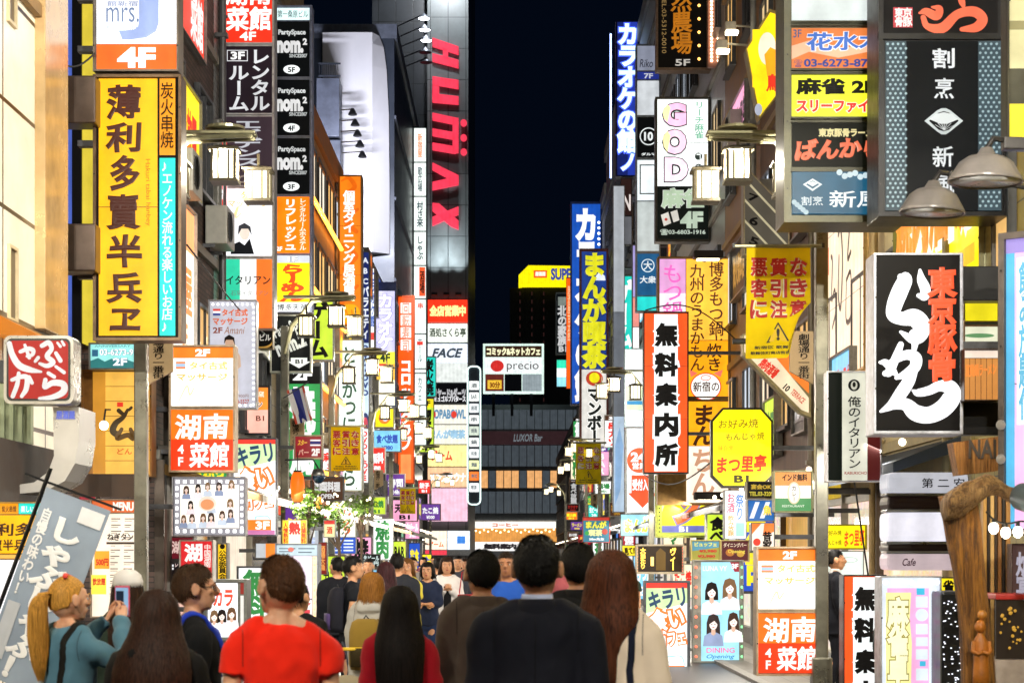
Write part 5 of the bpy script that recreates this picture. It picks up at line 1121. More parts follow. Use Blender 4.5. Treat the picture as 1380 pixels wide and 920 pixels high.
for lb_, Z, rc, ph, cor, am in (('large yellow warning banner with red characters, its lower corner curled up', 21.6, (1006, 334, 1092, 482), 1.2, .5, .07), ('yellow warning banner on the left lantern post before the white hiragana sign', 45.2, (446, 575, 486, 634), .4, .0, .05),
                               ('small yellow warning banner on the right post below the manga cafe sign', 78.6, (776, 597, 810, 652), 2., .0, .1), ('tiny yellow warning banner in the far left lantern cluster', 66.5, (539, 658, 560, 692), 3., 0., .1)):
    rt, W_, H_ = cloth(lb_, 'warning_banner', Z, rc, 'f6d60a', warning(*rc), am, ph, corner=cor, group='yellow warning banners')
    MB().tube([(-W_ * .7, 0, .02), (W_ * .7, 0, .02)], .02 * max(1, Z / 40), 6).build('rod', steel, rt)
    MB().box(-W_ * .72, -.02, -.0, -W_ * .68, .02, .05).box(W_ * .68, -.02, -.0, W_ * .72, .02, .05).build('clip', dark_steel, rt)
# leaning grey blue flag banner
ZN = 12.6
rc = (0, 0, 92, 268)
its = [t('しゃぶしゃぶ！', 24, 30, 66, 262, 'f6f6f8', b=.055, v=1, br=.02), t('自慢の味わい！', 6, 26, 20, 150, 'f2f2f5', b=.035, v=1), g([(54, 8), (88, 8), (88, 30), (54, 30)], 'ececf0'), t('自家製', 56, 10, 86, 28, '6a7684', b=.05), g([(4, 160), (21, 160), (21, 240), (4, 240)], 'c4c8d0'), t('しゃぶ亭', 7, 164, 18, 206, '6a7684', b=.03, v=1), t('鍋', 7, 212, 18, 234, '6a7684', b=.05)]
rt, W_, H_ = cloth('leaning grey blue flag banner with big white brush hiragana, lower left corner', 'flag_banner', ZN, rc, '93a1b4', its, .05, .7, tilt=R(20.5), loc=(X(106, ZN), ZN, H(672, ZN)))
MB().tube([(-W_ / 2 - .02, .01, .12), (-W_ / 2 - .02, .01, -1.9)], .014, 8).tube([(-W_ / 2 - .16, .01, .03), (W_ / 2 + .06, .01, .03)], .008, 6).build('pole', paint('101114', .35, .3), rt)

# ================================================================ left corner shop: rounded red sign, curved band, louvre
ZR = 16.0
def rrect(x0, z0, x1, z1, rr, n=5):
    out = []
    for (cx, cz, a0) in ((x1 - rr, z1 - rr, 0), (x0 + rr, z1 - rr, 90), (x0 + rr, z0 + rr, 180), (x1 - rr, z0 + rr, 270)):
        out += [(cx + rr * math.cos(R(a0 + 90 * a / n)), cz + rr * math.sin(R(a0 + 90 * a / n))) for a in range(n + 1)]
    return out
root = thing('rounded_sign', 'red square sign with rounded corners and fat white hiragana in a silver rim', 'sign', (X(52, ZR), ZR, H(544, ZR)))
k = ZR / F
MB().prism(rrect(-47 * k, 0, 47 * k, 92 * k, 9 * k), 0, .28).build('cabinet', paint('a9a6a0', .3, .8, .15, 5), root)
MB().prism(rrect(-43 * k, 4 * k, 43 * k, 88 * k, 7 * k), -.004, -.0005).build('rim', paint('0e0c0b', .4), root)
MB().prism(rrect(-40 * k, 7 * k, 40 * k, 85 * k, 6 * k), -.008, -.0045).build('lit_panel', lit('a8140e', .9), root)
m_ = MB()
f2 = lambda a, b_: ((a - 52) * k, (544 - b_) * k)
for sk in ([(13, 463, 7), (17, 478, 8), (26, 492, 9), (40, 498, 8), (56, 501, 3)], [(28, 474, 5), (38, 470, 6), (45, 472, 6), (44, 478, 5), (37, 480, 4)], [(34, 465, 4), (40, 482, 5)], [(57, 466, 6), (66, 462, 7), (70, 470, 6), (64, 480, 7), (72, 488, 7), (64, 493, 6), (54, 490, 4)], [(52, 482, 5), (48, 487, 4)], [(76, 476, 5), (82, 486, 6)], [(78, 462, 3), (82, 467, 4)], [(84, 460, 3), (87, 465, 4)], [(76, 494, 4), (87, 502, 5)],
           [(17, 512, 5), (28, 508, 6), (37, 509, 7), (36, 524, 7), (30, 534, 5)], [(26, 503, 5), (24, 518, 6), (18, 534, 6)], [(40, 508, 5), (44, 516, 5)], [(66, 503, 5), (74, 508, 5)], [(62, 512, 6), (61, 522, 6), (72, 516, 8), (86, 518, 9), (86, 528, 9), (72, 535, 7), (54, 537, 4)]):
    brush(m_, sk, f2, -.011 - .0008 * len(m_.v))
m_.build('lettering', lit('d8d6d6', .85), root)
MB().box(-.35, .06, 30 * k, -.28, .2, 60 * k).box(X(-30, 16) - root.location.x, .08, 40 * k, -47 * k, .16, 48 * k).build('bracket', dark_steel, root)
o = MB().prism([f2(*a) for a in ((62, 545), (97, 545), (97, 590), (92, 622), (78, 646), (52, 660), (-30, 668), (-30, 658), (36, 648), (55, 634), (63, 612))], .25, .9).build('curved_duct', paint('b9b6b2', .3, .6, .1, 2)); o.location = root.location
tag(o, 'white curved metal band sweeping under the red rounded sign', 'duct')
m_ = MB(); put_text(m_, '居酒屋', (66 - 52) * k, -18 * k, (92 - 52) * k, -6 * k, .245, b=.04); m_.build('lettering', lit('6a78d8', .8), o)
ZL = 16.9
lv = MB()
for i in range(9):
    a = X(-12 + i * 6, ZL); lv.box(a, ZL + (i % 2) * .03, H(598, ZL), a + 5.4 * ZL / F, ZL + .1, H(512, ZL))
o = lv.build('louvre_panel', paint('7c8468', .5, .2, .25, 4)); tag(o, 'grey green slatted panel behind the red rounded sign', 'panel')
o = MB().box(-5.2, 15.2, H(730, 17), X(56, 17), 17.6, H(602, 17)).build('dark_interior', paint('26170d', .6, .1, .3, 3)); tag(o, 'dark brown shop canopy under the white curved band', 'canopy')  # solid box stands in for the dark shop interior
o = MB().prism([(X(-60, 17.2), H(446, 17.2)), (X(-60, 17.2), H(405, 17.2)), (X(0, 17.2), H(425, 17.2)), (X(48, 17.2), H(449, 17.2)), (X(48, 17.2), H(456, 17.2)), (X(0, 17.2), H(450, 17.2))], 17.2, 18.6).build('shop_fascia', lit('e8860e', .5)); tag(o, 'orange lit fascia sloping above the red rounded sign', 'fascia')
sign('yellow lit menu board above a white lit panel, partly behind the leaning flag', 15.0, (-40, 676, 62, 835), [
    p(-38, 678, 24, 692, 'f29a1a', 1.), p(25, 678, 60, 692, '1fd8c8', 1.), t('炭火串焼', 2, 681, 22, 690, '3a1a08', b=.02), t('楽しいお店', 28, 681, 58, 690, 'f4fffc', b=.02), p(-38, 694, 60, 745, 'fcb602', 1.05), t('薄利多', -30, 704, 44, 722, '3a1a08', b=.03, br=.012), t('賣半兵', -12, 726, 34, 742, '3a1a08', b=.03, br=.012), p(-38, 754, 60, 833, 'f6f2f6', 1.2), q(-38, 747, 60, 752, 'd8a24a')], side=0, d=.3, frame='8a6a30')
# wood entrance panel with brush letters; lamplight painted in as glow
o = sign('warm wood plank panel with dark brush hiragana, lit by two globe lamps', 24.6, (110, 498, 205, 642), [
    p(125, 500, 203, 640, 'e9b04a', .95)] + [q(125, 500 + i * 20, 203, 500.8 + i * 20, '8a5a1c', .6) for i in range(1, 7)] + [q(125, 500, 142, 640, 'c98a2c', .85)] + [br([[(160, 553, 6), (168, 560, 5)], [(172, 552, 4), (166, 562, 6), (156, 570, 8), (152, 580, 9), (158, 586, 8)], [(174, 552, 4), (177, 549, 4)]], '4a3414', .4), br([[(164, 578, 5), (158, 590, 7), (172, 586, 7), (180, 590, 8), (176, 578, 5)]], '6a4a20', .5), t('どん', 158, 604, 178, 612, 'c8501c', b=.02), q(158, 542, 166, 548, 'd8301c')], frame='7a5424', fw=3, d=.3, side=L, arms=1)
for px, py in ((105, 574), (140, 573)):
    o = MB().ball((0, 0, 0), .055, 14, 10).build('globe_lamp', lit('fff1c8', 14.), None, True); o.location = (X(px, 24.2), 24.2, H(py, 24.2)); tag(o, 'bare round lamp ' + ('at the left edge' if px < 120 else 'in the middle') + ' of the wood plank panel', 'lamp')
    st_ = MB().tube([(0, 0, .05), (0, .1, .2), (0, .38, .22)], .012, 6).build('stem', dark_steel, o)
o = MB().rings([[(x, 22.7, H(642, 23.5)), (x, 23.4, H(648, 23.5)), (x, 23.4, H(668, 23.5)), (x, 22.7, H(672, 23.5))] for x in (X(118, 23.5), X(204, 23.5))]).build('brown_awning', paint('3d2b1c', .7, 0, .3, 3)); tag(o, 'dark brown awning below the wood plank panel', 'awning')
rs = random.Random(5)
its = [p(124, 674, 184, 690, 'd8642c', .9), t('MENU', 152, 676, 180, 688, 'fff2e4', b=.05), p(124, 692, 184, 830, 'f7e6cf', 1.05)]
for j in range(13):
    for c in range(2):
        a = 150 + c * 18; yy = 698 + j * 8.4
        its.append(q(a, yy, a + rs.uniform(9, 14), yy + 1.4, '8a7a6c', .5)); its.append(q(a, yy + 3, a + rs.uniform(5, 10), yy + 4, 'b0a090', .6))
its += [t('ねぎタン', 147, 718, 182, 728, '2a2018', b=.03), q(146, 730, 184, 733, '3a2c22'), q(130, 742, 150, 766, 'f0a030', 1.), t('500円', 132, 752, 149, 762, 'c8301c', b=.05), q(126, 774, 146, 800, 'f6e04a', 1.), t('飲放題', 127, 778, 145, 790, 'c0301c', b=.04), q(160, 770, 182, 790, 'f0d8c0'), t('旨い', 162, 772, 180, 786, 'd83a20', b=.04)]
sign('cream menu board full of small rows and price tags beside the leaning flag', 24.0, (122, 672, 187, 832), its, frame='8a7a68', fw=1.5, d=.2, side=L, arms=1)
sign('small red door sign at the foot of the wood plank panel', 24.2, (106, 648, 130, 674), [p(107, 649, 129, 673, 'a02030', .8), t('個室', 110, 656, 126, 666, 'f0d0c8', b=.03)], fw=1, side=L, arms=1, frame='5a4a40')
# ================================================================ mid left odds and ends
ZT = 35.0
rt, W_, H_ = cloth('small Thai tricolour flag hanging from a slanted staff', 'thai_flag', ZT, (386, 523, 410, 570), 'f0f0f2', [g([(386, 523), (389, 523), (389, 570), (386, 570)], 'c8401c'), g([(393, 523), (403, 523), (403, 570), (393, 570)], '1e2a86'), g([(407, 523), (410, 523), (410, 570), (407, 570)], 'c8401c')], .05, 1., tilt=R(-14), cat='flag')
MB().tube([(-W_ * .8, 0, -.12), (W_ * .8, 0, .05)], .012, 6).build('staff', dark_steel, rt)
sign('small dark red shop sign with a striped flag mark, below the Thai flag', 34.6, (396, 586, 435, 618), [p(398, 588, 433, 616, '8f1420', .85), t('スター', 401, 592, 414, 600, 'e0a83a', b=.05, sh=.2), q(418, 592, 432, 594, 'e8e8ec'), q(418, 594.5, 432, 598, '1e2468'), q(418, 598.5, 432, 600.5, 'e8e8ec'), t('2F', 420, 604, 431, 614, 'f4e8e4', b=.06), t('バー', 402, 605, 416, 613, 'd8a08c', b=.04)], frame='9a8a70', fw=1, side=L, arms=1)
def lantern(label, px, py, rw, rh, Z, c):
    root = thing('paper_lantern', label, 'paper lantern', (X(px, Z), Z, H(py, Z)))
    k = Z / F
    prof = []
    for i in range(21):
        a = i / 20
        prof.append((rw * k * (.62 + .38 * math.sin(math.pi * a) ** .7) * (1 + .03 * (i % 2)), (a - .5) * 2 * rh * k))
    MB().lathe(prof, (0, 0, 0), 18).build('shade', lit(c, 1.1), root, True)
    MB().lathe([(rw * k * .55, -rh * k - .03), (rw * k * .58, -rh * k + .01)], (0, 0, 0), 16).lathe([(rw * k * .55, rh * k - .01), (rw * k * .58, rh * k + .03)], (0, 0, 0), 16).build('cap', paint('16110e', .5), root)
    MB().tube([(0, 0, rh * k), (0, 0, rh * k + .35)], .008, 5).build('cord', paint('16110e', .6), root)
    return root
lantern('glowing orange paper lantern hanging by the leaves on the left', 401, 656, 9.5, 20, 34.2, 'fb6a12')
lantern('smaller orange paper lantern below the first, nearer the leaves', 430, 678, 4, 9, 36, 'fb8a22')
root = thing('globe_lamp', 'dark blue globe lamp with a steel cap above the leaves', 'lamp', (X(429, 34), 34, H(642, 34)))
MB().ball((0, 0, 0), .12, 16, 10).build('globe', paint('1c3450', .2, .3), root, True); MB().lathe([(.02, .14), (.09, .12), (.125, .02), (.12, .015)], (0, 0, 0), 16).build('cap', paint('8a8a88', .3, .8), root, True)
MB().tube([(0, 0, .14), (-.1, .1, .3), (-.6, .3, .3)], .015, 6).build('stem', dark_steel, root)
def plant(label, px, py, Z, w_, h_, n, seed, planter=True):
    rs = random.Random(seed); k = Z / F
    root = thing('potted_tree', label, 'plant', (X(px, Z), Z, .045))
    zc = H(py, Z) - .045
    mb = MB(); st_ = MB()
    cl = [(rs.gauss(0, w_ * .32), rs.gauss(0, w_ * .3), zc + rs.gauss(0, h_ * .3)) for _ in range(9)]
    st_.tube([(0, 0, .3), (.03, 0, zc * .5), (0, 0, zc)], [.05, .04, .02], 8)
    for c in cl: st_.tube([(0, 0, zc * .7), ((c[0]) * .5, c[1] * .5, (zc * .7 + c[2]) / 2), c], [.022, .014, .006], 5)
    for i in range(n):
        c = rs.choice(cl)
        q_ = Vector((c[0] + rs.gauss(0, w_ * .16), c[1] + rs.gauss(0, w_ * .16), c[2] + rs.gauss(0, h_ * .14)))
        d1 = Vector((rs.uniform(-1, 1), rs.uniform(-1, 1), rs.uniform(-.9, .5))).normalized(); d2 = d1.cross(Vector((rs.uniform(-1, 1), rs.uniform(-1, 1), 1))).normalized()
        s = rs.uniform(.06, .13)
        mb.add([q_, q_ + d1 * s * .5 + d2 * s * .28, q_ + d1 * s, q_ + d1 * s * .5 - d2 * s * .28], [(0, 1, 2, 3)])
    mb.build('crown', paint('5d7c2c', .5, 0, .5, 9), root); st_.build('trunk', paint('4a3a28', .8), root)
    if planter: MB().lathe([(.17, .0), (.24, .36), (.24, .38), (.2, .37)], (0, 0, 0), 16).build('pot', paint('6a4a38', .6), root)
plant('leafy potted tree with lamps among its leaves under the Thai sign', 414, 690, 33.6, .42, .45, 420, 1)
plant('leafy tree strung with lamps beside the left lantern post', 456, 690, 41, .6, .55, 700, 2)
plant('small leafy tree beyond the strung one', 486, 676, 47, .45, .5, 420, 3)
rs = random.Random(8)
fl_ = MB()
for i in range(24):
    Z = rs.uniform(33, 46); fl_.ball((X(rs.choice([410, 448, 458, 470, 490]) + rs.gauss(0, 8), Z), Z, H(rs.gauss(682, 15), Z)), rs.uniform(.016, .03), 8, 6)
o = fl_.build('fairy_lights', lit('fff2cc', 6.), None, True); tag(o, 'warm fairy lights scattered through the leaves on the left', 'lights', kind='stuff')
sign('yellow leaflet board with a red heat character under the orange lantern', 33.4, (380, 700, 414, 735), [p(381, 701, 413, 734, 'f4d232', 1.05), q(389, 701, 405, 734, 'f6ecd4'), t('熱', 389, 703, 405, 720, 'd8281c', b=.05), t('人情熱料', 382, 704, 388, 732, 'c03018', v=1, b=.03), t('店舗無料', 406, 704, 412, 732, 'c03018', v=1, b=.03)], fw=1, side=L, arms=1, frame='8a7a50')
sign('orange and grey plate over the pale directory board behind the red shirt', 32.5, (344, 731, 373, 752), [p(345, 732, 358, 751, 'c4c8cc', .9), p(358, 732, 372, 751, 'f0822a', 1.)], fw=.6, side=L, arms=1)
sign('pale grey directory board with fine lines over a pink lit panel, behind the red shirt', 31, (371, 732, 429, 842), [p(373, 734, 427, 748, 'bcd0d8', 1.), q(376, 738, 398, 739.5, '5a6a78'), q(376, 742, 394, 743.5, '5a6a78'), e(392, 740, 4, 3, 'd87060'), q(402, 738, 424, 739.5, '5a6a78'), q(402, 743, 420, 744.5, '5a6a78'), p(373, 749, 420, 806, 'f2dcee', 1.15), p(421, 749, 427, 840, 'e8d4b8', 1.1), p(402, 808, 420, 840, 'f4e8ea', 1.15), t('ビア', 404, 811, 419, 818, 'd8404a', b=.04), q(405, 821, 418, 826, 'c83a44'), q(373, 808, 401, 840, 'e6d2ee'), bulbs(424, 752, 424, 838, 11, 1.2, 'ffb060', 3.)], fw=1, frame='7a8290', d=.5)
sign('royal blue board of white text lines in the distance on the left', 48, (442, 723, 480, 746), [p(443, 724, 479, 745, '1d52c4', .95)] + [q(446, 727 + i * 4.4, 460, 729 + i * 4.4, 'dce8fa') for i in range(4)] + [q(463, 727 + i * 4.4, 476, 729 + i * 4.4, 'dce8fa') for i in range(4)], fw=.8, side=L, arms=1)
sign('white vertical sign with three orange katakana above the blue board', 50, (456, 682, 480, 724), [p(457, 683, 479, 723, 'f4f4e8', 1.15), t('レクラ', 462, 686, 473, 720, 'f0601c', b=.06, v=1)], fw=1, side=L, arms=1, frame='9a9a80')
sign('black chalkboard with chalk beer price standing in the distance', 42, (488, 746, 513, 764), [p(489, 747, 512, 763, '12201f', .15), t('生ビール', 490, 748, 511, 755, 'cfe4e4', b=.03, s_=.8), t('200円', 493, 756, 510, 762, 'cfe4e4', b=.03, s_=.8)], fw=.8, frame='3a3a34', d=.05, post=True)
sign('dark red lit cabinet with amber spots, far left at street level', 38, (429, 730, 441, 774), [p(430, 731, 440, 773, '8a1c14', .8), t('酒場大漁', 432, 735, 438, 768, 'f0a050', b=.04, v=1)], fw=.8, side=L, arms=1)
sign('yellow and red drink poster slanting outward near the orange lantern', 35, (436, 700, 452, 724), [p(437, 701, 451, 723, 'e8d8a0', 1.), q(437, 701, 451, 706, 'c82a22'), t('酒', 440, 709, 448, 719, 'c84a22', b=.04)], fw=.8, side=L, arms=1)
# ================================================================ right side pieces
ZD = 28.6
sign('slanting grey board with floor numbers seven, six and five between pale diagonal bars', ZD, (1000, 228, 1066, 346), [
    g([(1004, 236), (1012, 234), (1062, 286), (1062, 342), (1004, 342)], '6f6a5c', .35)] + [g([(1004, y_), (1062, y_ + 62), (1062, y_ + 66), (1004, y_ + 4)], 'c6bd98', .7) for y_ in (240, 268, 296)] + [t('7', 1008, 262, 1022, 272, '1a1812', b=.03, rot=-20, s_=.02), t('6', 1010, 292, 1022, 304, '1a1812', b=.03, rot=-20, s_=.02), t('5', 1010, 320, 1022, 331, '1a1812', b=.03, rot=-20, s_=.02)],
    shape=[(1002, 232), (1012, 231), (1064, 284), (1064, 344), (1002, 344)], frame='8a8468', side=Rr, arms=1, d=.3)
sign('diagonal cream and orange board with basement and tenth floor marks, below the yellow banner', 27.9, (1000, 442, 1096, 566), [
    g([(1003, 452), (1018, 448), (1090, 536), (1090, 556), (1080, 552), (1003, 474)], 'f0dcb8', .9), g([(1030, 462), (1070, 476), (1090, 500), (1090, 530), (1062, 502)], 'f27a2a', .95), t('B1', 1008, 462, 1022, 476, '2a2014', b=.04, rot=-42), t('焼肉酒場', 1022, 488, 1050, 504, 'd8301c', b=.05, rot=-42), t('10', 1056, 518, 1064, 527, '2a2014', b=.04, rot=-42), t('TERRACE', 1064, 530, 1086, 538, 'c8401c', b=.02, rot=-42)],
    shape=[(1001, 450), (1020, 445), (1030, 458), (1072, 473), (1093, 498), (1093, 562), (1078, 556), (1001, 478)], frame='a09468', side=Rr, arms=1, d=.25)
o = MB().tube([(X(987, 25), 25, H(460, 25)), (X(1110, 25), 25, H(458, 25))], .035, 6).build('support_bar', dark_steel); tag(o, 'dark horizontal bar behind the yellow banner', 'bar')
# black hanging lamp boxes over the hiragana column
for lb_, px, py in (('black floodlight box at the top of the hiragana column', 954, 344), ('black floodlight box at the foot of the hiragana column', 955, 668)):
    root = thing('floodlight', lb_, 'lamp', (X(px, 40.2), 40.2, H(py, 40.2)))
    MB().box(-.3, -.18, -.08, .3, .12, .08, .03).build('housing', paint('26211c', .5, .4), root); MB().box(-.22, -.1, -.1, .22, .1, -.081).build('lens', lit('fff0cc', 10.), root); MB().box(-.03, .1, -.03, .03, .75, .03).build('arm', dark_steel, root)
for i, (px, py) in enumerate(((984, 38), (972, 63))):
    root = thing('floodlight', ('upper' if i == 0 else 'lower') + ' white spotlight on an arm beside the black gold brushed sign', 'lamp', (X(px, 36), 36, H(py, 36)))
    MB().box(-.1, -.12, -.07, .1, .12, .1, .03).build('housing', paint('c9c3b2', .4, .3), root); MB().box(-.08, -.13, -.115, .14, .1, -.071, .01).build('lens', lit('fff4d8', 8.), root); MB().tube([(.08, 0, .05), (4.46 - root.location.x, .2, .06)], .02, 6).build('arm', paint('b9b3a0', .4, .6), root)
sg = MB()
for i in range(17):
    for dx in (0, 9): sg.ball((X(959 + dx, 43.5), 43.5, H(2 + i * 5.0, 43.5)), .028, 8, 6)
o = sg.build('bulb_strip', lit('ffd9b0', 8.), None, True); tag(o, 'double row of small warm bulbs down the frame right of the black gold brushed sign', 'lights')
o = MB().box(X(955.5, 43.5) - .02, 43.53, H(90, 43.5), X(972, 43.5), 43.66, H(-10, 43.5)).build('light_border', paint('a87868', .5, .2)); tag(o, 'dull pink frame behind the double row of small bulbs', 'frame')
# stacked pale sign panels on the facades, right of the blue neon sign
sign('stack of five pale panels with a black round emblem and a teal circled character', 56, (857, 60, 890, 420), [p(859, 62, 888, 95, '9aa0b4', .6), t('Riko', 862, 80, 880, 91, '3a3c4a', b=.01, sh=.2), p(859, 97, 888, 107, '2a3a9a', .6), t('7F', 868, 99, 880, 106, 'e4e8f6', b=.03), p(859, 109, 888, 155, 'c9ced2', .9), p(859, 158, 888, 212, '14181b', .4), e(874, 184, 12, 12, 'dfe6e6', .9), e(874, 184, 10.5, 10.5, '14181b', .3), t('10', 868, 178, 880, 190, 'e8eeee', b=.04, s_=.9), t('ダルマ', 864, 206, 884, 210, 'e8eeee', b=.04, s_=.9), p(859, 216, 888, 270, 'dfeaec', 1.1), fr(862, 222, 884, 262, 1.5, '2a3032'), p(859, 272, 888, 338, 'c6cfcd', .8), p(859, 342, 888, 398, '1c5a88', .8), e(873, 358, 9, 9, 'dfeef2', .9), e(873, 358, 7.8, 7.8, '1c5a88'), t('大', 867, 352, 879, 364, 'eef6f8', b=.02), t('大衆', 862, 372, 884, 382, 'eef6f8', b=.02), p(859, 400, 888, 418, '24d0c8', 1.)], side=Rr, frame='8a9096', fw=1, d=.4)
sign('tall white and blue glazed corner strip right of the manga cafe sign', 68, (826, 250, 842, 690), [p(827, 251, 841, 420, 'c9cfd6', .55), p(827, 421, 841, 560, '8f96a0', .4), p(827, 561, 841, 689, 'b9cfe4', .8), g([(829, 600), (835, 575), (840, 600), (836, 660), (829, 680)], '8fb4dc')], side=Rr, fw=1, frame='7a7e84', d=.4)
sign('slim maroon sign with one pale serif capital, high on the grey building', 70, (836, 240, 852, 330), [p(837, 241, 851, 290, '3a2420', .5), t('N', 840, 262, 850, 284, 'e8dcd6', b=.03, s_=.8), p(837, 292, 851, 329, '8a8c92', .4)], side=Rr, fw=.6, frame='4a4a4e', d=.3)
sign('small pink and lavender plate strip left of the hanging information sign', 58, (852, 330, 862, 470), [p(853, 331, 861, 400, 'a49ad4', .9), p(853, 401, 861, 440, 'f0968a', .9), p(853, 441, 861, 469, 'f0f0f0', 1.1)], side=Rr, fw=.5, d=.3)
sign('white plate with a teal outlined pane, behind the hanging information sign', 52, (842, 470, 886, 575), [p(843, 471, 885, 520, 'f4f8fa', 1.2), p(843, 521, 885, 552, 'cfe0b8', 1.), q(845, 540, 885, 545, '2a8ac0'), p(843, 553, 885, 574, 'e9f2f4', 1.1)], side=Rr, fw=1, d=.3, frame='9ab0b8')
# enamel lamp shades from the right edge
def enamel(label, px, py, w_, Z, tilt=0.):
    k = Z / F
    root = thing('enamel_lamp', label, 'lamp', (X(px, Z), Z, H(py, Z))); r_ = w_ * k / 2
    root.rotation_euler = (0, tilt, 0)
    MB().lathe([(.035, .21), (.06, .165), (r_ * .5, .15), (r_ * .72, .115), (r_ * .86, .06), (r_ * .97, .018), (r_, 0), (r_ * .985, -.012), (r_ * .94, 0), (r_ * .8, .04), (r_ * .5, .09), (.03, .11)], (0, 0, 0), 32).build('shade', paint('7a7574', .35, .2, .2, 5), root, True)
    MB().lathe([(r_ * .93, .004), (r_ * .79, .035), (r_ * .5, .082), (.02, .1)], (0, 0, -.006), 32).build('lining', paint('d9dade', .3, 0, .05, 3), root, True)
    MB().ball((0, 0, .05), .05, 12, 8).build('bulb', lit('fff2ea', 3.), root, True)
    MB().tube([(0, 0, .2), (.04, 0, .27), (.2, .02, .26), (r_ + .5, .05, .2)], .02, 8).box(.1, -.04, .2, .3, .05, .28, .01).build('arm', paint('3a3838', .4, .5), root)
    return root
enamel('grey enamel lamp shade in front of the big black tower sign, lower of two', 1256, 286, 88, 13.4, R(3))
enamel('grey enamel lamp shade at the right edge, higher of two', 1328, 244, 100, 12.6, R(2))
# curved directory of the second building and shelves
root = thing('directory_stack', 'stack of rounded grey and white nameplate boxes beside the carved log', 'sign', (X(1246, 19.3), 19.3, H(772, 19.3)))
k = 19.3 / F
for a, b_, c, st in ((636, 664, 'b9bac2', .85), (668, 686, '3a2420', .1), (690, 729, 'dcdae4', .95), (732, 743, '3a2822', .1), (745, 768, 'c8b4b8', .8)):
    o = MB().box((1197 - 1246) * k, 0, (772 - b_) * k, 60 * k, .5, (772 - a) * k, .05).build('name_box', lit(c, st), root)
    if a == 636: m_ = MB(); put_text(m_, '第 二 安', (1242 - 1246) * k, (772 - 657) * k, (1300 - 1246) * k, (772 - 644) * k, -.006, b=.012); m_.build('lettering', lit('1c1a20', .02), o)
    if a == 745:
        m_ = MB(); put_text(m_, 'Cafe', (1216 - 1246) * k, (772 - 762) * k, (1234 - 1246) * k, (772 - 752) * k, -.006, b=.02, sh=.3); m_.build('lettering', lit('5a2a3a', .3), o)
bk = MB()
for y_ in (666, 688, 731, 744): bk.box((1194 - 1246) * k, -.03, (772 - y_ - 2) * k, 61 * k, .3, (772 - y_ + 2) * k, .01)
bk.build('shelf', paint('8a8d92', .3, .7, .1, 5), root)
# driftwood arch
wood = None
def wood_mat(c0, c1, sc=1.):
    k_ = ('wood', c0, c1)
    if k_ in MATS: return MATS[k_]
    m, nt, b = nodes_mat('timber')
    tc = node(nt, 'ShaderNodeTexCoord'); mp = node(nt, 'ShaderNodeMapping'); mp.inputs['Scale'].default_value = (14 * sc, 14 * sc, 1.6 * sc)
    nt.links.new(tc.outputs['Object'], mp.inputs[0])
    n = node(nt, 'ShaderNodeTexNoise', Scale=1.5, Detail=8.0, Roughness=.7, Distortion=1.2); nt.links.new(mp.outputs[0], n.inputs['Vector'])
    nt.links.new(ramp(nt, n.outputs[0], lin(c0), lin(c1), .35, .65), b.inputs['Base Color'])
    m2 = node(nt, 'ShaderNodeMapping'); m2.inputs['Scale'].default_value = (46 * sc, 46 * sc, 2.2 * sc); nt.links.new(tc.outputs['Object'], m2.inputs[0])
    n2 = node(nt, 'ShaderNodeTexNoise', Scale=1.0, Detail=6.0, Roughness=.8, Distortion=.6); nt.links.new(m2.outputs[0], n2.inputs['Vector'])
    mu_ = node(nt, 'ShaderNodeMix'); mu_.data_type = 'RGBA'; mu_.blend_type = 'MULTIPLY'; mu_.inputs[0].default_value = .85
    nt.links.new(b.inputs['Base Color'].links[0].from_socket, mu_.inputs[6]); nt.links.new(ramp(nt, n2.outputs[0], (.12, .09, .06), (1, 1, 1), .36, .52), mu_.inputs[7]); nt.links.new(mu_.outputs[2], b.inputs['Base Color'])
    bp = node(nt, 'ShaderNodeBump', Strength=1.0, Distance=.03); nt.links.new(n2.outputs[0], bp.inputs['Height']); nt.links.new(bp.outputs[0], b.inputs['Normal'])
    b.inputs['Roughness'].default_value = .5
    MATS[k_] = m
    return m
ZW = 12.4
def wp(px, py, dy=0.): return (X(px, ZW), ZW + dy, H(py, ZW))
root = thing('driftwood_post', 'thick gnarled log post with a hollowed weathered side, lower right', 'post', wp(1300, 700))
base = Vector(root.location)
rs = random.Random(4)
def gn(pts, rad, n=18, seed=1):
    mb = MB(); L_ = smooth_line([(*q_, r_) for q_, r_ in zip(pts, rad)], 8); rg = []
    for q_ in L_:
        rr = []
        for j in range(n):
            a = 2 * math.pi * j / n
            d_ = 1 + .22 * noise.noise(Vector((math.cos(a) * 1.3, math.sin(a) * 1.3, q_[2] * 1.5 + seed)))+ .06 * noise.noise(Vector((math.cos(a) * 5, math.sin(a) * 5, q_[2] * 4)))
            rr.append((q_[0] + q_[3] * d_ * math.cos(a), q_[1] + q_[3] * d_ * math.sin(a), q_[2]))
        rg.append(rr)
    return mb.rings(rg)
P_ = lambda px, py, dy=0.: tuple(Vector(wp(px, py, dy)) - base)
gn([P_(1290, 668), P_(1300, 720), P_(1309, 780), P_(1316, 850), P_(1320, 960), P_(1322, 1105)], [.12, .115, .105, .1, .11, .13]).build('trunk', wood_mat('5a3412', 'b87a26'), root, True)
mb = MB()
L_ = smooth_line([(*P_(1265, 683, -.1), .045), (*P_(1270, 682, -.1), .085), (*P_(1285, 677, -.1), .095), (*P_(1303, 666, -.1), .085), (*P_(1322, 656, -.1), .068), (*P_(1338, 657, -.1), .055), (*P_(1360, 668, -.1), .06), (*P_(1400, 668, -.1), .08)], 8)
rg = []
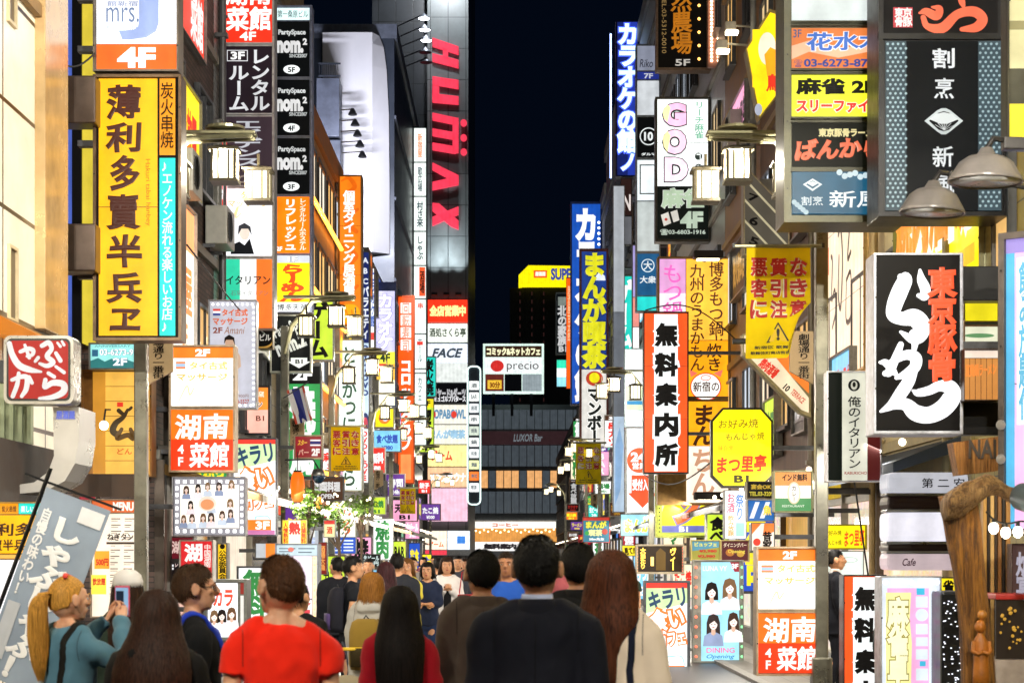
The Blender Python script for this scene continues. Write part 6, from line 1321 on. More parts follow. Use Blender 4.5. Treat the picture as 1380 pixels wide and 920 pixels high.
for q_ in L_:
    rr = []
    for j in range(16):
        a = 2 * math.pi * j / 16; d_ = 1 + .34 * noise.noise(Vector((q_[0] * 7, math.cos(a) * 1.4, math.sin(a) * 1.4)))
        rr.append((q_[0], q_[1] + q_[3] * 1.5 * d_ * math.cos(a), q_[2] + q_[3] * d_ * math.sin(a)))
    rg.append(rr)
o = mb.rings(rg).build('driftwood_beam', wood_mat('6a4522', 'c49a62'), None, True); o.location = base; tag(o, 'pale wavy driftwood beam lying across the top of the log post', 'beam')
# carved figure
root2 = thing('carved_figure', 'carved wooden monk figure with folded hands on the front of the log post', 'carving', wp(1312, 925, -.2))
mb = MB(); k = ZW / F
def ring(cx, cz, a, b_, n=18): return [(cx * k + a * k * math.cos(2 * math.pi * j / n), b_ * k * math.sin(2 * math.pi * j / n), cz * k) for j in range(n)]
mb.rings([ring(0, 0, 12, 9), ring(0, 20, 11, 9), ring(0, 38, 10, 8), ring(0, 50, 10.5, 8), ring(0, 62, 10, 7.5), ring(-1, 68, 7, 6), ring(-1, 72, 4, 4), ring(-1, 75, 3.6, 3.8)])
mb.ball((-1.5 * k, -2 * k, 83 * k), (7 * k, 7 * k, 9 * k), 18, 12); mb.ball((-1.5 * k, -8.5 * k, 82 * k), (1.3 * k, 2 * k, 2.6 * k), 10, 8)
for s in (-1, 1):
    mb.ball((s * 6.4 * k - 1.5 * k, -1 * k, 82 * k), (1.2 * k, 2 * k, 3.6 * k), 8, 8)
    mb.tube([(s * 9 * k, -1 * k, 63 * k), (s * 11.5 * k, -4 * k, 50 * k), (s * 6 * k, -10 * k, 47 * k), (0, -11 * k, 50 * k)], [3.8 * k, 3.4 * k, 2.8 * k, 2.2 * k], 10)
o = mb.build('figure', paint('a86420', .4, 0, .3, 14, .3), root2, True)
MB().ball((2 * k, 2 * k, 98 * k), (6.5 * k, 6 * k, 6.5 * k), 16, 10).build('upper_head', paint('b87830', .4, 0, .3, 14, .3), root2, True)
root = thing('slat_screen', 'screen of upright dark and golden timber slats right of the log post', 'screen', (X(1344, 13.5), 13.5, .045))
for i, (a, b_, c) in enumerate(((-19, -14, 'b88a44'), (-13, -10, '2a1c12'), (-9, -4, 'd0a868'), (-3, 0, '3a2818'), (1, 6, '8a5c2c'), (7, 11, '22160e'), (12, 18, 'a8783c'))):
    MB().box(a * 13.5 / F, 0, 0, b_ * 13.5 / F, .08, 2.05, .004).build('slat', wood_mat(c, c) if False else paint(c, .5, 0, .3, 3, .2), root)
# grey pipe end, bulb string
root = thing('pipe', 'open grey pipe end pointing at the street, right edge', 'pipe', wp(1366, 670, -.2))
MB().lathe([(.085, 0), (.085, -.9), (.07, -.9), (.07, -.02)], (0, 0, 0), 24).build('tube', paint('6f7f88', .4, .5), root, True)
root.rotation_euler = (R(-78), 0, R(18))
root = thing('bulb_string', 'string of five bare glowing bulbs on a black cable at the right edge', 'string lights', wp(1345, 705, -.25))
pp = [wp(1316, 690, -.25), wp(1328, 702, -.25), wp(1345, 706, -.25), wp(1362, 703, -.25), wp(1380, 705, -.25), wp(1400, 700, -.25)]
MB().tube([Vector(q_) - root.location for q_ in smooth_line(pp, 5)], .006, 6).build('cable', paint('15130f', .6), root)
for px, py in ((1326, 712), (1342, 718), (1358, 717), (1374, 719), (1390, 716)):
    c = Vector(wp(px, py, -.25)) - root.location
    o = MB().lathe([(.012, .06), (.014, .03)], tuple(c), 10).build('socket', paint('15130f', .5), root)
    MB().ball(tuple(c), (.03, .03, .036), 12, 10).build('bulb', lit('fff0d4', 12.), o, True)
sc_ = MB()
for i, (px, py) in enumerate(((1312, 735), (1312, 755), (1314, 778))): sc_.box(X(px, 13.4), 13.4, H(py + 9, 13.4), X(px + 10, 13.4), 13.46, H(py, 13.4), .005)
root = thing('display_case', 'glass display case with gold ornaments and a red top at the lower right edge', 'display case', (X(1360, 12.9), 12.9, .045))
kk = 12.9 / F; zt = H(817, 12.9)
MB().box(-18 * kk, 0, zt, 30 * kk, .5, zt + 8 * kk, .01).build('top', paint('b8302c', .4), root)
MB().box(-17 * kk, .01, .0, 29 * kk, .49, H(898, 12.9)).build('base', paint('a89a90', .5), root)
MB().box(-17 * kk, .02, H(897, 12.9), 29 * kk, .04, zt - .002).build('back_panel', lit('3a2c20', .3), root)
gd = MB(); rs = random.Random(2)
for i in range(30): gd.ball((rs.uniform(-14, 26) * kk, -.03, rs.uniform(H(890, 12.9), zt - .05)), rs.uniform(.006, .013), 8, 6)
o = gd.build('ornament', lit('e0a83c', .6), root, True); o['kind'] = 'stuff'
# tall light wood slats and wall pieces around the noodle sign
for i, (pa, pb, ya, yb, c, lb_) in enumerate([(1296, 1345, 585, 640, 'c98a44', 'orange brown carved wooden board hanging under the black noodle sign')]):
    o = MB().prism([(X(1284, 16.4), H(596, 16.4)), (X(1345, 16.4), H(588, 16.4)), (X(1345, 16.4), H(634, 16.4)), (X(1292, 16.4), H(640, 16.4))], 16.4, 16.62).build('wood_board', wood_mat('a8682c', 'd89a54')); tag(o, lb_, 'board')
    m_ = MB(); put_text(m_, 'NAI', X(1305, 16.4), H(618, 16.4), X(1342, 16.4), H(592, 16.4), 16.39, b=.03); m_.build('lettering', paint('4a4038', .5), o)
sign('brown planked sign with orange brush katakana beside the black noodle sign', 16.9, (1298, 470, 1346, 540), [p(1299, 472, 1345, 482, 'e8d4c4', .9), p(1299, 483, 1345, 538, 'd08a44', .8)] + [q(1299 + i * 7.6, 483, 1299.7 + i * 7.6, 538, '7a4a20', .4) for i in range(1, 6)] + [t('夏鶏鍋ラーメン', 1301, 490, 1343, 508, 'f28a3a', b=.04, br=.015)], fw=1, frame='4a3a30', side=Rr, arms=1)
sign('yellow fluorescent lined shop board with green tubes, above the brown planked sign', 17.6, (1298, 405, 1346, 470), [p(1299, 407, 1345, 432, 'e4d420', .95), q(1299, 434, 1345, 437, '4a4a2a', .2), p(1299, 440, 1345, 468, 'e0e0c4', .9), e(1320, 452, 20, 3, '5a8a5a')], fw=1.5, frame='7a5a3c', side=Rr, arms=1)
o = MB().box(X(1299, 17.0), 17.15, H(402, 17), 4.49, 17.35, H(355, 17), .01).build('sign_arm', paint('131315', .4, .3)); tag(o, 'black box arm holding the head of the black noodle sign to the wall', 'bracket')
o = MB().box(X(1299, 17.0), 17.15, H(584, 17), 4.49, 17.35, H(540, 17), .01).build('sign_arm', paint('131315', .4, .3)); tag(o, 'black box arm holding the foot of the black noodle sign to the wall', 'bracket')
sign('upper cream shop window panel with a yellow lower band at the top right edge', 15.2, (1357, -60, 1420, 190), [p(1359, -56, 1418, 92, 'd9d2a0', .75), q(1359, 28, 1418, 40, 'a8a070', .5), p(1359, 140, 1418, 188, 'f0d42a', 1.)], fw=2, frame='2a2a22', side=0, d=.2)
# man sized vending machine glow
root = thing('vending_machine', 'dark vending machine with speckled lit front behind the carved log', 'vending machine', (X(1284, 18.2), 18.2, .045))
k = 18.2 / F
MB().box(-16 * k, 0, 0, 20 * k, .6, H(803, 18.2), .03).build('body', paint('24262c', .35, .3), root); 
vb = MB(); rs = random.Random(9)
for i in range(60): vb.box((a := rs.uniform(-14, 14) * k), -.006, (z_ := rs.uniform(.35, 1.2)), a + .014, -.001, z_ + .01)
o = vb.build('button', lit('f0f2ff', 1.6), root); o['kind'] = 'stuff'

# thin black wires over the hanging signs
def wire(label, a, b_, sag, r_=.012):
    a = Vector(a); b_ = Vector(b_)
    o = MB().tube([a.lerp(b_, u / 14) - Vector((0, 0, sag * math.sin(math.pi * u / 14))) for u in range(15)], r_, 6).build('cable', paint('131314', .6)); return tag(o, label, 'cable')
wire('thin black cable looping from the hanging information sign to the yellow octagon bracket', (X(870, 37.8), 37.8, H(418, 37.8)), (X(996, 36.9), 36.9, H(462, 36.9)), -.35)
wire('thin black cable sagging under the hanging information sign', (X(869, 37.8), 37.8, H(640, 37.8)), (X(962, 27), 27, H(619, 27)), .25)
wire('black cable running down beside the small yellow sign to the low information sign', (X(1150, 20.2), 20.2, H(640, 20.2)), (X(1170, 20.3), 20.3, H(775, 20.3)), .0, .01)
wire('black cable crossing the gap beside the tall yellow sign', (X(60, 20), 20, H(60, 20)), (X(128, 20.4), 20.4, H(72, 20.4)), .18, .01)
wire('thin cable from the left lantern post to the grey massage poster', (X(252, 22), 22, H(330, 22)), (X(372, 36), 36, H(462, 36)), .1, .01)

root = thing('added_floodlight', 'floodlight high on the right hand wall washing the cream panels opposite, out of the picture', 'lamp', (4.35, 12.5, 8.5), R(50))  # unseen lamp added to brighten the cream wall
MB().box(-.25, -.1, -.14, .25, .1, .14, .03).build('housing', paint('3a3a3c', .4, .5), root)
MB().box(-.21, -.112, -.11, .21, -.101, .11).build('lens', lit('fff6e0', 8.), root)
MB().box(-.03, .1, -.03, .03, .22, .03).build('arm', dark_steel, root)
l = bpy.data.lights.new('added_flood', 'SPOT'); l.energy = 5200; l.spot_size = R(96); l.spot_blend = .7; l.color = (1, .96, .88); l.shadow_soft_size = .15
o = bpy.data.objects.new('added_flood_beam', l); COL.objects.link(o); o.location = (3.7, 12.95, 8.5)
o.rotation_euler = (Vector((-4.5, 18.5, 7.0)) - Vector((3.7, 12.95, 8.5))).to_track_quat('-Z', 'Y').to_euler()
# ================================================================ the many smaller signs that crowd both facades
FR = random.Random(21)
WORDS = ['焼鳥', '居酒屋', '生ビール', 'カラオケ', '寿司', 'お好み焼', 'ラーメン', 'BAR', 'スナック', '個室', '食べ放題', '飲み放題', '麻雀', 'ゲーム', '酒場', 'うどん', '喫茶', '占い', '中華', 'やきとん', 'ホルモン', 'たこ焼', '宴会', 'カフェ', 'もつ焼', '串カツ', '天ぷら', '定食', '海鮮', '炭火焼', '無料', '案内', 'サウナ', '両替', '質', '薬', '靴', '鍋', '餃子', 'とんかつ', '韓国料理', '焼肉', '立呑み']
BGS = [('white', 'f4f6f6', 1.15), ('cream', 'fbe9c4', 1.1), ('yellow', 'fbe01a', 1.05), ('orange', 'f9761a', 1.05), ('red', 'e22a1e', 1.), ('crimson', 'a8182c', .9), ('pink', 'f4a4c8', 1.), ('purple', '6a3a9a', .85), ('royal blue', '1f4fc0', .9), ('sky blue', '7cc8ee', 1.05), ('turquoise', '1fc8b8', 1.), ('green', '2f9a4e', .9), ('lime', 'c4e03a', 1.), ('black', '141416', .4), ('brown', '5a3620', .6)]
INKS = {'white': 'fafafa', 'black': '1a1816', 'red': 'd8281c', 'yellow': 'f6e22a', 'blue': '2348a8', 'gold': 'e0a83a', 'green': '2a7a3a'}
OKI = {'white': ['red', 'black', 'blue', 'green'], 'cream': ['black', 'red', 'green'], 'yellow': ['black', 'red', 'blue'], 'orange': ['white', 'black', 'yellow'], 'red': ['white', 'yellow', 'gold'], 'crimson': ['white', 'gold'], 'pink': ['white', 'red', 'black'], 'purple': ['white', 'yellow'], 'royal blue': ['white', 'yellow'], 'sky blue': ['white', 'blue', 'red'], 'turquoise': ['white', 'black'], 'green': ['white', 'yellow'], 'lime': ['black', 'green'], 'black': ['white', 'gold', 'red'], 'brown': ['white', 'gold']}
MARK = {-1: [(27, 'the film strip portraits'), (33, 'the stacked restaurant tower'), (39, 'the black club sign case'), (47, 'the amber windows'), (53, 'the white hiragana sign'), (61, 'the navy video sign'), (69, 'the lavender karaoke sign'), (83, 'the long orange katakana sign'), (999, 'the name plate tower')],
        1: [(27, 'the yellow octagon'), (33, 'the blue women poster'), (39, 'the hanging information sign'), (44, 'the pig head column'), (52, 'the bubble letter sign'), (60, 'the round the clock sign'), (74, 'the blue neon sign'), (95, 'the manga cafe sign'), (999, 'the big blue vertical sign')]}
SEEN = set()
def filler_label(form, bg, ink, kind, where, side, Z):
    mk = next(m for z_, m in MARK[side] if Z < z_)
    l_ = '%s %s with %s %s %s %s' % (bg, form, ink, kind, where, mk)
    if l_ in SEEN: return None
    SEEN.add(l_)
    return l_
def kind_of(wd): return 'katakana' if all('ァ' <= c <= 'ー' for c in wd) else 'Latin capitals' if wd.isascii() else 'hiragana' if all('ぁ' <= c <= 'ん' for c in wd) else 'characters'
def overlap(a, b):
    w_ = min(a[2], b[2]) - max(a[0], b[0]); h_ = min(a[3], b[3]) - max(a[1], b[1])
    return max(0, w_) * max(0, h_)
PLACED = []
def try_sign(side, Z, w_, h_, zb, off, form, where, vertical):
    x0 = side * (WALL - off) if side < 0 else WALL - off - w_
    xa, xb = (x0, x0 + w_)
    r_ = (CX + xa / Z * F, HY - (zb + h_ - EYE) / Z * F, CX + xb / Z * F, HY - (zb - EYE) / Z * F)
    if side < 0 and Z > 97: return False
    if r_[0] < 205 or r_[2] > 1050: return False
    if Z < (36 if side < 0 else 46) and zb > 2.4: return False
    if r_[1] < 330 and (r_[2] - r_[0]) > 22: return False
    ar = (r_[2] - r_[0]) * (r_[3] - r_[1])
    for h_r in HERO:
        o_ = overlap(r_, h_r)
        if o_ and h_r[4] > Z and o_ > .04 * (h_r[2] - h_r[0]) * (h_r[3] - h_r[1]): return False
        if o_ and h_r[4] <= Z and o_ > .55 * ar: return False
        if o_ and abs(h_r[4] - Z) < .8: return False
    for p_ in PLACED:
        if overlap(r_, p_) > .12 * ar or (abs(p_[4] - Z) < .7 and overlap(r_, p_) > 0): return False
    bgn, bgc, st = FR.choice(BGS); ink = FR.choice(OKI[bgn]); wd = FR.choice([q_ for q_ in WORDS if (len(q_) >= 2)])
    lb_ = filler_label(form, bgn, ink, kind_of(wd), where, side, Z)
    if not lb_: return False
    PLACED.append((*r_, Z))
    W_, H_ = r_[2] - r_[0], r_[3] - r_[1]
    A = lambda u, v_: (r_[0] + u * W_, r_[1] + v_ * H_)
    its = [p(*A(.05, .03), *A(.95, .97), bgc, st)]
    if vertical:
        top_ = FR.random() < .4
        if top_:
            c2 = FR.choice(BGS); its += [q(*A(.05, .03), *A(.95, .18), c2[1], c2[2] * .9), t(FR.choice(['2F', '3F', 'B1', '4F', '5F']), *A(.25, .06), *A(.75, .15), INKS[OKI[c2[0]][0]], b=.05)]
        its.append(t(wd, *A(.2, .22 if top_ else .08), *A(.8, .94), INKS[ink], b=.05, v=1, br=FR.choice([0, 0, .012])))
    else:
        its.append(t(wd, *A(.12, .2), *A(.88, .62), INKS[ink], b=.05))
        its.append(t(FR.choice(['2F', '3F', '¥980', '24h', '¥300', 'B1', 'OPEN']), *A(.3, .7), *A(.7, .9), INKS[ink], b=.04))
    sign(lb_, Z, r_, its, frame=FR.choice(['8a8a88', '4a4a4c', 'b0aca4', '5a4a3c']), fw=max(.5, .03 * F / Z), d=.2, side=side, arms=1)
    return True
cnt = 0
for _ in range(2600):
    side = FR.choice((-1, 1)); Z = 26 + 112 * FR.random() ** 1.3
    u = FR.random()
    if u < .42: ok = try_sign(side, Z, FR.uniform(.5, .85), FR.uniform(1.1, 3.2), FR.uniform(3.2, 9.5) if Z > 40 else FR.uniform(3., 6.), .08, 'vertical sign', 'high beside', True)
    elif u < .72: ok = try_sign(side, Z, FR.uniform(.5, 1.0), FR.uniform(.5, .9), FR.uniform(2.3, 5.), .08, 'square box', 'projecting near', False)
    else: ok = try_sign(side, Z, FR.uniform(.45, .7), FR.uniform(.8, 1.5), FR.uniform(.35, 1.7), FR.uniform(.1, .5), 'upright board', 'at street level near', FR.random() < .6)
    cnt += ok
    if cnt >= 92: break
# boards lying flat on the facades
n_ = 0
for side in (-1, 1):
    Z = 25.5
    while Z < (96 if side < 0 else 128):
        for lv_ in (0, 1, 2):
            if FR.random() < .42: continue
            ln = FR.uniform(1.2, 2.8); hh = FR.uniform(.7, 1.5); zb = (3.25, 6.3, 9.4)[lv_] + FR.uniform(0, .4)
            bgn, bgc, st = FR.choice(BGS); ink = FR.choice(OKI[bgn]); wd = FR.choice(WORDS) + FR.choice(['', '本店', '二号店', '館'])
            lb_ = filler_label('flat board', bgn, ink, 'writing', ('above the shopfronts by', 'second storey by', 'third storey by')[lv_], side, Z)
            if not lb_: continue
            W_, H_ = ln * 100, hh * 100
            sign(lb_, 0, (0, 0, W_, H_), [p(3, 3, W_ - 3, H_ - 3, bgc, st), t(wd, W_ * .12, H_ * .2, W_ * .88, H_ * .8, INKS[ink], b=.05)], yaw=R(90) if side < 0 else R(-90), world=(side * 4.36, Z + ln / 2, zb, ln, hh), d=.12, frame='7a7872', fw=3)
            n_ += 1
        Z += FR.uniform(2.8, 4.6) * (1 + max(0, Z - 60) / 60)
# air conditioners, conduits and drain pipes on the walls
ac0 = None
for i, (side, Z, zb) in enumerate([(-1, 26.2, 6.4), (-1, 29.3, 6.2), (-1, 33.4, 7.2), (1, 30.2, 6.8), (1, 33.6, 7.4), (1, 38.2, 9.6), (1, 25.4, 6.0), (-1, 47.0, 4.0)]):
    root = thing('air_conditioner', ['pale grey air conditioner box behind the bronze framed sign', 'pale grey air conditioner box left of the stacked restaurant tower', 'pale grey air conditioner box below the dark rental room panels', 'pale grey air conditioner box behind the yellow banner', 'pale grey air conditioner box left of the yellow five sided sign', 'pale grey air conditioner box high beside the pig head column', 'pale grey air conditioner box above the cream calligraphy panel', 'pale grey air conditioner box under the amber windows'][i], 'air conditioner', (side * 4.30, Z, zb), R(90) if side < 0 else R(-90))
    MB().box(-.4, -.16, 0, .4, .16, .56, .02).build('casing', paint('a5a49c', .5, .1, .15, 5), root)
    MB().lathe([(.22, 0), (.22, .012), (.2, .012), (.2, 0)], (0, 0, 0), 24).build('fan_ring', dark_grey := paint('3a3b3c', .5), root).matrix_local = Matrix.Translation((-.12, -.165, .28)) @ Matrix.Rotation(R(90), 4, 'X')
    gm_ = MB()
    for j in range(9): gm_.box(-.33, -.168, .1 + j * .045, .09, -.162, .108 + j * .045)
    gm_.build('grille', dark_grey, root)
    MB().box(-.38, .02, -.05, -.34, .2, .0).box(.34, .02, -.05, .38, .2, .0).build('bracket', paint('55565a', .45, .6, .3, 8.), root)
for i, (side, Z, c, lb_) in enumerate([(-1, 25.3, '6a6660', 'grey drain pipe on the brick wall behind the left lantern post'), (-1, 30.1, '4a4a4c', 'dark drain pipe at the corner of the grey tiled building'), (1, 24.1, 'b39a6a', 'tan drain pipe at the edge of the cream calligraphy panel'), (1, 29.1, '7a7264', 'grey drain pipe behind the slanting floor number board'), (1, 36.1, '8a8a86', 'pale drain pipe beside the amber lit building'), (1, 20.0, 'a89a70', 'tan drain pipe right of the green framed sign tower')]):
    o = MB().tube([(side * 4.38, Z, .05), (side * 4.38, Z, 12.5)], .055, 10).box(side * 4.30, Z - .08, 3., side * 4.49, Z + .08, 3.06).box(side * 4.30, Z - .08, 6.5, side * 4.49, Z + .08, 6.56).box(side * 4.30, Z - .08, 9.5, side * 4.49, Z + .08, 9.56).build('drain_pipe', paint(c, .45, .3, .25, 4), None, False); tag(o, lb_, 'pipe')
cb_ = [((-4.4, 26, 8.6), (3.9, 33, 7.9)), ((-4.4, 41, 9.4), (4.4, 48, 9.0)), ((-4.4, 62, 7.2), (4.4, 70, 8.2))]
for i, (a, b_) in enumerate(cb_[:1]):
    pts = [Vector(a).lerp(Vector(b_), u / 14) - Vector((0, 0, .5 * math.sin(math.pi * u / 14))) for u in range(15)]
# ================================================================ people
TMP = bpy.data.scenes.new('workshop')
def remesh(mb, vox, sm=4, fac=.5):
    me = mb.mesh('figure', None)
    bm = bmesh.new(); bm.from_mesh(me); bmesh.ops.recalc_face_normals(bm, faces=bm.faces); bm.to_mesh(me); bm.free()
    o = bpy.data.objects.new('figure', me); TMP.collection.objects.link(o)
    md = o.modifiers.new('r', 'REMESH'); md.mode = 'VOXEL'; md.voxel_size = vox; md.adaptivity = 0
    if sm:
        m2 = o.modifiers.new('s', 'SMOOTH'); m2.factor = fac; m2.iterations = sm
    with bpy.context.temp_override(scene=TMP, view_layer=TMP.view_layers[0]):
        out = bpy.data.meshes.new_from_object(o.evaluated_get(bpy.context.evaluated_depsgraph_get()))
    bpy.data.objects.remove(o); bpy.data.meshes.remove(me)
    out.polygons.foreach_set('use_smooth', np.ones(len(out.polygons), bool))
    return out
def ruffle(me, amp, sc=(9, 9, 5), seed=0., lo=-9):
    n = len(me.vertices)
    co = np.empty(n * 3); me.vertices.foreach_get('co', co); co = co.reshape(-1, 3)
    no = np.empty(n * 3); me.vertices.foreach_get('normal', no); no = no.reshape(-1, 3)
    d = np.array([noise.noise(Vector((c[0] * sc[0] + seed + .8 * noise.noise(Vector((c[2] * 6, seed, c[0] * 4))), c[1] * sc[1], c[2] * sc[2] + c[0] * 5))) + .5 * noise.noise(Vector((c[0] * sc[0] * 2.3, c[1] * sc[1] * 2.3 + seed, c[2] * sc[2] * 2.6 - c[0] * 9))) + .8 * (.22 - abs(noise.noise(Vector((c[0] * 5 + c[2] * 4, c[1] * 5 + seed, c[2] * 5.5 - abs(c[0]) * 8))))) for c in co])
    co += no * np.maximum(d * amp, -.006)[:, None]
    me.vertices.foreach_set('co', co.ravel()); me.update()
def ell(z, cx, cy, a, b, n=22, pw=2.3):
    out = []
    for j in range(n):
        t_ = 2 * math.pi * j / n; c, s = math.cos(t_), math.sin(t_)
        out.append((cx + a * math.copysign(abs(c) ** (2 / pw), c), cy + b * math.copysign(abs(s) ** (2 / pw), s), z))
    return out
TORSO = [(.82, 0, .150, .105), (.90, -.005, .165, .118), (.98, -.005, .160, .112), (1.08, .0, .138, .095), (1.18, .004, .146, .102), (1.28, .004, .163, .112), (1.36, 0, .170, .108), (1.42, -.006, .160, .092), (1.455, -.012, .125, .076), (1.485, -.012, .082, .066)]
SKINC = {'pale': 'd9a684', 'asian': 'cf9c76', 'tan': 'b9835e'}
def skin_mat(c):
    k = ('skin', c)
    if k in MATS: return MATS[k]
    m, nt, b = nodes_mat('skin')
    cc = lin(c)
    tc = node(nt, 'ShaderNodeTexCoord'); n = node(nt, 'ShaderNodeTexNoise', Scale=22.0, Detail=5.0); nt.links.new(tc.outputs['Object'], n.inputs['Vector'])
    nt.links.new(ramp(nt, n.outputs[0], [cc[0] * .9, cc[1] * .8, cc[2] * .76], [min(1, x * 1.06) for x in cc], .35, .65), b.inputs['Base Color'])
    b.inputs['Roughness'].default_value = .48; b.inputs['Subsurface Weight'].default_value = .12; b.inputs['Subsurface Radius'].default_value = (.012, .005, .003); b.inputs['Subsurface Scale'].default_value = .6
    MATS[k] = m
    return m
def hair_mat(c):
    k = ('hair', c)
    if k in MATS: return MATS[k]
    m, nt, b = nodes_mat('hair')
    cc = lin(c)
    tc = node(nt, 'ShaderNodeTexCoord'); mp = node(nt, 'ShaderNodeMapping'); mp.inputs['Scale'].default_value = (110, 110, 4); nt.links.new(tc.outputs['Object'], mp.inputs[0])
    n = node(nt, 'ShaderNodeTexNoise', Scale=1.6, Detail=4.0); nt.links.new(mp.outputs[0], n.inputs['Vector'])
    lo_, hi_ = (.3, 1.9) if max(cc) < .2 else (.55, 1.4)
    nt.links.new(ramp(nt, n.outputs[0], [x * lo_ for x in cc], [min(1, x * hi_ + .004) for x in cc], .32, .68), b.inputs['Base Color'])
    b.inputs['Roughness'].default_value = .52; b.inputs['Specular IOR Level'].default_value = .16
    MATS[k] = m
    return m
def strand(mb, pts, r):
    n = len(pts)
    V = []; Fc = []
    for i, q_ in enumerate(pts):
        a = pts[max(i - 1, 0)]; c = pts[min(i + 1, n - 1)]
        t_ = Vector(c) - Vector(a); u = t_.cross(Vector((q_[0], q_[1] + .02, 0.01)))
        u = u.normalized() if u.length > 1e-7 else Vector((1, 0, 0))
        ww = r * (1 - .75 * (i / (n - 1)) ** 2)
        o_ = Vector((q_[0], q_[1], 0)); o_ = o_.normalized() * ww * .5 if o_.length > 1e-6 else Vector((0, 0, ww))
        V += [Vector(q_) + u * ww, Vector(q_) + o_, Vector(q_) - u * ww]
        if i: k = 3 * i; Fc += [(k - 3, k - 2, k + 1, k), (k - 2, k - 1, k + 2, k + 1)]
    mb.add(V, Fc)
HC = (0, -.008, 1.655)            # middle of the skull
HE = (.081, .099, .108)
def cap_pt(th, ph, g_=1.): return (HC[0] + HE[0] * g_ * math.sin(th) * math.cos(ph), HC[1] + HE[1] * g_ * math.sin(th) * math.sin(ph), HC[2] + HE[2] * g_ * math.cos(th))
def hairline(ph):
    """polar angle at which the hair ends, ph = 90 deg is the face"""
    s = math.sin(ph)
    if s > .45: return 1.12 - .1 * s
    if s > .0: return 1.12 + (.45 - s) * 1.15
    if s > -.35: return 1.5 + (-s) * 1.3
    return 1.95 + .35 * (-s - .35)
def short_hair(rs, n, ln, vol=1.07, fade=0.):
    mb = MB(); N, M = 40, 14
    V = []; Fc = []
    for j in range(M + 1):
        for i in range(N):
            ph = 2 * math.pi * i / N; th = hairline(ph) * (j / M) * (1 + .03 * math.sin(9 * ph)); 
            q_ = cap_pt(max(th, .001), ph, vol - (vol - 1.015) * max(0, (j / M - .55) / .45) * (1 if not fade else 1.0)); V.append(q_)
    for j in range(M):
        for i in range(N): Fc.append((j * N + i, j * N + (i + 1) % N, (j + 1) * N + (i + 1) % N, (j + 1) * N + i))
    mb.add(V, Fc)
    for _ in range(n):
        ph = rs.uniform(0, 2 * math.pi); u = math.sqrt(rs.random()); th = hairline(ph) * u * 1.0
        g0 = vol - (vol - 1.0) * max(0, (u - .6) / .4)
        pts = []
        l = ln * rs.uniform(.6, 1.2) * (1 - fade * max(0, u - .45)); dp = rs.gauss(0, .25) + .25
        for s in range(4):
            f_ = s / 3
            pts.append(cap_pt(th + f_ * l / .1 * .8, ph + dp * f_ * l / .05, g0 - .01 + f_ * .085 * rs.uniform(.2, 1.5) * (1 if u < .8 else .4)))
        strand(mb, pts, .0028)
    return mb
LV = [(1.776, .020, .024, -.012), (1.766, .050, .062, -.010), (1.728, .083, .099, -.008), (1.67, .098, .114, -.008), (1.605, .105, .112, -.014), (1.54, .114, .094, -.04), (1.46, .124, .072, -.082), (1.36, .118, .052, -.118), (1.24, .112, .042, -.128), (1.10, .090, .034, -.130), (.98, .06, .03, -.13)]
def lev(z, wid=1.):
    for i in range(len(LV) - 1):
        a, b = LV[i], LV[i + 1]
        if z >= b[0]:
            u = (a[0] - z) / (a[0] - b[0]); r_ = [a[k] + (b[k] - a[k]) * u for k in range(4)]
            f_ = 1 + (wid - 1) * min(1, max(0, (1.60 - z) / .22))
            return r_[1] * f_, r_[2] * (1 + (f_ - 1) * .6), r_[3]
    return LV[-1][1] * wid, LV[-1][2], LV[-1][3]
def long_hair(rs, n, zend, wid=1., wavy=.006, taper=0., fringe=1.70, openf=.55, part=0.):
    mb = MB(); N = 44; M = 26
    def face(ph): return math.sin(ph) > openf
    def end(ph): return fringe if face(ph) else zend + .06 * max(0, math.sin(ph)) * 2
    V = []; Fc = []
    ztop = 1.776
    for j in range(M + 1):
        for i in range(N):
            ph = 2 * math.pi * i / N; z = ztop + (end(ph) - ztop) * (j / M) ** 1.15
            a, b, cy = lev(z, wid); a *= 1 - taper * min(1, max(0, (1.48 - z) / .12))
            k = .92 + (.03 + .07 * min(1, max(0, (1.66 - z) / .2))) * noise.noise(Vector((math.cos(ph) * 5.5, math.sin(ph) * 5.5, z * 3 + wid)))
            tp = 1 if j < M - 4 else 1 - .12 * (j - M + 4)
            V.append((a * k * tp * math.cos(ph), cy + b * k * math.sin(ph), z))
    for j in range(M):
        for i in range(N): Fc.append((j * N + i, j * N + (i + 1) % N, (j + 1) * N + (i + 1) % N, (j + 1) * N + i))
    mb.add(V, Fc)
    for _ in range(n):
        ph = rs.uniform(0, 2 * math.pi)
        if face(ph) and rs.random() < .7: continue
        ze = end(ph) + (rs.gauss(0, .035) if not face(ph) else rs.gauss(0, .01))
        z0 = ztop - rs.random() ** 2 * .09
        m = 12; p0 = rs.uniform(0, 6.28); wv = wavy * rs.uniform(.5, 1.6); k = rs.uniform(.94, 1.07); dph = rs.gauss(0, .12); pts = []
        for s in range(m):
            u = s / (m - 1); z = z0 + (ze - z0) * u ** 1.1
            a, b, cy = lev(z, wid); a *= 1 - taper * min(1, max(0, (1.48 - z) / .12)); pp = ph + dph * u + wv * 6 * math.sin(z * 26 + p0) * max(0, 1.66 - z)
            kk = k + wv * math.sin(z * 31 + p0) * 2
            pts.append((a * kk * math.cos(pp), cy + b * kk * math.sin(pp), z))
        strand(mb, pts, rs.uniform(.0025, .0048))
    return mb
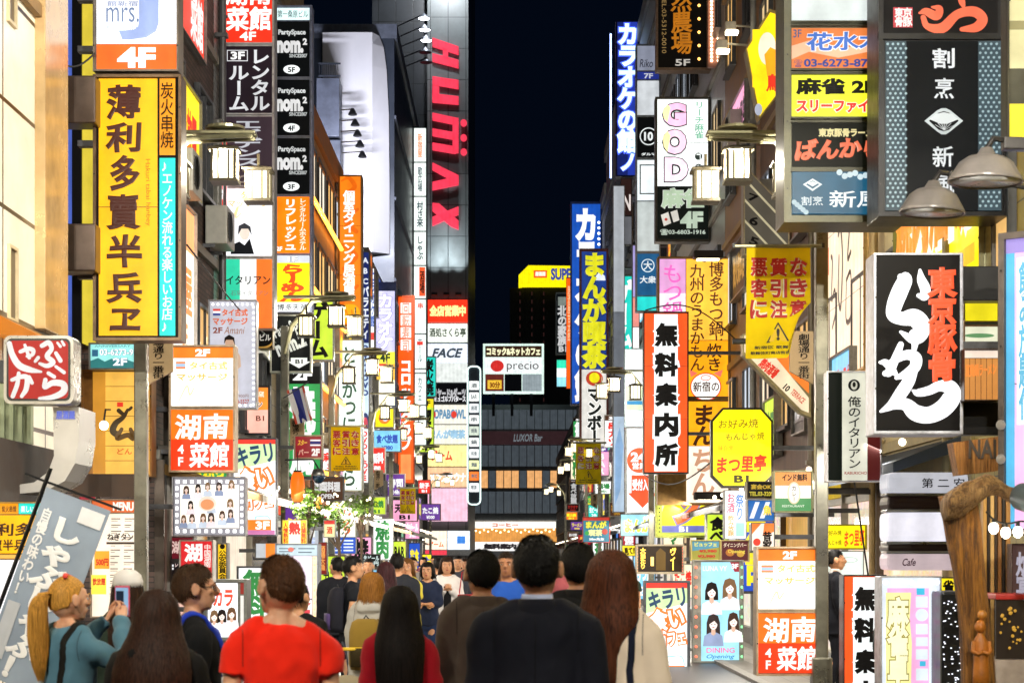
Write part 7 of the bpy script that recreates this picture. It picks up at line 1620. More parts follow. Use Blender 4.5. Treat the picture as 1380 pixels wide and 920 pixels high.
def pony_hair(rs, n):
    mb = short_hair(rs, 0, .03, 1.045)
    tie = (0, -.118, 1.675)
    for _ in range(n):      # combed back to the tie
        ph = rs.uniform(0, 2 * math.pi); th = hairline(ph) * rs.uniform(.15, 1.)
        a = Vector(cap_pt(th, ph, 1.05)); b = Vector(tie); pts = []
        for s in range(7):
            u = s / 6; q_ = a.lerp(b, u); d = q_ - Vector(HC); e_ = math.sqrt((d.x / HE[0]) ** 2 + (d.y / HE[1]) ** 2 + (d.z / HE[2]) ** 2)
            q_ = Vector(HC) + d * (1.055 / max(e_, .2)) if u < .93 else q_
            pts.append(q_)
        strand(mb, pts, .003)
    core = [(0, -.115, 1.675, .018), (0, -.15, 1.665, .03), (0, -.172, 1.61, .04), (0, -.175, 1.52, .045), (0, -.17, 1.42, .044), (0, -.165, 1.33, .032), (0, -.16, 1.26, .012)]
    mb.tube([q_[:3] for q_ in core], [q_[3] * .9 for q_ in core], 12)
    for _ in range(n // 2):
        a = rs.uniform(0, 6.28); k = rs.uniform(.85, 1.15); p0 = rs.uniform(0, 6); e_ = rs.gauss(0, .03)
        strand(mb, [(q_[0] + math.cos(a) * q_[3] * k + .004 * math.sin(q_[2] * 30 + p0), q_[1] + math.sin(a) * q_[3] * k, q_[2] + e_ * (1.67 - q_[2])) for q_ in smooth_line(core, 3)], .003)
    return mb
def hand(mb, w_, d_, pal, s=1., curl=.6, thumb=1):
    """palm and five bent fingers: w_ wrist, d_ way the hand points, pal way the palm faces"""
    w_ = Vector(w_); d = Vector(d_).normalized(); n = Vector(pal); n = (n - d * n.dot(d)).normalized(); sd = d.cross(n) * thumb
    mb.tube([w_ - d * .03, w_, w_ + d * .045 * s, w_ + d * .085 * s, w_ + d * .095 * s], [.026 * s, .027 * s, .038 * s, .038 * s, .03 * s], 12, flat=.55)
    for i, (o_, l, r_) in enumerate(((-.030, .070, .0085), (-.010, .080, .009), (.010, .075, .0088), (.028, .058, .0078))):
        b = w_ + d * .085 * s - sd * (-o_) * s; pts = [b - d * .02]
        a = 0; q_ = b
        for seg in (.45, .32, .23):
            pts.append(q_); a += curl * (.6 if seg > .4 else 1.); q_ = q_ + (d * math.cos(a) + n * math.sin(a)) * l * seg * s
        pts.append(q_)
        mb.tube(pts, [r_ * s, r_ * s, r_ * s * .97, r_ * s * .88, r_ * s * .65], 8)
    b = w_ + d * .03 * s - sd * .03 * s
    mb.tube([b + sd * .01, b - sd * .018 * s + d * .018 * s + n * .008, b - sd * .024 * s + d * .045 * s + n * .018, b - sd * .018 * s + d * .068 * s + n * .026], [.013 * s, .012 * s, .010 * s, .007 * s], 8)
def limb(mb, pts, rad, n=14, flat=1.):
    L_ = smooth_line([(*q_, r_) for q_, r_ in zip(pts, rad)], 5)
    mb.tube([q_[:3] for q_ in L_], [q_[3] for q_ in L_], n, flat=flat)
ARM = {'down': ((.224, -.02, 1.165), (.216, .06, .925)), 'front': ((.235, .02, 1.17), (.11, .22, 1.12)), 'phone': ((.27, .19, 1.31), (.055, .34, 1.53)), 'chest': ((.215, .05, 1.17), (.05, .20, 1.30)), 'face': ((.20, .13, 1.26), (.075, .15, 1.50)), 'bag': ((.24, -.05, 1.17), (.235, .0, .93)), 'fold': ((.225, .04, 1.18), (-.02, .20, 1.17))}
BVH = {}
def strap(root, pts, w_, col, name='bag_strap', th=.004):
    """flat strap lying on the clothes: points in body space are pulled on to the cloth"""
    bt = BVH[root.name]; L_ = smooth_line(pts, 7); rows = []
    for i, q_ in enumerate(L_):
        t_ = Vector(L_[min(i + 1, len(L_) - 1)]) - Vector(L_[max(i - 1, 0)])
        hit = bt.find_nearest(Vector(q_))
        c, n = hit[0], hit[1]
        if n.dot(Vector((q_[0], q_[1], 0)) + Vector((0, 0, .15 if q_[2] > 1.44 else 0))) < 0: n = -n
        sd = t_.normalized().cross(n).normalized()
        rows.append([c + n * (th + .004) + sd * w_ * .5, c + n * (th * 2.2 + .004), c + n * (th + .004) - sd * w_ * .5, c - n * .01 - sd * w_ * .5, c - n * .01 + sd * w_ * .5])
    return MB().rings(rows).build(name, fabric(col), root, True)
def person(label, px, top, Z, yaw=0., sex='m', skin='asian', hair=('short', '120d0b'), top_=('tee', '20242c'), low=('trousers', '1c1f2a'), arms=('down', 'down'), near=False, turn=0., wide=1., face=False, step=.1, group=None, lean=0., nod=0., dx=0.):
    rs = random.Random(int(px * 7 + Z * 13))
    h = H(top, Z) - .0
    k = h / 1.775
    root = thing('person', label, 'person', (X(px, Z) + dx, Z, .0), R(yaw), group)
    root.scale = (k * wide ** .5 if False else k,) * 3
    sw = (1. if sex == 'm' else .86) * wide
    vox = .0105 if near else .017
    sh = Matrix.Translation(Vector(HC)) @ Matrix.Scale(1.05, 4) @ Matrix.Rotation(R(turn), 4, 'Z') @ Matrix.Rotation(R(nod), 4, 'X') @ Matrix.Translation(-Vector(HC))
    def head_tr(mb):
        for i in range(len(mb.v)): mb.v[i] = np.array([tuple(sh @ Vector(q_)) for q_ in mb.v[i]])
        return mb
    # joints
    J = {}
    for s, nm, ps in ((-1, 'l', arms[0]), (1, 'r', arms[1])):
        el, wr = ARM[ps]
        J[nm] = [(s * .162 * sw, -.008, 1.408), (s * (.186 if sex == 'f' else .198) * sw, -.008, 1.385), (s * el[0] * sw, el[1], el[2]), (s * wr[0] * (sw if wr[0] > .1 else 1), wr[1], wr[2])]
    st_ = step
    LG = {-1: [(-.085, 0, .90), (-.09, st_ * .5 + .01, .50), (-.09, st_ * .9, .085)], 1: [(.085, 0, .90), (.09, -st_ * .3 + .02, .50), (.09, -st_ * 1.1, .11)]}
    hipw = 1. if sex == 'm' else 1.03
    # ---- body: one skin
    mb = MB()
    mb.rings([ell(z, 0, cy, a * (sw if z > 1.1 else hipw * .97) * .95, b * .95) for z, cy, a, b in TORSO])
    mb.tube([(0, -.012, 1.44), (0, -.010, 1.50), (0, .0, 1.56), (0, .004, 1.61)], [.058 * (1 if sex == 'm' else .88), .052 * (1 if sex == 'm' else .86), .050 * (1 if sex == 'm' else .86), .055], 16)
    for s in (-1, 1):
        limb(mb, [(s * .02, -.018, 1.525), (s * .075, -.018, 1.478), (s * .13 * sw, -.012, 1.44), (s * .17 * sw, -.008, 1.41)], [.026, .040, .048, .05])
        L_ = LG[s]
        limb(mb, [(s * .08, 0, .95), L_[0], tuple((Vector(L_[0]) + Vector(L_[1])) / 2 + Vector((0, .008, 0))), L_[1], tuple((Vector(L_[1]) * .62 + Vector(L_[2]) * .38) + Vector((0, -.018, 0))), L_[2]], [.085, .088, .072, .052, .054, .036])
        f_ = Vector(L_[2]); mb.tube([f_ + Vector((0, -.05, -.045)), f_ + Vector((0, .03, -.045)), f_ + Vector((0, .13, -.055)), f_ + Vector((0, .17, -.06))], [.034, .042, .04, .022], 10, flat=.75)
    for nm in 'lr':
        a = J[nm]
        limb(mb, [a[0], a[1], tuple(Vector(a[1]).lerp(Vector(a[2]), .5)), a[2], tuple(Vector(a[2]).lerp(Vector(a[3]), .35)), a[3]], [.05 * sw, .05 * sw, .043 * sw, .036 * sw, .037 * sw, .025 * sw])
    hd = MB()
    hd.ball(HC, HE, 26, 18)
    hd.rings([ell(z, 0, cy, a, b, 22, 2.) for z, cy, a, b in ((1.538, .048, .026, .032), (1.55, .042, .046, .046), (1.575, .03, .06, .062), (1.61, .018, .069, .08), (1.66, .01, .073, .088), (1.70, .008, .07, .085))])
    hd.tube([(0, .096, 1.675), (0, .107, 1.652), (0, .119, 1.632), (0, .114, 1.622), (0, .09, 1.618)], [.010, .0125, .0165, .014, .008], 10)
    for s in (-1, 1):
        hd.ball((s * .010, .105, 1.626), (.0095, .012, .008), 8, 6)
        hd.ball((s * .034, .082, 1.668), (.022, .017, .006), 10, 6)          # brow
        hd.ball((s * .04, .068, 1.632), (.024, .022, .018), 10, 8)           # cheek
        hd.rings([[(s * .077 + s * (.010 * o_ * 1.5 + .004 * math.cos(a_)), .0 - .010 * o_ + .020 * g_ * math.cos(a_), 1.642 + .034 * g_ * math.sin(a_) - .004 * math.cos(a_)) for a_ in [2 * math.pi * j / 14 for j in range(14)]] for o_, g_ in ((0, .7), (.6, .95), (1.2, 1.), (1.5, .85))])
    hd.ball((0, .097, 1.594), (.024, .012, .007), 12, 6).ball((0, .096, 1.584), (.021, .012, .0075), 12, 6)
    head_tr(hd)
    mb.v += hd.v; 
    mb.f += [tuple(i + mb.n for i in q_) for q_ in hd.f]; mb.n += hd.n
    bm_ = remesh(mb, vox * (.62 if near else .62), 3)
    hm = MB()
    for nm, s in (('l', -1), ('r', 1)):
        a = J[nm]; ps = arms[0 if s < 0 else 1]
        d_ = (Vector(a[3]) - Vector(a[2])).normalized()
        pal = {'down': (-s, .2, 0), 'bag': (-s, 0, 0), 'front': (0, -.3, -1), 'phone': (-s, -.2, .2), 'chest': (0, -1, 0), 'face': (0, -1, .2), 'fold': (0, -1, -.2)}[ps]
        if ps == 'phone': d_ = (d_ + Vector((0, .1, .5))).normalized()
        hand(hm, a[3], d_, pal, .98 if sex == 'm' else .9, {'down': .45, 'bag': .9}.get(ps, .55), s)
    hme = hm.mesh('hand', None, True)
    b2 = bmesh.new(); b2.from_mesh(bm_); b2.from_mesh(hme); bmesh.ops.recalc_face_normals(b2, faces=b2.faces); b2.to_mesh(bm_); b2.free(); bpy.data.meshes.remove(hme)
    bm_.name = 'body'; bm_.materials.clear(); bm_.materials.append(skin_mat(SKINC[skin]))
    o = bpy.data.objects.new('body', bm_); COL.objects.link(o); o.parent = root
    # ---- face
    if face:
        for s in (-1, 1):
            head_tr(MB().ball((s * .033, .0865, 1.651), (.0115, .0075, .0065), 12, 8)).build('eye', paint('e9e4de', .25, 0, .05, 4), root, True)
            head_tr(MB().ball((s * .033, .0925, 1.651), (.0058, .003, .0058), 10, 6)).build('iris', paint('1a120d', .15), root, True)
            head_tr(MB().tube([(s * .016, .103, 1.672), (s * .034, .100, 1.677), (s * .052, .086, 1.671)], [.0025, .0036, .0015], 6)).build('eyebrow', hair_mat(hair[1]), root)
        head_tr(MB().ball((0, .1015, 1.5935), (.022, .0075, .0048), 12, 6).ball((0, .1, 1.586), (.018, .008, .0055), 12, 6)).build('lips', paint('a8504a' if sex == 'f' else 'a8705c', .35, 0, .1), root, True)
    # ---- clothing
    kind, col = top_[0], top_[1]
    inf, hem, slv = {'tee': (.014, .86, .42), 'jacket': (.030, .76, 1.), 'coat': (.036, .60, 1.), 'sweater': (.022, .84, 1.), 'hoodie': (.034, .82, 1.), 'dress': (.014, .78, .3), 'cardigan': (.026, .74, 1.), 'blouse': (.018, .86, .75)}[kind]
    gm = MB()
    rg = [ell(z, 0, cy, a * (sw if z > 1.1 else hipw) + inf * (1.5 if kind in ('hoodie', 'jacket', 'coat', 'cardigan') and z < 1.2 else 1), b + inf * (1.6 if z < 1.2 else 1.), 26) for z, cy, a, b in TORSO if z > hem + .01 and z < 1.48]
    z0, cy0, a0, b0 = TORSO[0]
    rg = [ell(hem, 0, -.003, a0 * hipw * 1.05 + inf * 1.6, b0 * 1.05 + inf * 1.7, 26)] + rg + [ell(1.493, 0, -.012, .062 * (1 if sex == 'm' else .92) + inf * .5, .060 + inf * .5, 26)]
    gm.rings(rg)
    for s in (-1, 1):
        limb(gm, [(s * .045, -.016, 1.483), (s * .09, -.016, 1.468), (s * .135 * sw, -.012, 1.435), (s * .17 * sw, -.008, 1.405)], [.024 + inf * .6, .040 + inf * .8, .049 + inf * .8, .052 + inf * .8])
    for nm in 'lr':
        a = J[nm]; U = Vector(a[1]); E_ = Vector(a[2]); W_ = Vector(a[3])
        if slv < .6:
            e_ = U.lerp(E_, slv / .5 * .5 * 1.1)
            limb(gm, [a[0], a[1], tuple(U.lerp(e_, .5)), tuple(e_)], [.052 * sw + inf, .054 * sw + inf, .052 * sw + inf * 1.3, .052 * sw + inf * 1.4])
        else:
            wl = W_ if slv == 1. else E_.lerp(W_, .5)
            limb(gm, [a[0], a[1], tuple(U.lerp(E_, .5)), a[2], tuple(E_.lerp(wl, .5)), tuple(wl)], [.052 * sw + inf, .053 * sw + inf, .047 * sw + inf, .042 * sw + inf * .95, .038 * sw + inf * .9, .031 * sw + inf * .8])
    if kind == 'hoodie':
        gm.rings([ell(1.40, 0, -.12, .05, .02, 20), ell(1.43, 0, -.125, .11, .045, 20), ell(1.48, 0, -.10, .125, .065, 20), ell(1.52, 0, -.065, .115, .07, 20), ell(1.535, 0, -.055, .09, .055, 20)])
    me = remesh(gm, vox, 5)
    ruffle(me, {'tee': .021, 'jacket': .012, 'coat': .014, 'hoodie': .018}.get(kind, .017), (7, 7, 4.5), rs.random() * 9)
    me.name = kind; me.materials.clear(); me.materials.append(fabric(col))
    o = bpy.data.objects.new({'tee': 'shirt'}.get(kind, kind), me); COL.objects.link(o); o.parent = root
    if kind in ('jacket', 'coat', 'cardigan') and near:      # fold of the collar round the neck
        cm = MB(); rr = []
        for z, e_, dy in ((1.468, .036, -.006), (1.50, .026, -.012), (1.522, .016, -.014), (1.528, .008, -.014), (1.50, .004, -.012)):
            rr.append(ell(z, 0, dy, .062 * (1 if sex == 'm' else .95) + e_, .062 + e_, 30, 2.))
        cm.rings(rr, False).build('collar', fabric(col if len(top_) < 4 else top_[3]), root, True)
    if len(top_) > 2 and top_[2]:                            # shirt collar under the jacket
        rr = [ell(z, 0, -.008, .058 + e_, .060 + e_, 30, 2.) for z, e_ in ((1.49, .008), (1.535, .005), (1.546, .003), (1.535, -.001))]
        MB().rings(rr, False).build('shirt_collar', fabric(top_[2]), root, True)
    if near:
        from mathutils.bvhtree import BVHTree
        bt = BVHTree.FromPolygons([v_.co for v_ in me.vertices], [tuple(f_.vertices) for f_ in me.polygons])
        BVH[root.name] = bt
        def seam(pts, r_, nm_, cl_, off=.0005):
            out = []
            for a_, d_ in pts:
                hit = bt.ray_cast(Vector(a_), Vector(d_))
                if hit[0] is not None: out.append(hit[0] + hit[1] * off)
            if len(out) > 2: MB().tube(out, r_, 6).build(nm_, fabric(cl_), root, True)
        dk = '%02x%02x%02x' % tuple(int(int(col[i:i + 2], 16) * .62) for i in (0, 2, 4))
        if kind in ('jacket', 'coat'): seam([((.0, -1, 1.45 - i * .025), (0, 1, 0)) for i in range(26)], .0028, 'back_seam', dk)
        for s in (-1, 1):
            ax = s * .168 * sw
            seam([((ax + s * .03 * math.cos(R(a_)) * 0 , -.6 * math.cos(R(a_)) - .02, 1.33 + .55 * math.sin(R(a_))), (0, math.cos(R(a_)), -math.sin(R(a_)) * .86)) for a_ in range(-6, 86, 8)], .0026, 'arm_seam', dk)
        if 0:
            MB().rings([ell(z, 0, -.012 - dz_, (.064 if sex == 'm' else .058) + e_, .064 + e_, 30, 2.) for z, e_, dz_ in ((1.478, .016, 0), (1.494, .012, 0), (1.503, .006, 0), (1.50, .0, 0))], False).build('neck_rib', fabric(dk), root, True)
    kind2, col2 = low
    lm_ = MB()
    if kind2 == 'trousers':
        lm_.rings([ell(z, 0, -.004, a, b, 24) for z, a, b in ((.99, .166 * hipw, .124), (.92, .176 * hipw, .132), (.84, .172 * hipw, .125), (.80, .15, .10))])
        for s in (-1, 1):
            L_ = LG[s]; limb(lm_, [(s * .083, 0, .92), (s * .088, 0, .80), tuple(Vector(L_[0]).lerp(Vector(L_[1]), .6)), L_[1], tuple(Vector(L_[1]).lerp(Vector(L_[2]), .5)), tuple(Vector(L_[2]) + Vector((0, 0, -.02)))], [.098, .096, .08, .068, .063, .058])
    elif kind2 == 'skirt':
        lm_.rings([ell(z, 0, -.002, a, b, 26, 2.) for z, a, b in ((1.0, .158, .12), (.92, .178, .135), (.8, .186, .145), (.62, .182, .15), (.5, .178, .15))])
    me = remesh(lm_, .018, 4); ruffle(me, .008, (7, 7, 4), 3)
    me.materials.clear(); me.materials.append(fabric(col2)); me.name = kind2
    o = bpy.data.objects.new(kind2, me); COL.objects.link(o); o.parent = root
    for s in (-1, 1):
        f_ = Vector(LG[s][2])
        MB().tube([f_ + Vector((0, -.07, -.03)), f_ + Vector((0, -.04, -.03)), f_ + Vector((0, .05, -.042)), f_ + Vector((0, .14, -.055)), f_ + Vector((0, .19, -.062))], [.03, .045, .05, .046, .02], 12, flat=.8).build('shoe', paint('1a1614' if rs.random() < .7 else 'b9b2a8', .45, 0, .2, 5), root, True)
    # ---- hair
    n = {True: 2600, False: 260}[near]
    hk = hair[0]
    if hk == 'short': hm = short_hair(rs, n, hair[2] if len(hair) > 2 else .032, hair[3] if len(hair) > 3 else 1.075, hair[4] if len(hair) > 4 else 0.)
    elif hk == 'pony': hm = pony_hair(rs, n)
    else: hm = long_hair(rs, n, hair[2], hair[3] if len(hair) > 3 else 1., hair[4] if len(hair) > 4 else .006, hair[5] if len(hair) > 5 else 0.)
    head_tr(hm) if (hk == 'short' or hk == 'pony' or abs(turn) < 50) else None
    hm.build('hair', hair_mat(hair[1]), root, True)
    root['_k'] = k
    return root
def attach(root, mb, name, mat, smooth=True): return mb.build(name, mat, root, smooth)

# near group, seen from behind
n5 = person('red haired man in a bright red T-shirt walking away, head turned to the left', 379, 747, 7.6, 8, 'm', 'pale', ('short', '4a2b14', .026, 1.05, .6), ('tee', 'f22406'), near=True, turn=30, wide=.93)
n8 = person('black haired man in a dark navy suit with a pale shirt collar', 724, 722, 7.7, -4, 'm', 'asian', ('short', '0c0a09', .03, 1.10, .25), ('jacket', '0a0c18', 'b9c2e0'), near=True, turn=-6, wide=.98)
n9 = person('woman with long brown hair in a cream coat with a dark shoulder strap', 824, 742, 8.3, -8, 'f', 'asian', ('long', '4a2410', 1.12, .96, .014, .6), ('coat', 'ead8c2'), ('skirt', '2a2622'), near=True, turn=-6)
strap(n9, [(.06, .16, 1.34), (.085, .08, 1.48), (.10, -.02, 1.53), (.115, -.14, 1.45), (.13, -.20, 1.3), (.15, -.22, 1.1), (.17, -.22, .95)], .03, '11172c')
n7 = person('black haired man in a grey brown wool coat with a raised collar, seen from behind', 650, 742, 10.4, 4, 'm', 'asian', ('short', '0b0908', .035, 1.12, .1), ('coat', '4c4039'), near=True, turn=10, wide=.86)
n6 = person('woman with very long straight black hair in a crimson top, seen from behind', 539, 790, 9.9, 2, 'f', 'asian', ('long', '100806', 1.06, 1.08, .004), ('sweater', 'b00e22'), near=True)
n3 = person('woman with long dark brown hair in a black hooded jacket, white mark on the shoulder', 212, 795, 8.2, 0, 'f', 'asian', ('long', '2c170c', 1.0, 1.45, .010), ('hoodie', '0c0a09'), near=True, turn=-4, wide=1.08)
m_ = MB(); brush(m_, [(0, 0, 8), (8, 6, 9), (18, 4, 8), (22, -6, 6)], lambda a, b: (.135 + a * .0016, 1.33 - b * .0016), -.155); m_.build('mark', paint('d8d4d0', .5), n3)
n4 = person('young man with glasses in a black top with a blue strap, facing right', 262, 760, 9.6, -72, 'm', 'pale', ('short', '3a2412', .04, 1.09, .3), ('sweater', '0b0c10'), near=True, face=True)
strap(n4, [(-.05, .2, 1.2), (.04, .2, 1.32), (.10, .10, 1.46), (.11, -.02, 1.53), (.08, -.16, 1.42), (.0, -.22, 1.3), (-.1, -.22, 1.15)], .06, '1c3cc0')
gl = MB()
for s in (-1, 1):
    pts = [(s * .034 + .021 * math.cos(a), .112 - .02 * abs(math.cos(a)) * (1 if math.cos(a) * s > 0 else 0), 1.651 + .016 * math.sin(a)) for a in [2 * math.pi * i / 14 for i in range(15)]]
    gl.tube(pts, .0022, 6).tube([(s * .056, .096, 1.655), (s * .077, .05, 1.657), (s * .084, .0, 1.655)], .0022, 6)
gl.tube([(-.013, .113, 1.655), (.013, .113, 1.655)], .002, 6).build('glasses', paint('15120f', .3), n4, True)
n1 = person('blonde woman with a ponytail in a teal sweater, raising a phone to take a picture', 92, 775, 9.4, -34, 'f', 'pale', ('pony', 'c08a3a'), ('sweater', '4d7486'), ('trousers', '22252e'), ('phone', 'phone'), near=True, face=True, turn=-14)
MB().tube([(-.05, .07, 1.765), (0, -.02, 1.782), (.05, -.07, 1.765)], .013, 8, flat=.6).build('hair_band', fabric('e0483c'), n1, True)
strap(n1, [(.04, .2, 1.34), (.08, .10, 1.48), (.10, -.02, 1.53), (.10, -.16, 1.42), (.09, -.22, 1.25), (.06, -.22, 1.05), (.03, -.22, .95)], .034, '15130f')
# her phone
kk = n1['_k']; wm = Matrix.Translation(n1.location) @ Matrix.Rotation(R(-34), 4, 'Z') @ Matrix.Scale(kk, 4)
root = thing('smartphone', 'smartphone in a pink case with a lit screen, held up by the blonde woman', 'phone', wm @ Vector((.0, .40, 1.63)), R(-14))
MB().box(-.039, 0, -.075, .039, .009, .075, .006).build('case', paint('d8506a', .4), root); MB().box(-.033, -.002, -.066, .033, -.0005, .066).build('screen', lit('8fb6d8', .8), root); MB().box(-.03, -.0035, -.01, .01, -.0022, .05).build('picture', lit('16304a', .4), root)
n2 = person('person with long brown hair under a white cap, half hidden behind the raised phone', 172, 772, 12.0, 10, 'f', 'asian', ('long', '2c1a10', 1.25, 1.0, .006), ('sweater', '2c3a30'), near=False)
MB().rings([ell(z, 0, -.008, a, b, 26, 2.) for z, a, b in ((1.68, .104, .124), (1.72, .106, .124), (1.765, .092, .106), (1.795, .055, .062), (1.806, .008, .008))]).rings([ell(z, 0, .10, a, b, 20, 2.) for z, a, b in ((1.662, .075, .085), (1.668, .075, .085))]).build('cap', fabric('dcd8d6'), n2, True)
n10 = person('dark haired person in black with a backpack, beside the cream coat', 779, 733, 10.6, 0, 'm', 'asian', ('short', '0c0a09', .05, 1.14), ('jacket', '121214'), near=True)
def backpack(owner, label, col, c2, w_=.15, hgt=.42, z=1.40, yb=-.14):
    k_ = owner['_k']; c = thing('backpack', label, 'backpack', owner.location, owner.rotation_euler[2]); c.scale = owner.scale
    mb = MB(); mb.rings([ell(zz, 0, yb - d_ * .5, w_ * a, d_, 22, 3.) for zz, a, d_ in ((z - hgt, .9, .075), (z - hgt + .06, 1.0, .095), (z - .12, .98, .09), (z - .03, .85, .07), (z, .55, .045))])
    o = mb.build('pack', fabric(col), c, True)
    MB().rings([ell(zz, 0, yb - .13, w_ * a, .04, 18, 3.) for zz, a in ((z - hgt + .03, .75), (z - hgt + .17, .78), (z - hgt + .2, .7))]).build('pocket', fabric(c2), c, True)
    for s in (-1, 1): MB().tube([(s * .08, -.13, z - .06), (s * .095, -.09, 1.475), (s * .10, .02, 1.49), (s * .11, .11, 1.38), (s * .13, .10, 1.2)], .02, 8, flat=.4).build('strap', fabric(col), c, True)
    MB().tube([(-.03, yb - .02, z - .01), (0, yb - .03, z + .03), (.03, yb - .02, z - .01)], .007, 6).build('handle', paint('15151a', .6), c)
    return c
o = backpack(n10, 'black backpack with a white print on the person beside the cream coat', '17181b', '1d1e22')
m_ = MB(); put_text(m_, 'STR', -.08, 1.22, .10, 1.30, -.285, b=.06, rot=-20); m_.build('lettering', paint('d8d8da', .5), o)
# middle distance
m1 = person('person with a blonde bob in a pale grey hoodie, seen from behind', 502, 771, 15.6, -14, 'f', 'asian', ('long', '8a5a20', 1.55, 1.0, .006), ('hoodie', 'b4b2ae'), near=True)
o = backpack(m1, 'yellow and black camouflage backpack on the grey hoodie', '8a6f2a', '3a3018', .15, .46, 1.36, -.16)
m2 = person('dark haired man in a black T-shirt walking right', 476, 749, 20, -78, 'm', 'asian', ('short', '0d0b0a', .05, 1.13), ('tee', '14171f'), ('trousers', '27344c'), ('down', 'bag'), face=True)
backpack(m2, 'black and purple backpack on the man walking right', '1b1b24', '4a3a6a', .16, .48, 1.44)
m3 = person('woman in a yellow cardigan holding her hands to her face', 548, 752, 25, 176, 'f', 'asian', ('long', '6a4522', 1.45), ('cardigan', 'd8c83a'), ('skirt', '8a8684'), ('face', 'face'), face=True)
m4 = person('young woman in a dark navy dress with folded arms, walking towards the camera', 576, 757, 25.5, 172, 'f', 'asian', ('long', '15100d', 1.52), ('blouse', '1b2540'), ('trousers', '23355c'), ('fold', 'fold'), face=True)
m5 = person('woman in a long white cardigan over black, hands at her chest', 602, 750, 26.8, 186, 'f', 'asian', ('long', '2e1d14', 1.36), ('cardigan', 'e4e0de'), ('skirt', '121214'), ('chest', 'chest'), face=True)
MB().box(-.055, .118, .80, .055, .165, 1.36, .02).build('dress_front', fabric('121216'), m5)
root = thing('handbag', 'small red handbag at the hip of the woman in the white cardigan', 'handbag', (m5.location.x + .26, m5.location.y - .12, .95)); MB().box(-.11, -.05, 0, .11, .05, .2, .02).build('pouch', fabric('a81828'), root); MB().tube([(-.09, 0, .19), (-.05, .06, .5), (.05, .06, .5), (.09, 0, .19)], .008, 6).build('handle', fabric('a81828'), root)
m6 = person('man in a blue checked shirt coming towards the camera', 682, 743, 18.5, 176, 'm', 'tan', ('short', '2a1d14', .03), ('tee', '2456b8'), face=True)
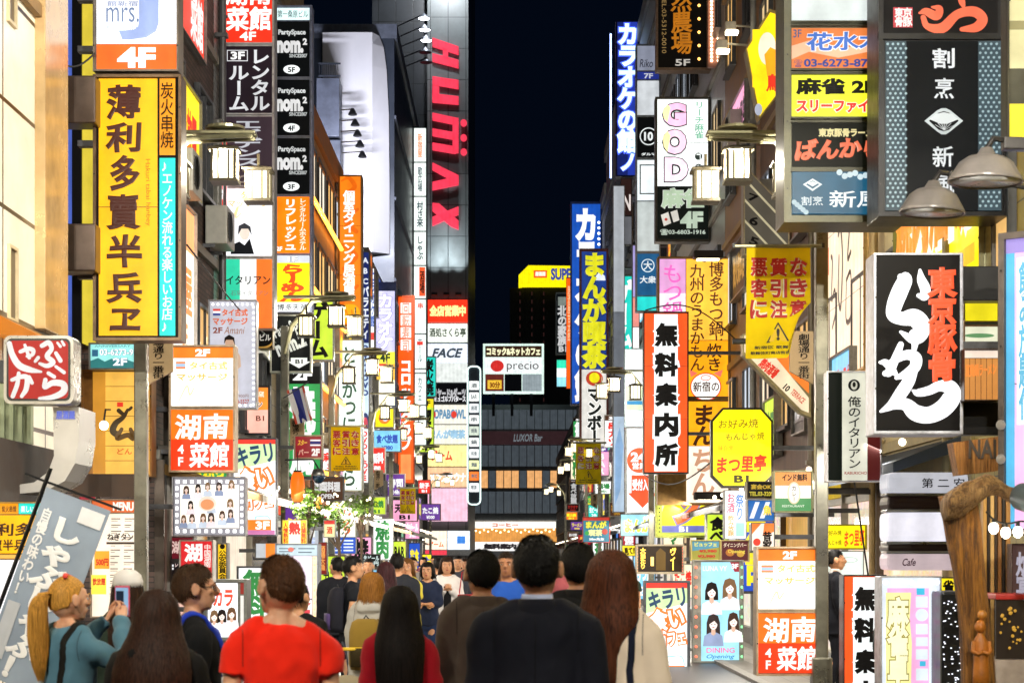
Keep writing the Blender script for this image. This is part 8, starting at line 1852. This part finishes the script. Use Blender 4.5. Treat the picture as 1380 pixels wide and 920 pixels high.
for px, tp, Z, yaw, sx_, hr, tc_, lb_, kw in [
    (454, 750, 24, 30, 'm', ('short', '0d0b0a'), 'jacket:14161d', 'man in a black suit by the dark cabinet, seen from behind', {}), (520, 757, 21, 10, 'f', ('long', '3a1c20', 1.4), 'sweater:5c4650', 'woman with reddish long hair in a mauve top, walking away', {}),
    (535, 745, 23, 0, 'm', ('short', '0f0c0a', .04), 'jacket:2a2c34', 'tall man with a blue strap in a dark jacket, walking away', {}), (556, 750, 34, 180, 'm', ('short', '17110d'), 'tee:8a8682', 'man in a grey T-shirt behind the yellow top', {'face': True}),
    (590, 751, 31, 12, 'm', ('short', '14100d'), 'jacket:1d1f25', 'man in a dark jacket behind the white cardigan, walking away', {}), (617, 748, 33, 182, 'm', ('short', '0d0b0a'), 'jacket:3a3d48', 'man in a slate jacket coming towards the camera', {'face': True}),
    (626, 752, 42, 170, 'f', ('long', '2a1a12', 1.5), 'blouse:d9d2cc', 'woman in a white blouse far down the street', {'face': True}), (640, 750, 52, 180, 'm', ('short', '0d0b0a'), 'jacket:181a22', 'man in a black suit far down the street', {'face': True}),
    (660, 751, 38, 4, 'm', ('short', '0d0b0a'), 'tee:c9c4bc', 'man in a pale T-shirt walking away between the coats', {}), (570, 750, 48, 178, 'f', ('long', '0f0c0a', 1.5), 'blouse:5a2a3a', 'woman in a maroon blouse far down the street', {}),
    (496, 752, 30, 186, 'm', ('short', '0d0b0a'), 'jacket:22262e', 'man in a charcoal jacket near the chalkboard', {'face': True}), (545, 751, 58, 0, 'm', ('short', '0d0b0a'), 'jacket:2c2f36', 'distant man in a grey jacket walking away', {}),
    (607, 750, 64, 180, 'f', ('long', '1a110c', 1.5), 'blouse:c8b890', 'distant woman in a beige blouse', {}), (652, 749, 70, 0, 'm', ('short', '0d0b0a'), 'tee:3a4a6a', 'distant man in a blue T-shirt', {}), (583, 750, 76, 180, 'm', ('short', '0d0b0a'), 'jacket:1a1a1e', 'distant man in a black coat', {}),
    (402, 783, 13.5, -30, 'm', ('short', '0d0b0a', .05), 'jacket:121214', 'dark figure in black just past the red T-shirt', {}), (1126, 740, 23.2, -86, 'm', ('short', '0d0b0a', .035), 'jacket:15171f:e8e8ec', 'man in a black suit and white shirt standing in profile by the right lantern post', {'face': True}),
    (1204, 812, 19.2, -20, 'm', ('short', '17120f'), 'jacket:525c64', 'person in a slate grey jacket behind the low information sign on the right', {}), (712, 752, 44, 180, 'm', ('short', '0d0b0a'), 'jacket:24262c', 'man in a dark jacket far behind the suit', {}),
    (760, 752, 30, 185, 'f', ('long', '1c130e', 1.4), 'blouse:b05a60', 'woman in a rose blouse on the right pavement', {'face': True}), (840, 752, 27, 178, 'm', ('short', '0d0b0a'), 'tee:2a3a2e', 'man in a dark green T-shirt on the right pavement', {'face': True})]:
    kd = tc_.split(':')
    person(lb_, px, tp, Z, yaw, sx_, 'asian', hr, (kd[0], kd[1], kd[2] if len(kd) > 2 else None), ('trousers', '1d2029') if sx_ == 'm' else ('skirt', '2a2730'), **kw)
# striped trolley bag of the person in the hoodie
root = thing('trolley_bag', 'bulging striped trolley bag with a yellow handle beside the grey hoodie', 'trolley bag', (X(468, 15.2), 15.2, .01))
MB().box(-.17, -.14, .08, .17, .14, .62, .07).build('bag', fabric('4a4434'), root, True)
for i, c in enumerate(('8a7a50', '2c2a26', '7a3a34')): MB().box(-.173, -.143, .2 + i * .12, .173, .143, .25 + i * .12, .02).build('band', fabric(c), root)
MB().ball((0, 0, .64), (.16, .13, .1), 16, 10).build('bundle', fabric('b0a48c'), root, True)
MB().tube([(-.1, .14, .5), (-.1, .15, .88), (-.06, .15, .93), (.1, .15, .93), (.13, .15, .88), (.13, .14, .5)], .014, 8).build('handle', paint('e0b81c', .4), root, True)
for s in (-1, 1): MB().rings([[(s * .15 + (o_ - .5) * .04, .08 + .05 * math.cos(2 * math.pi * j / 14), .055 + .05 * math.sin(2 * math.pi * j / 14)) for j in range(14)] for o_ in (0, 1)]).build('wheel', paint('17171a', .6), root)

bpy.data.scenes.remove(TMP)
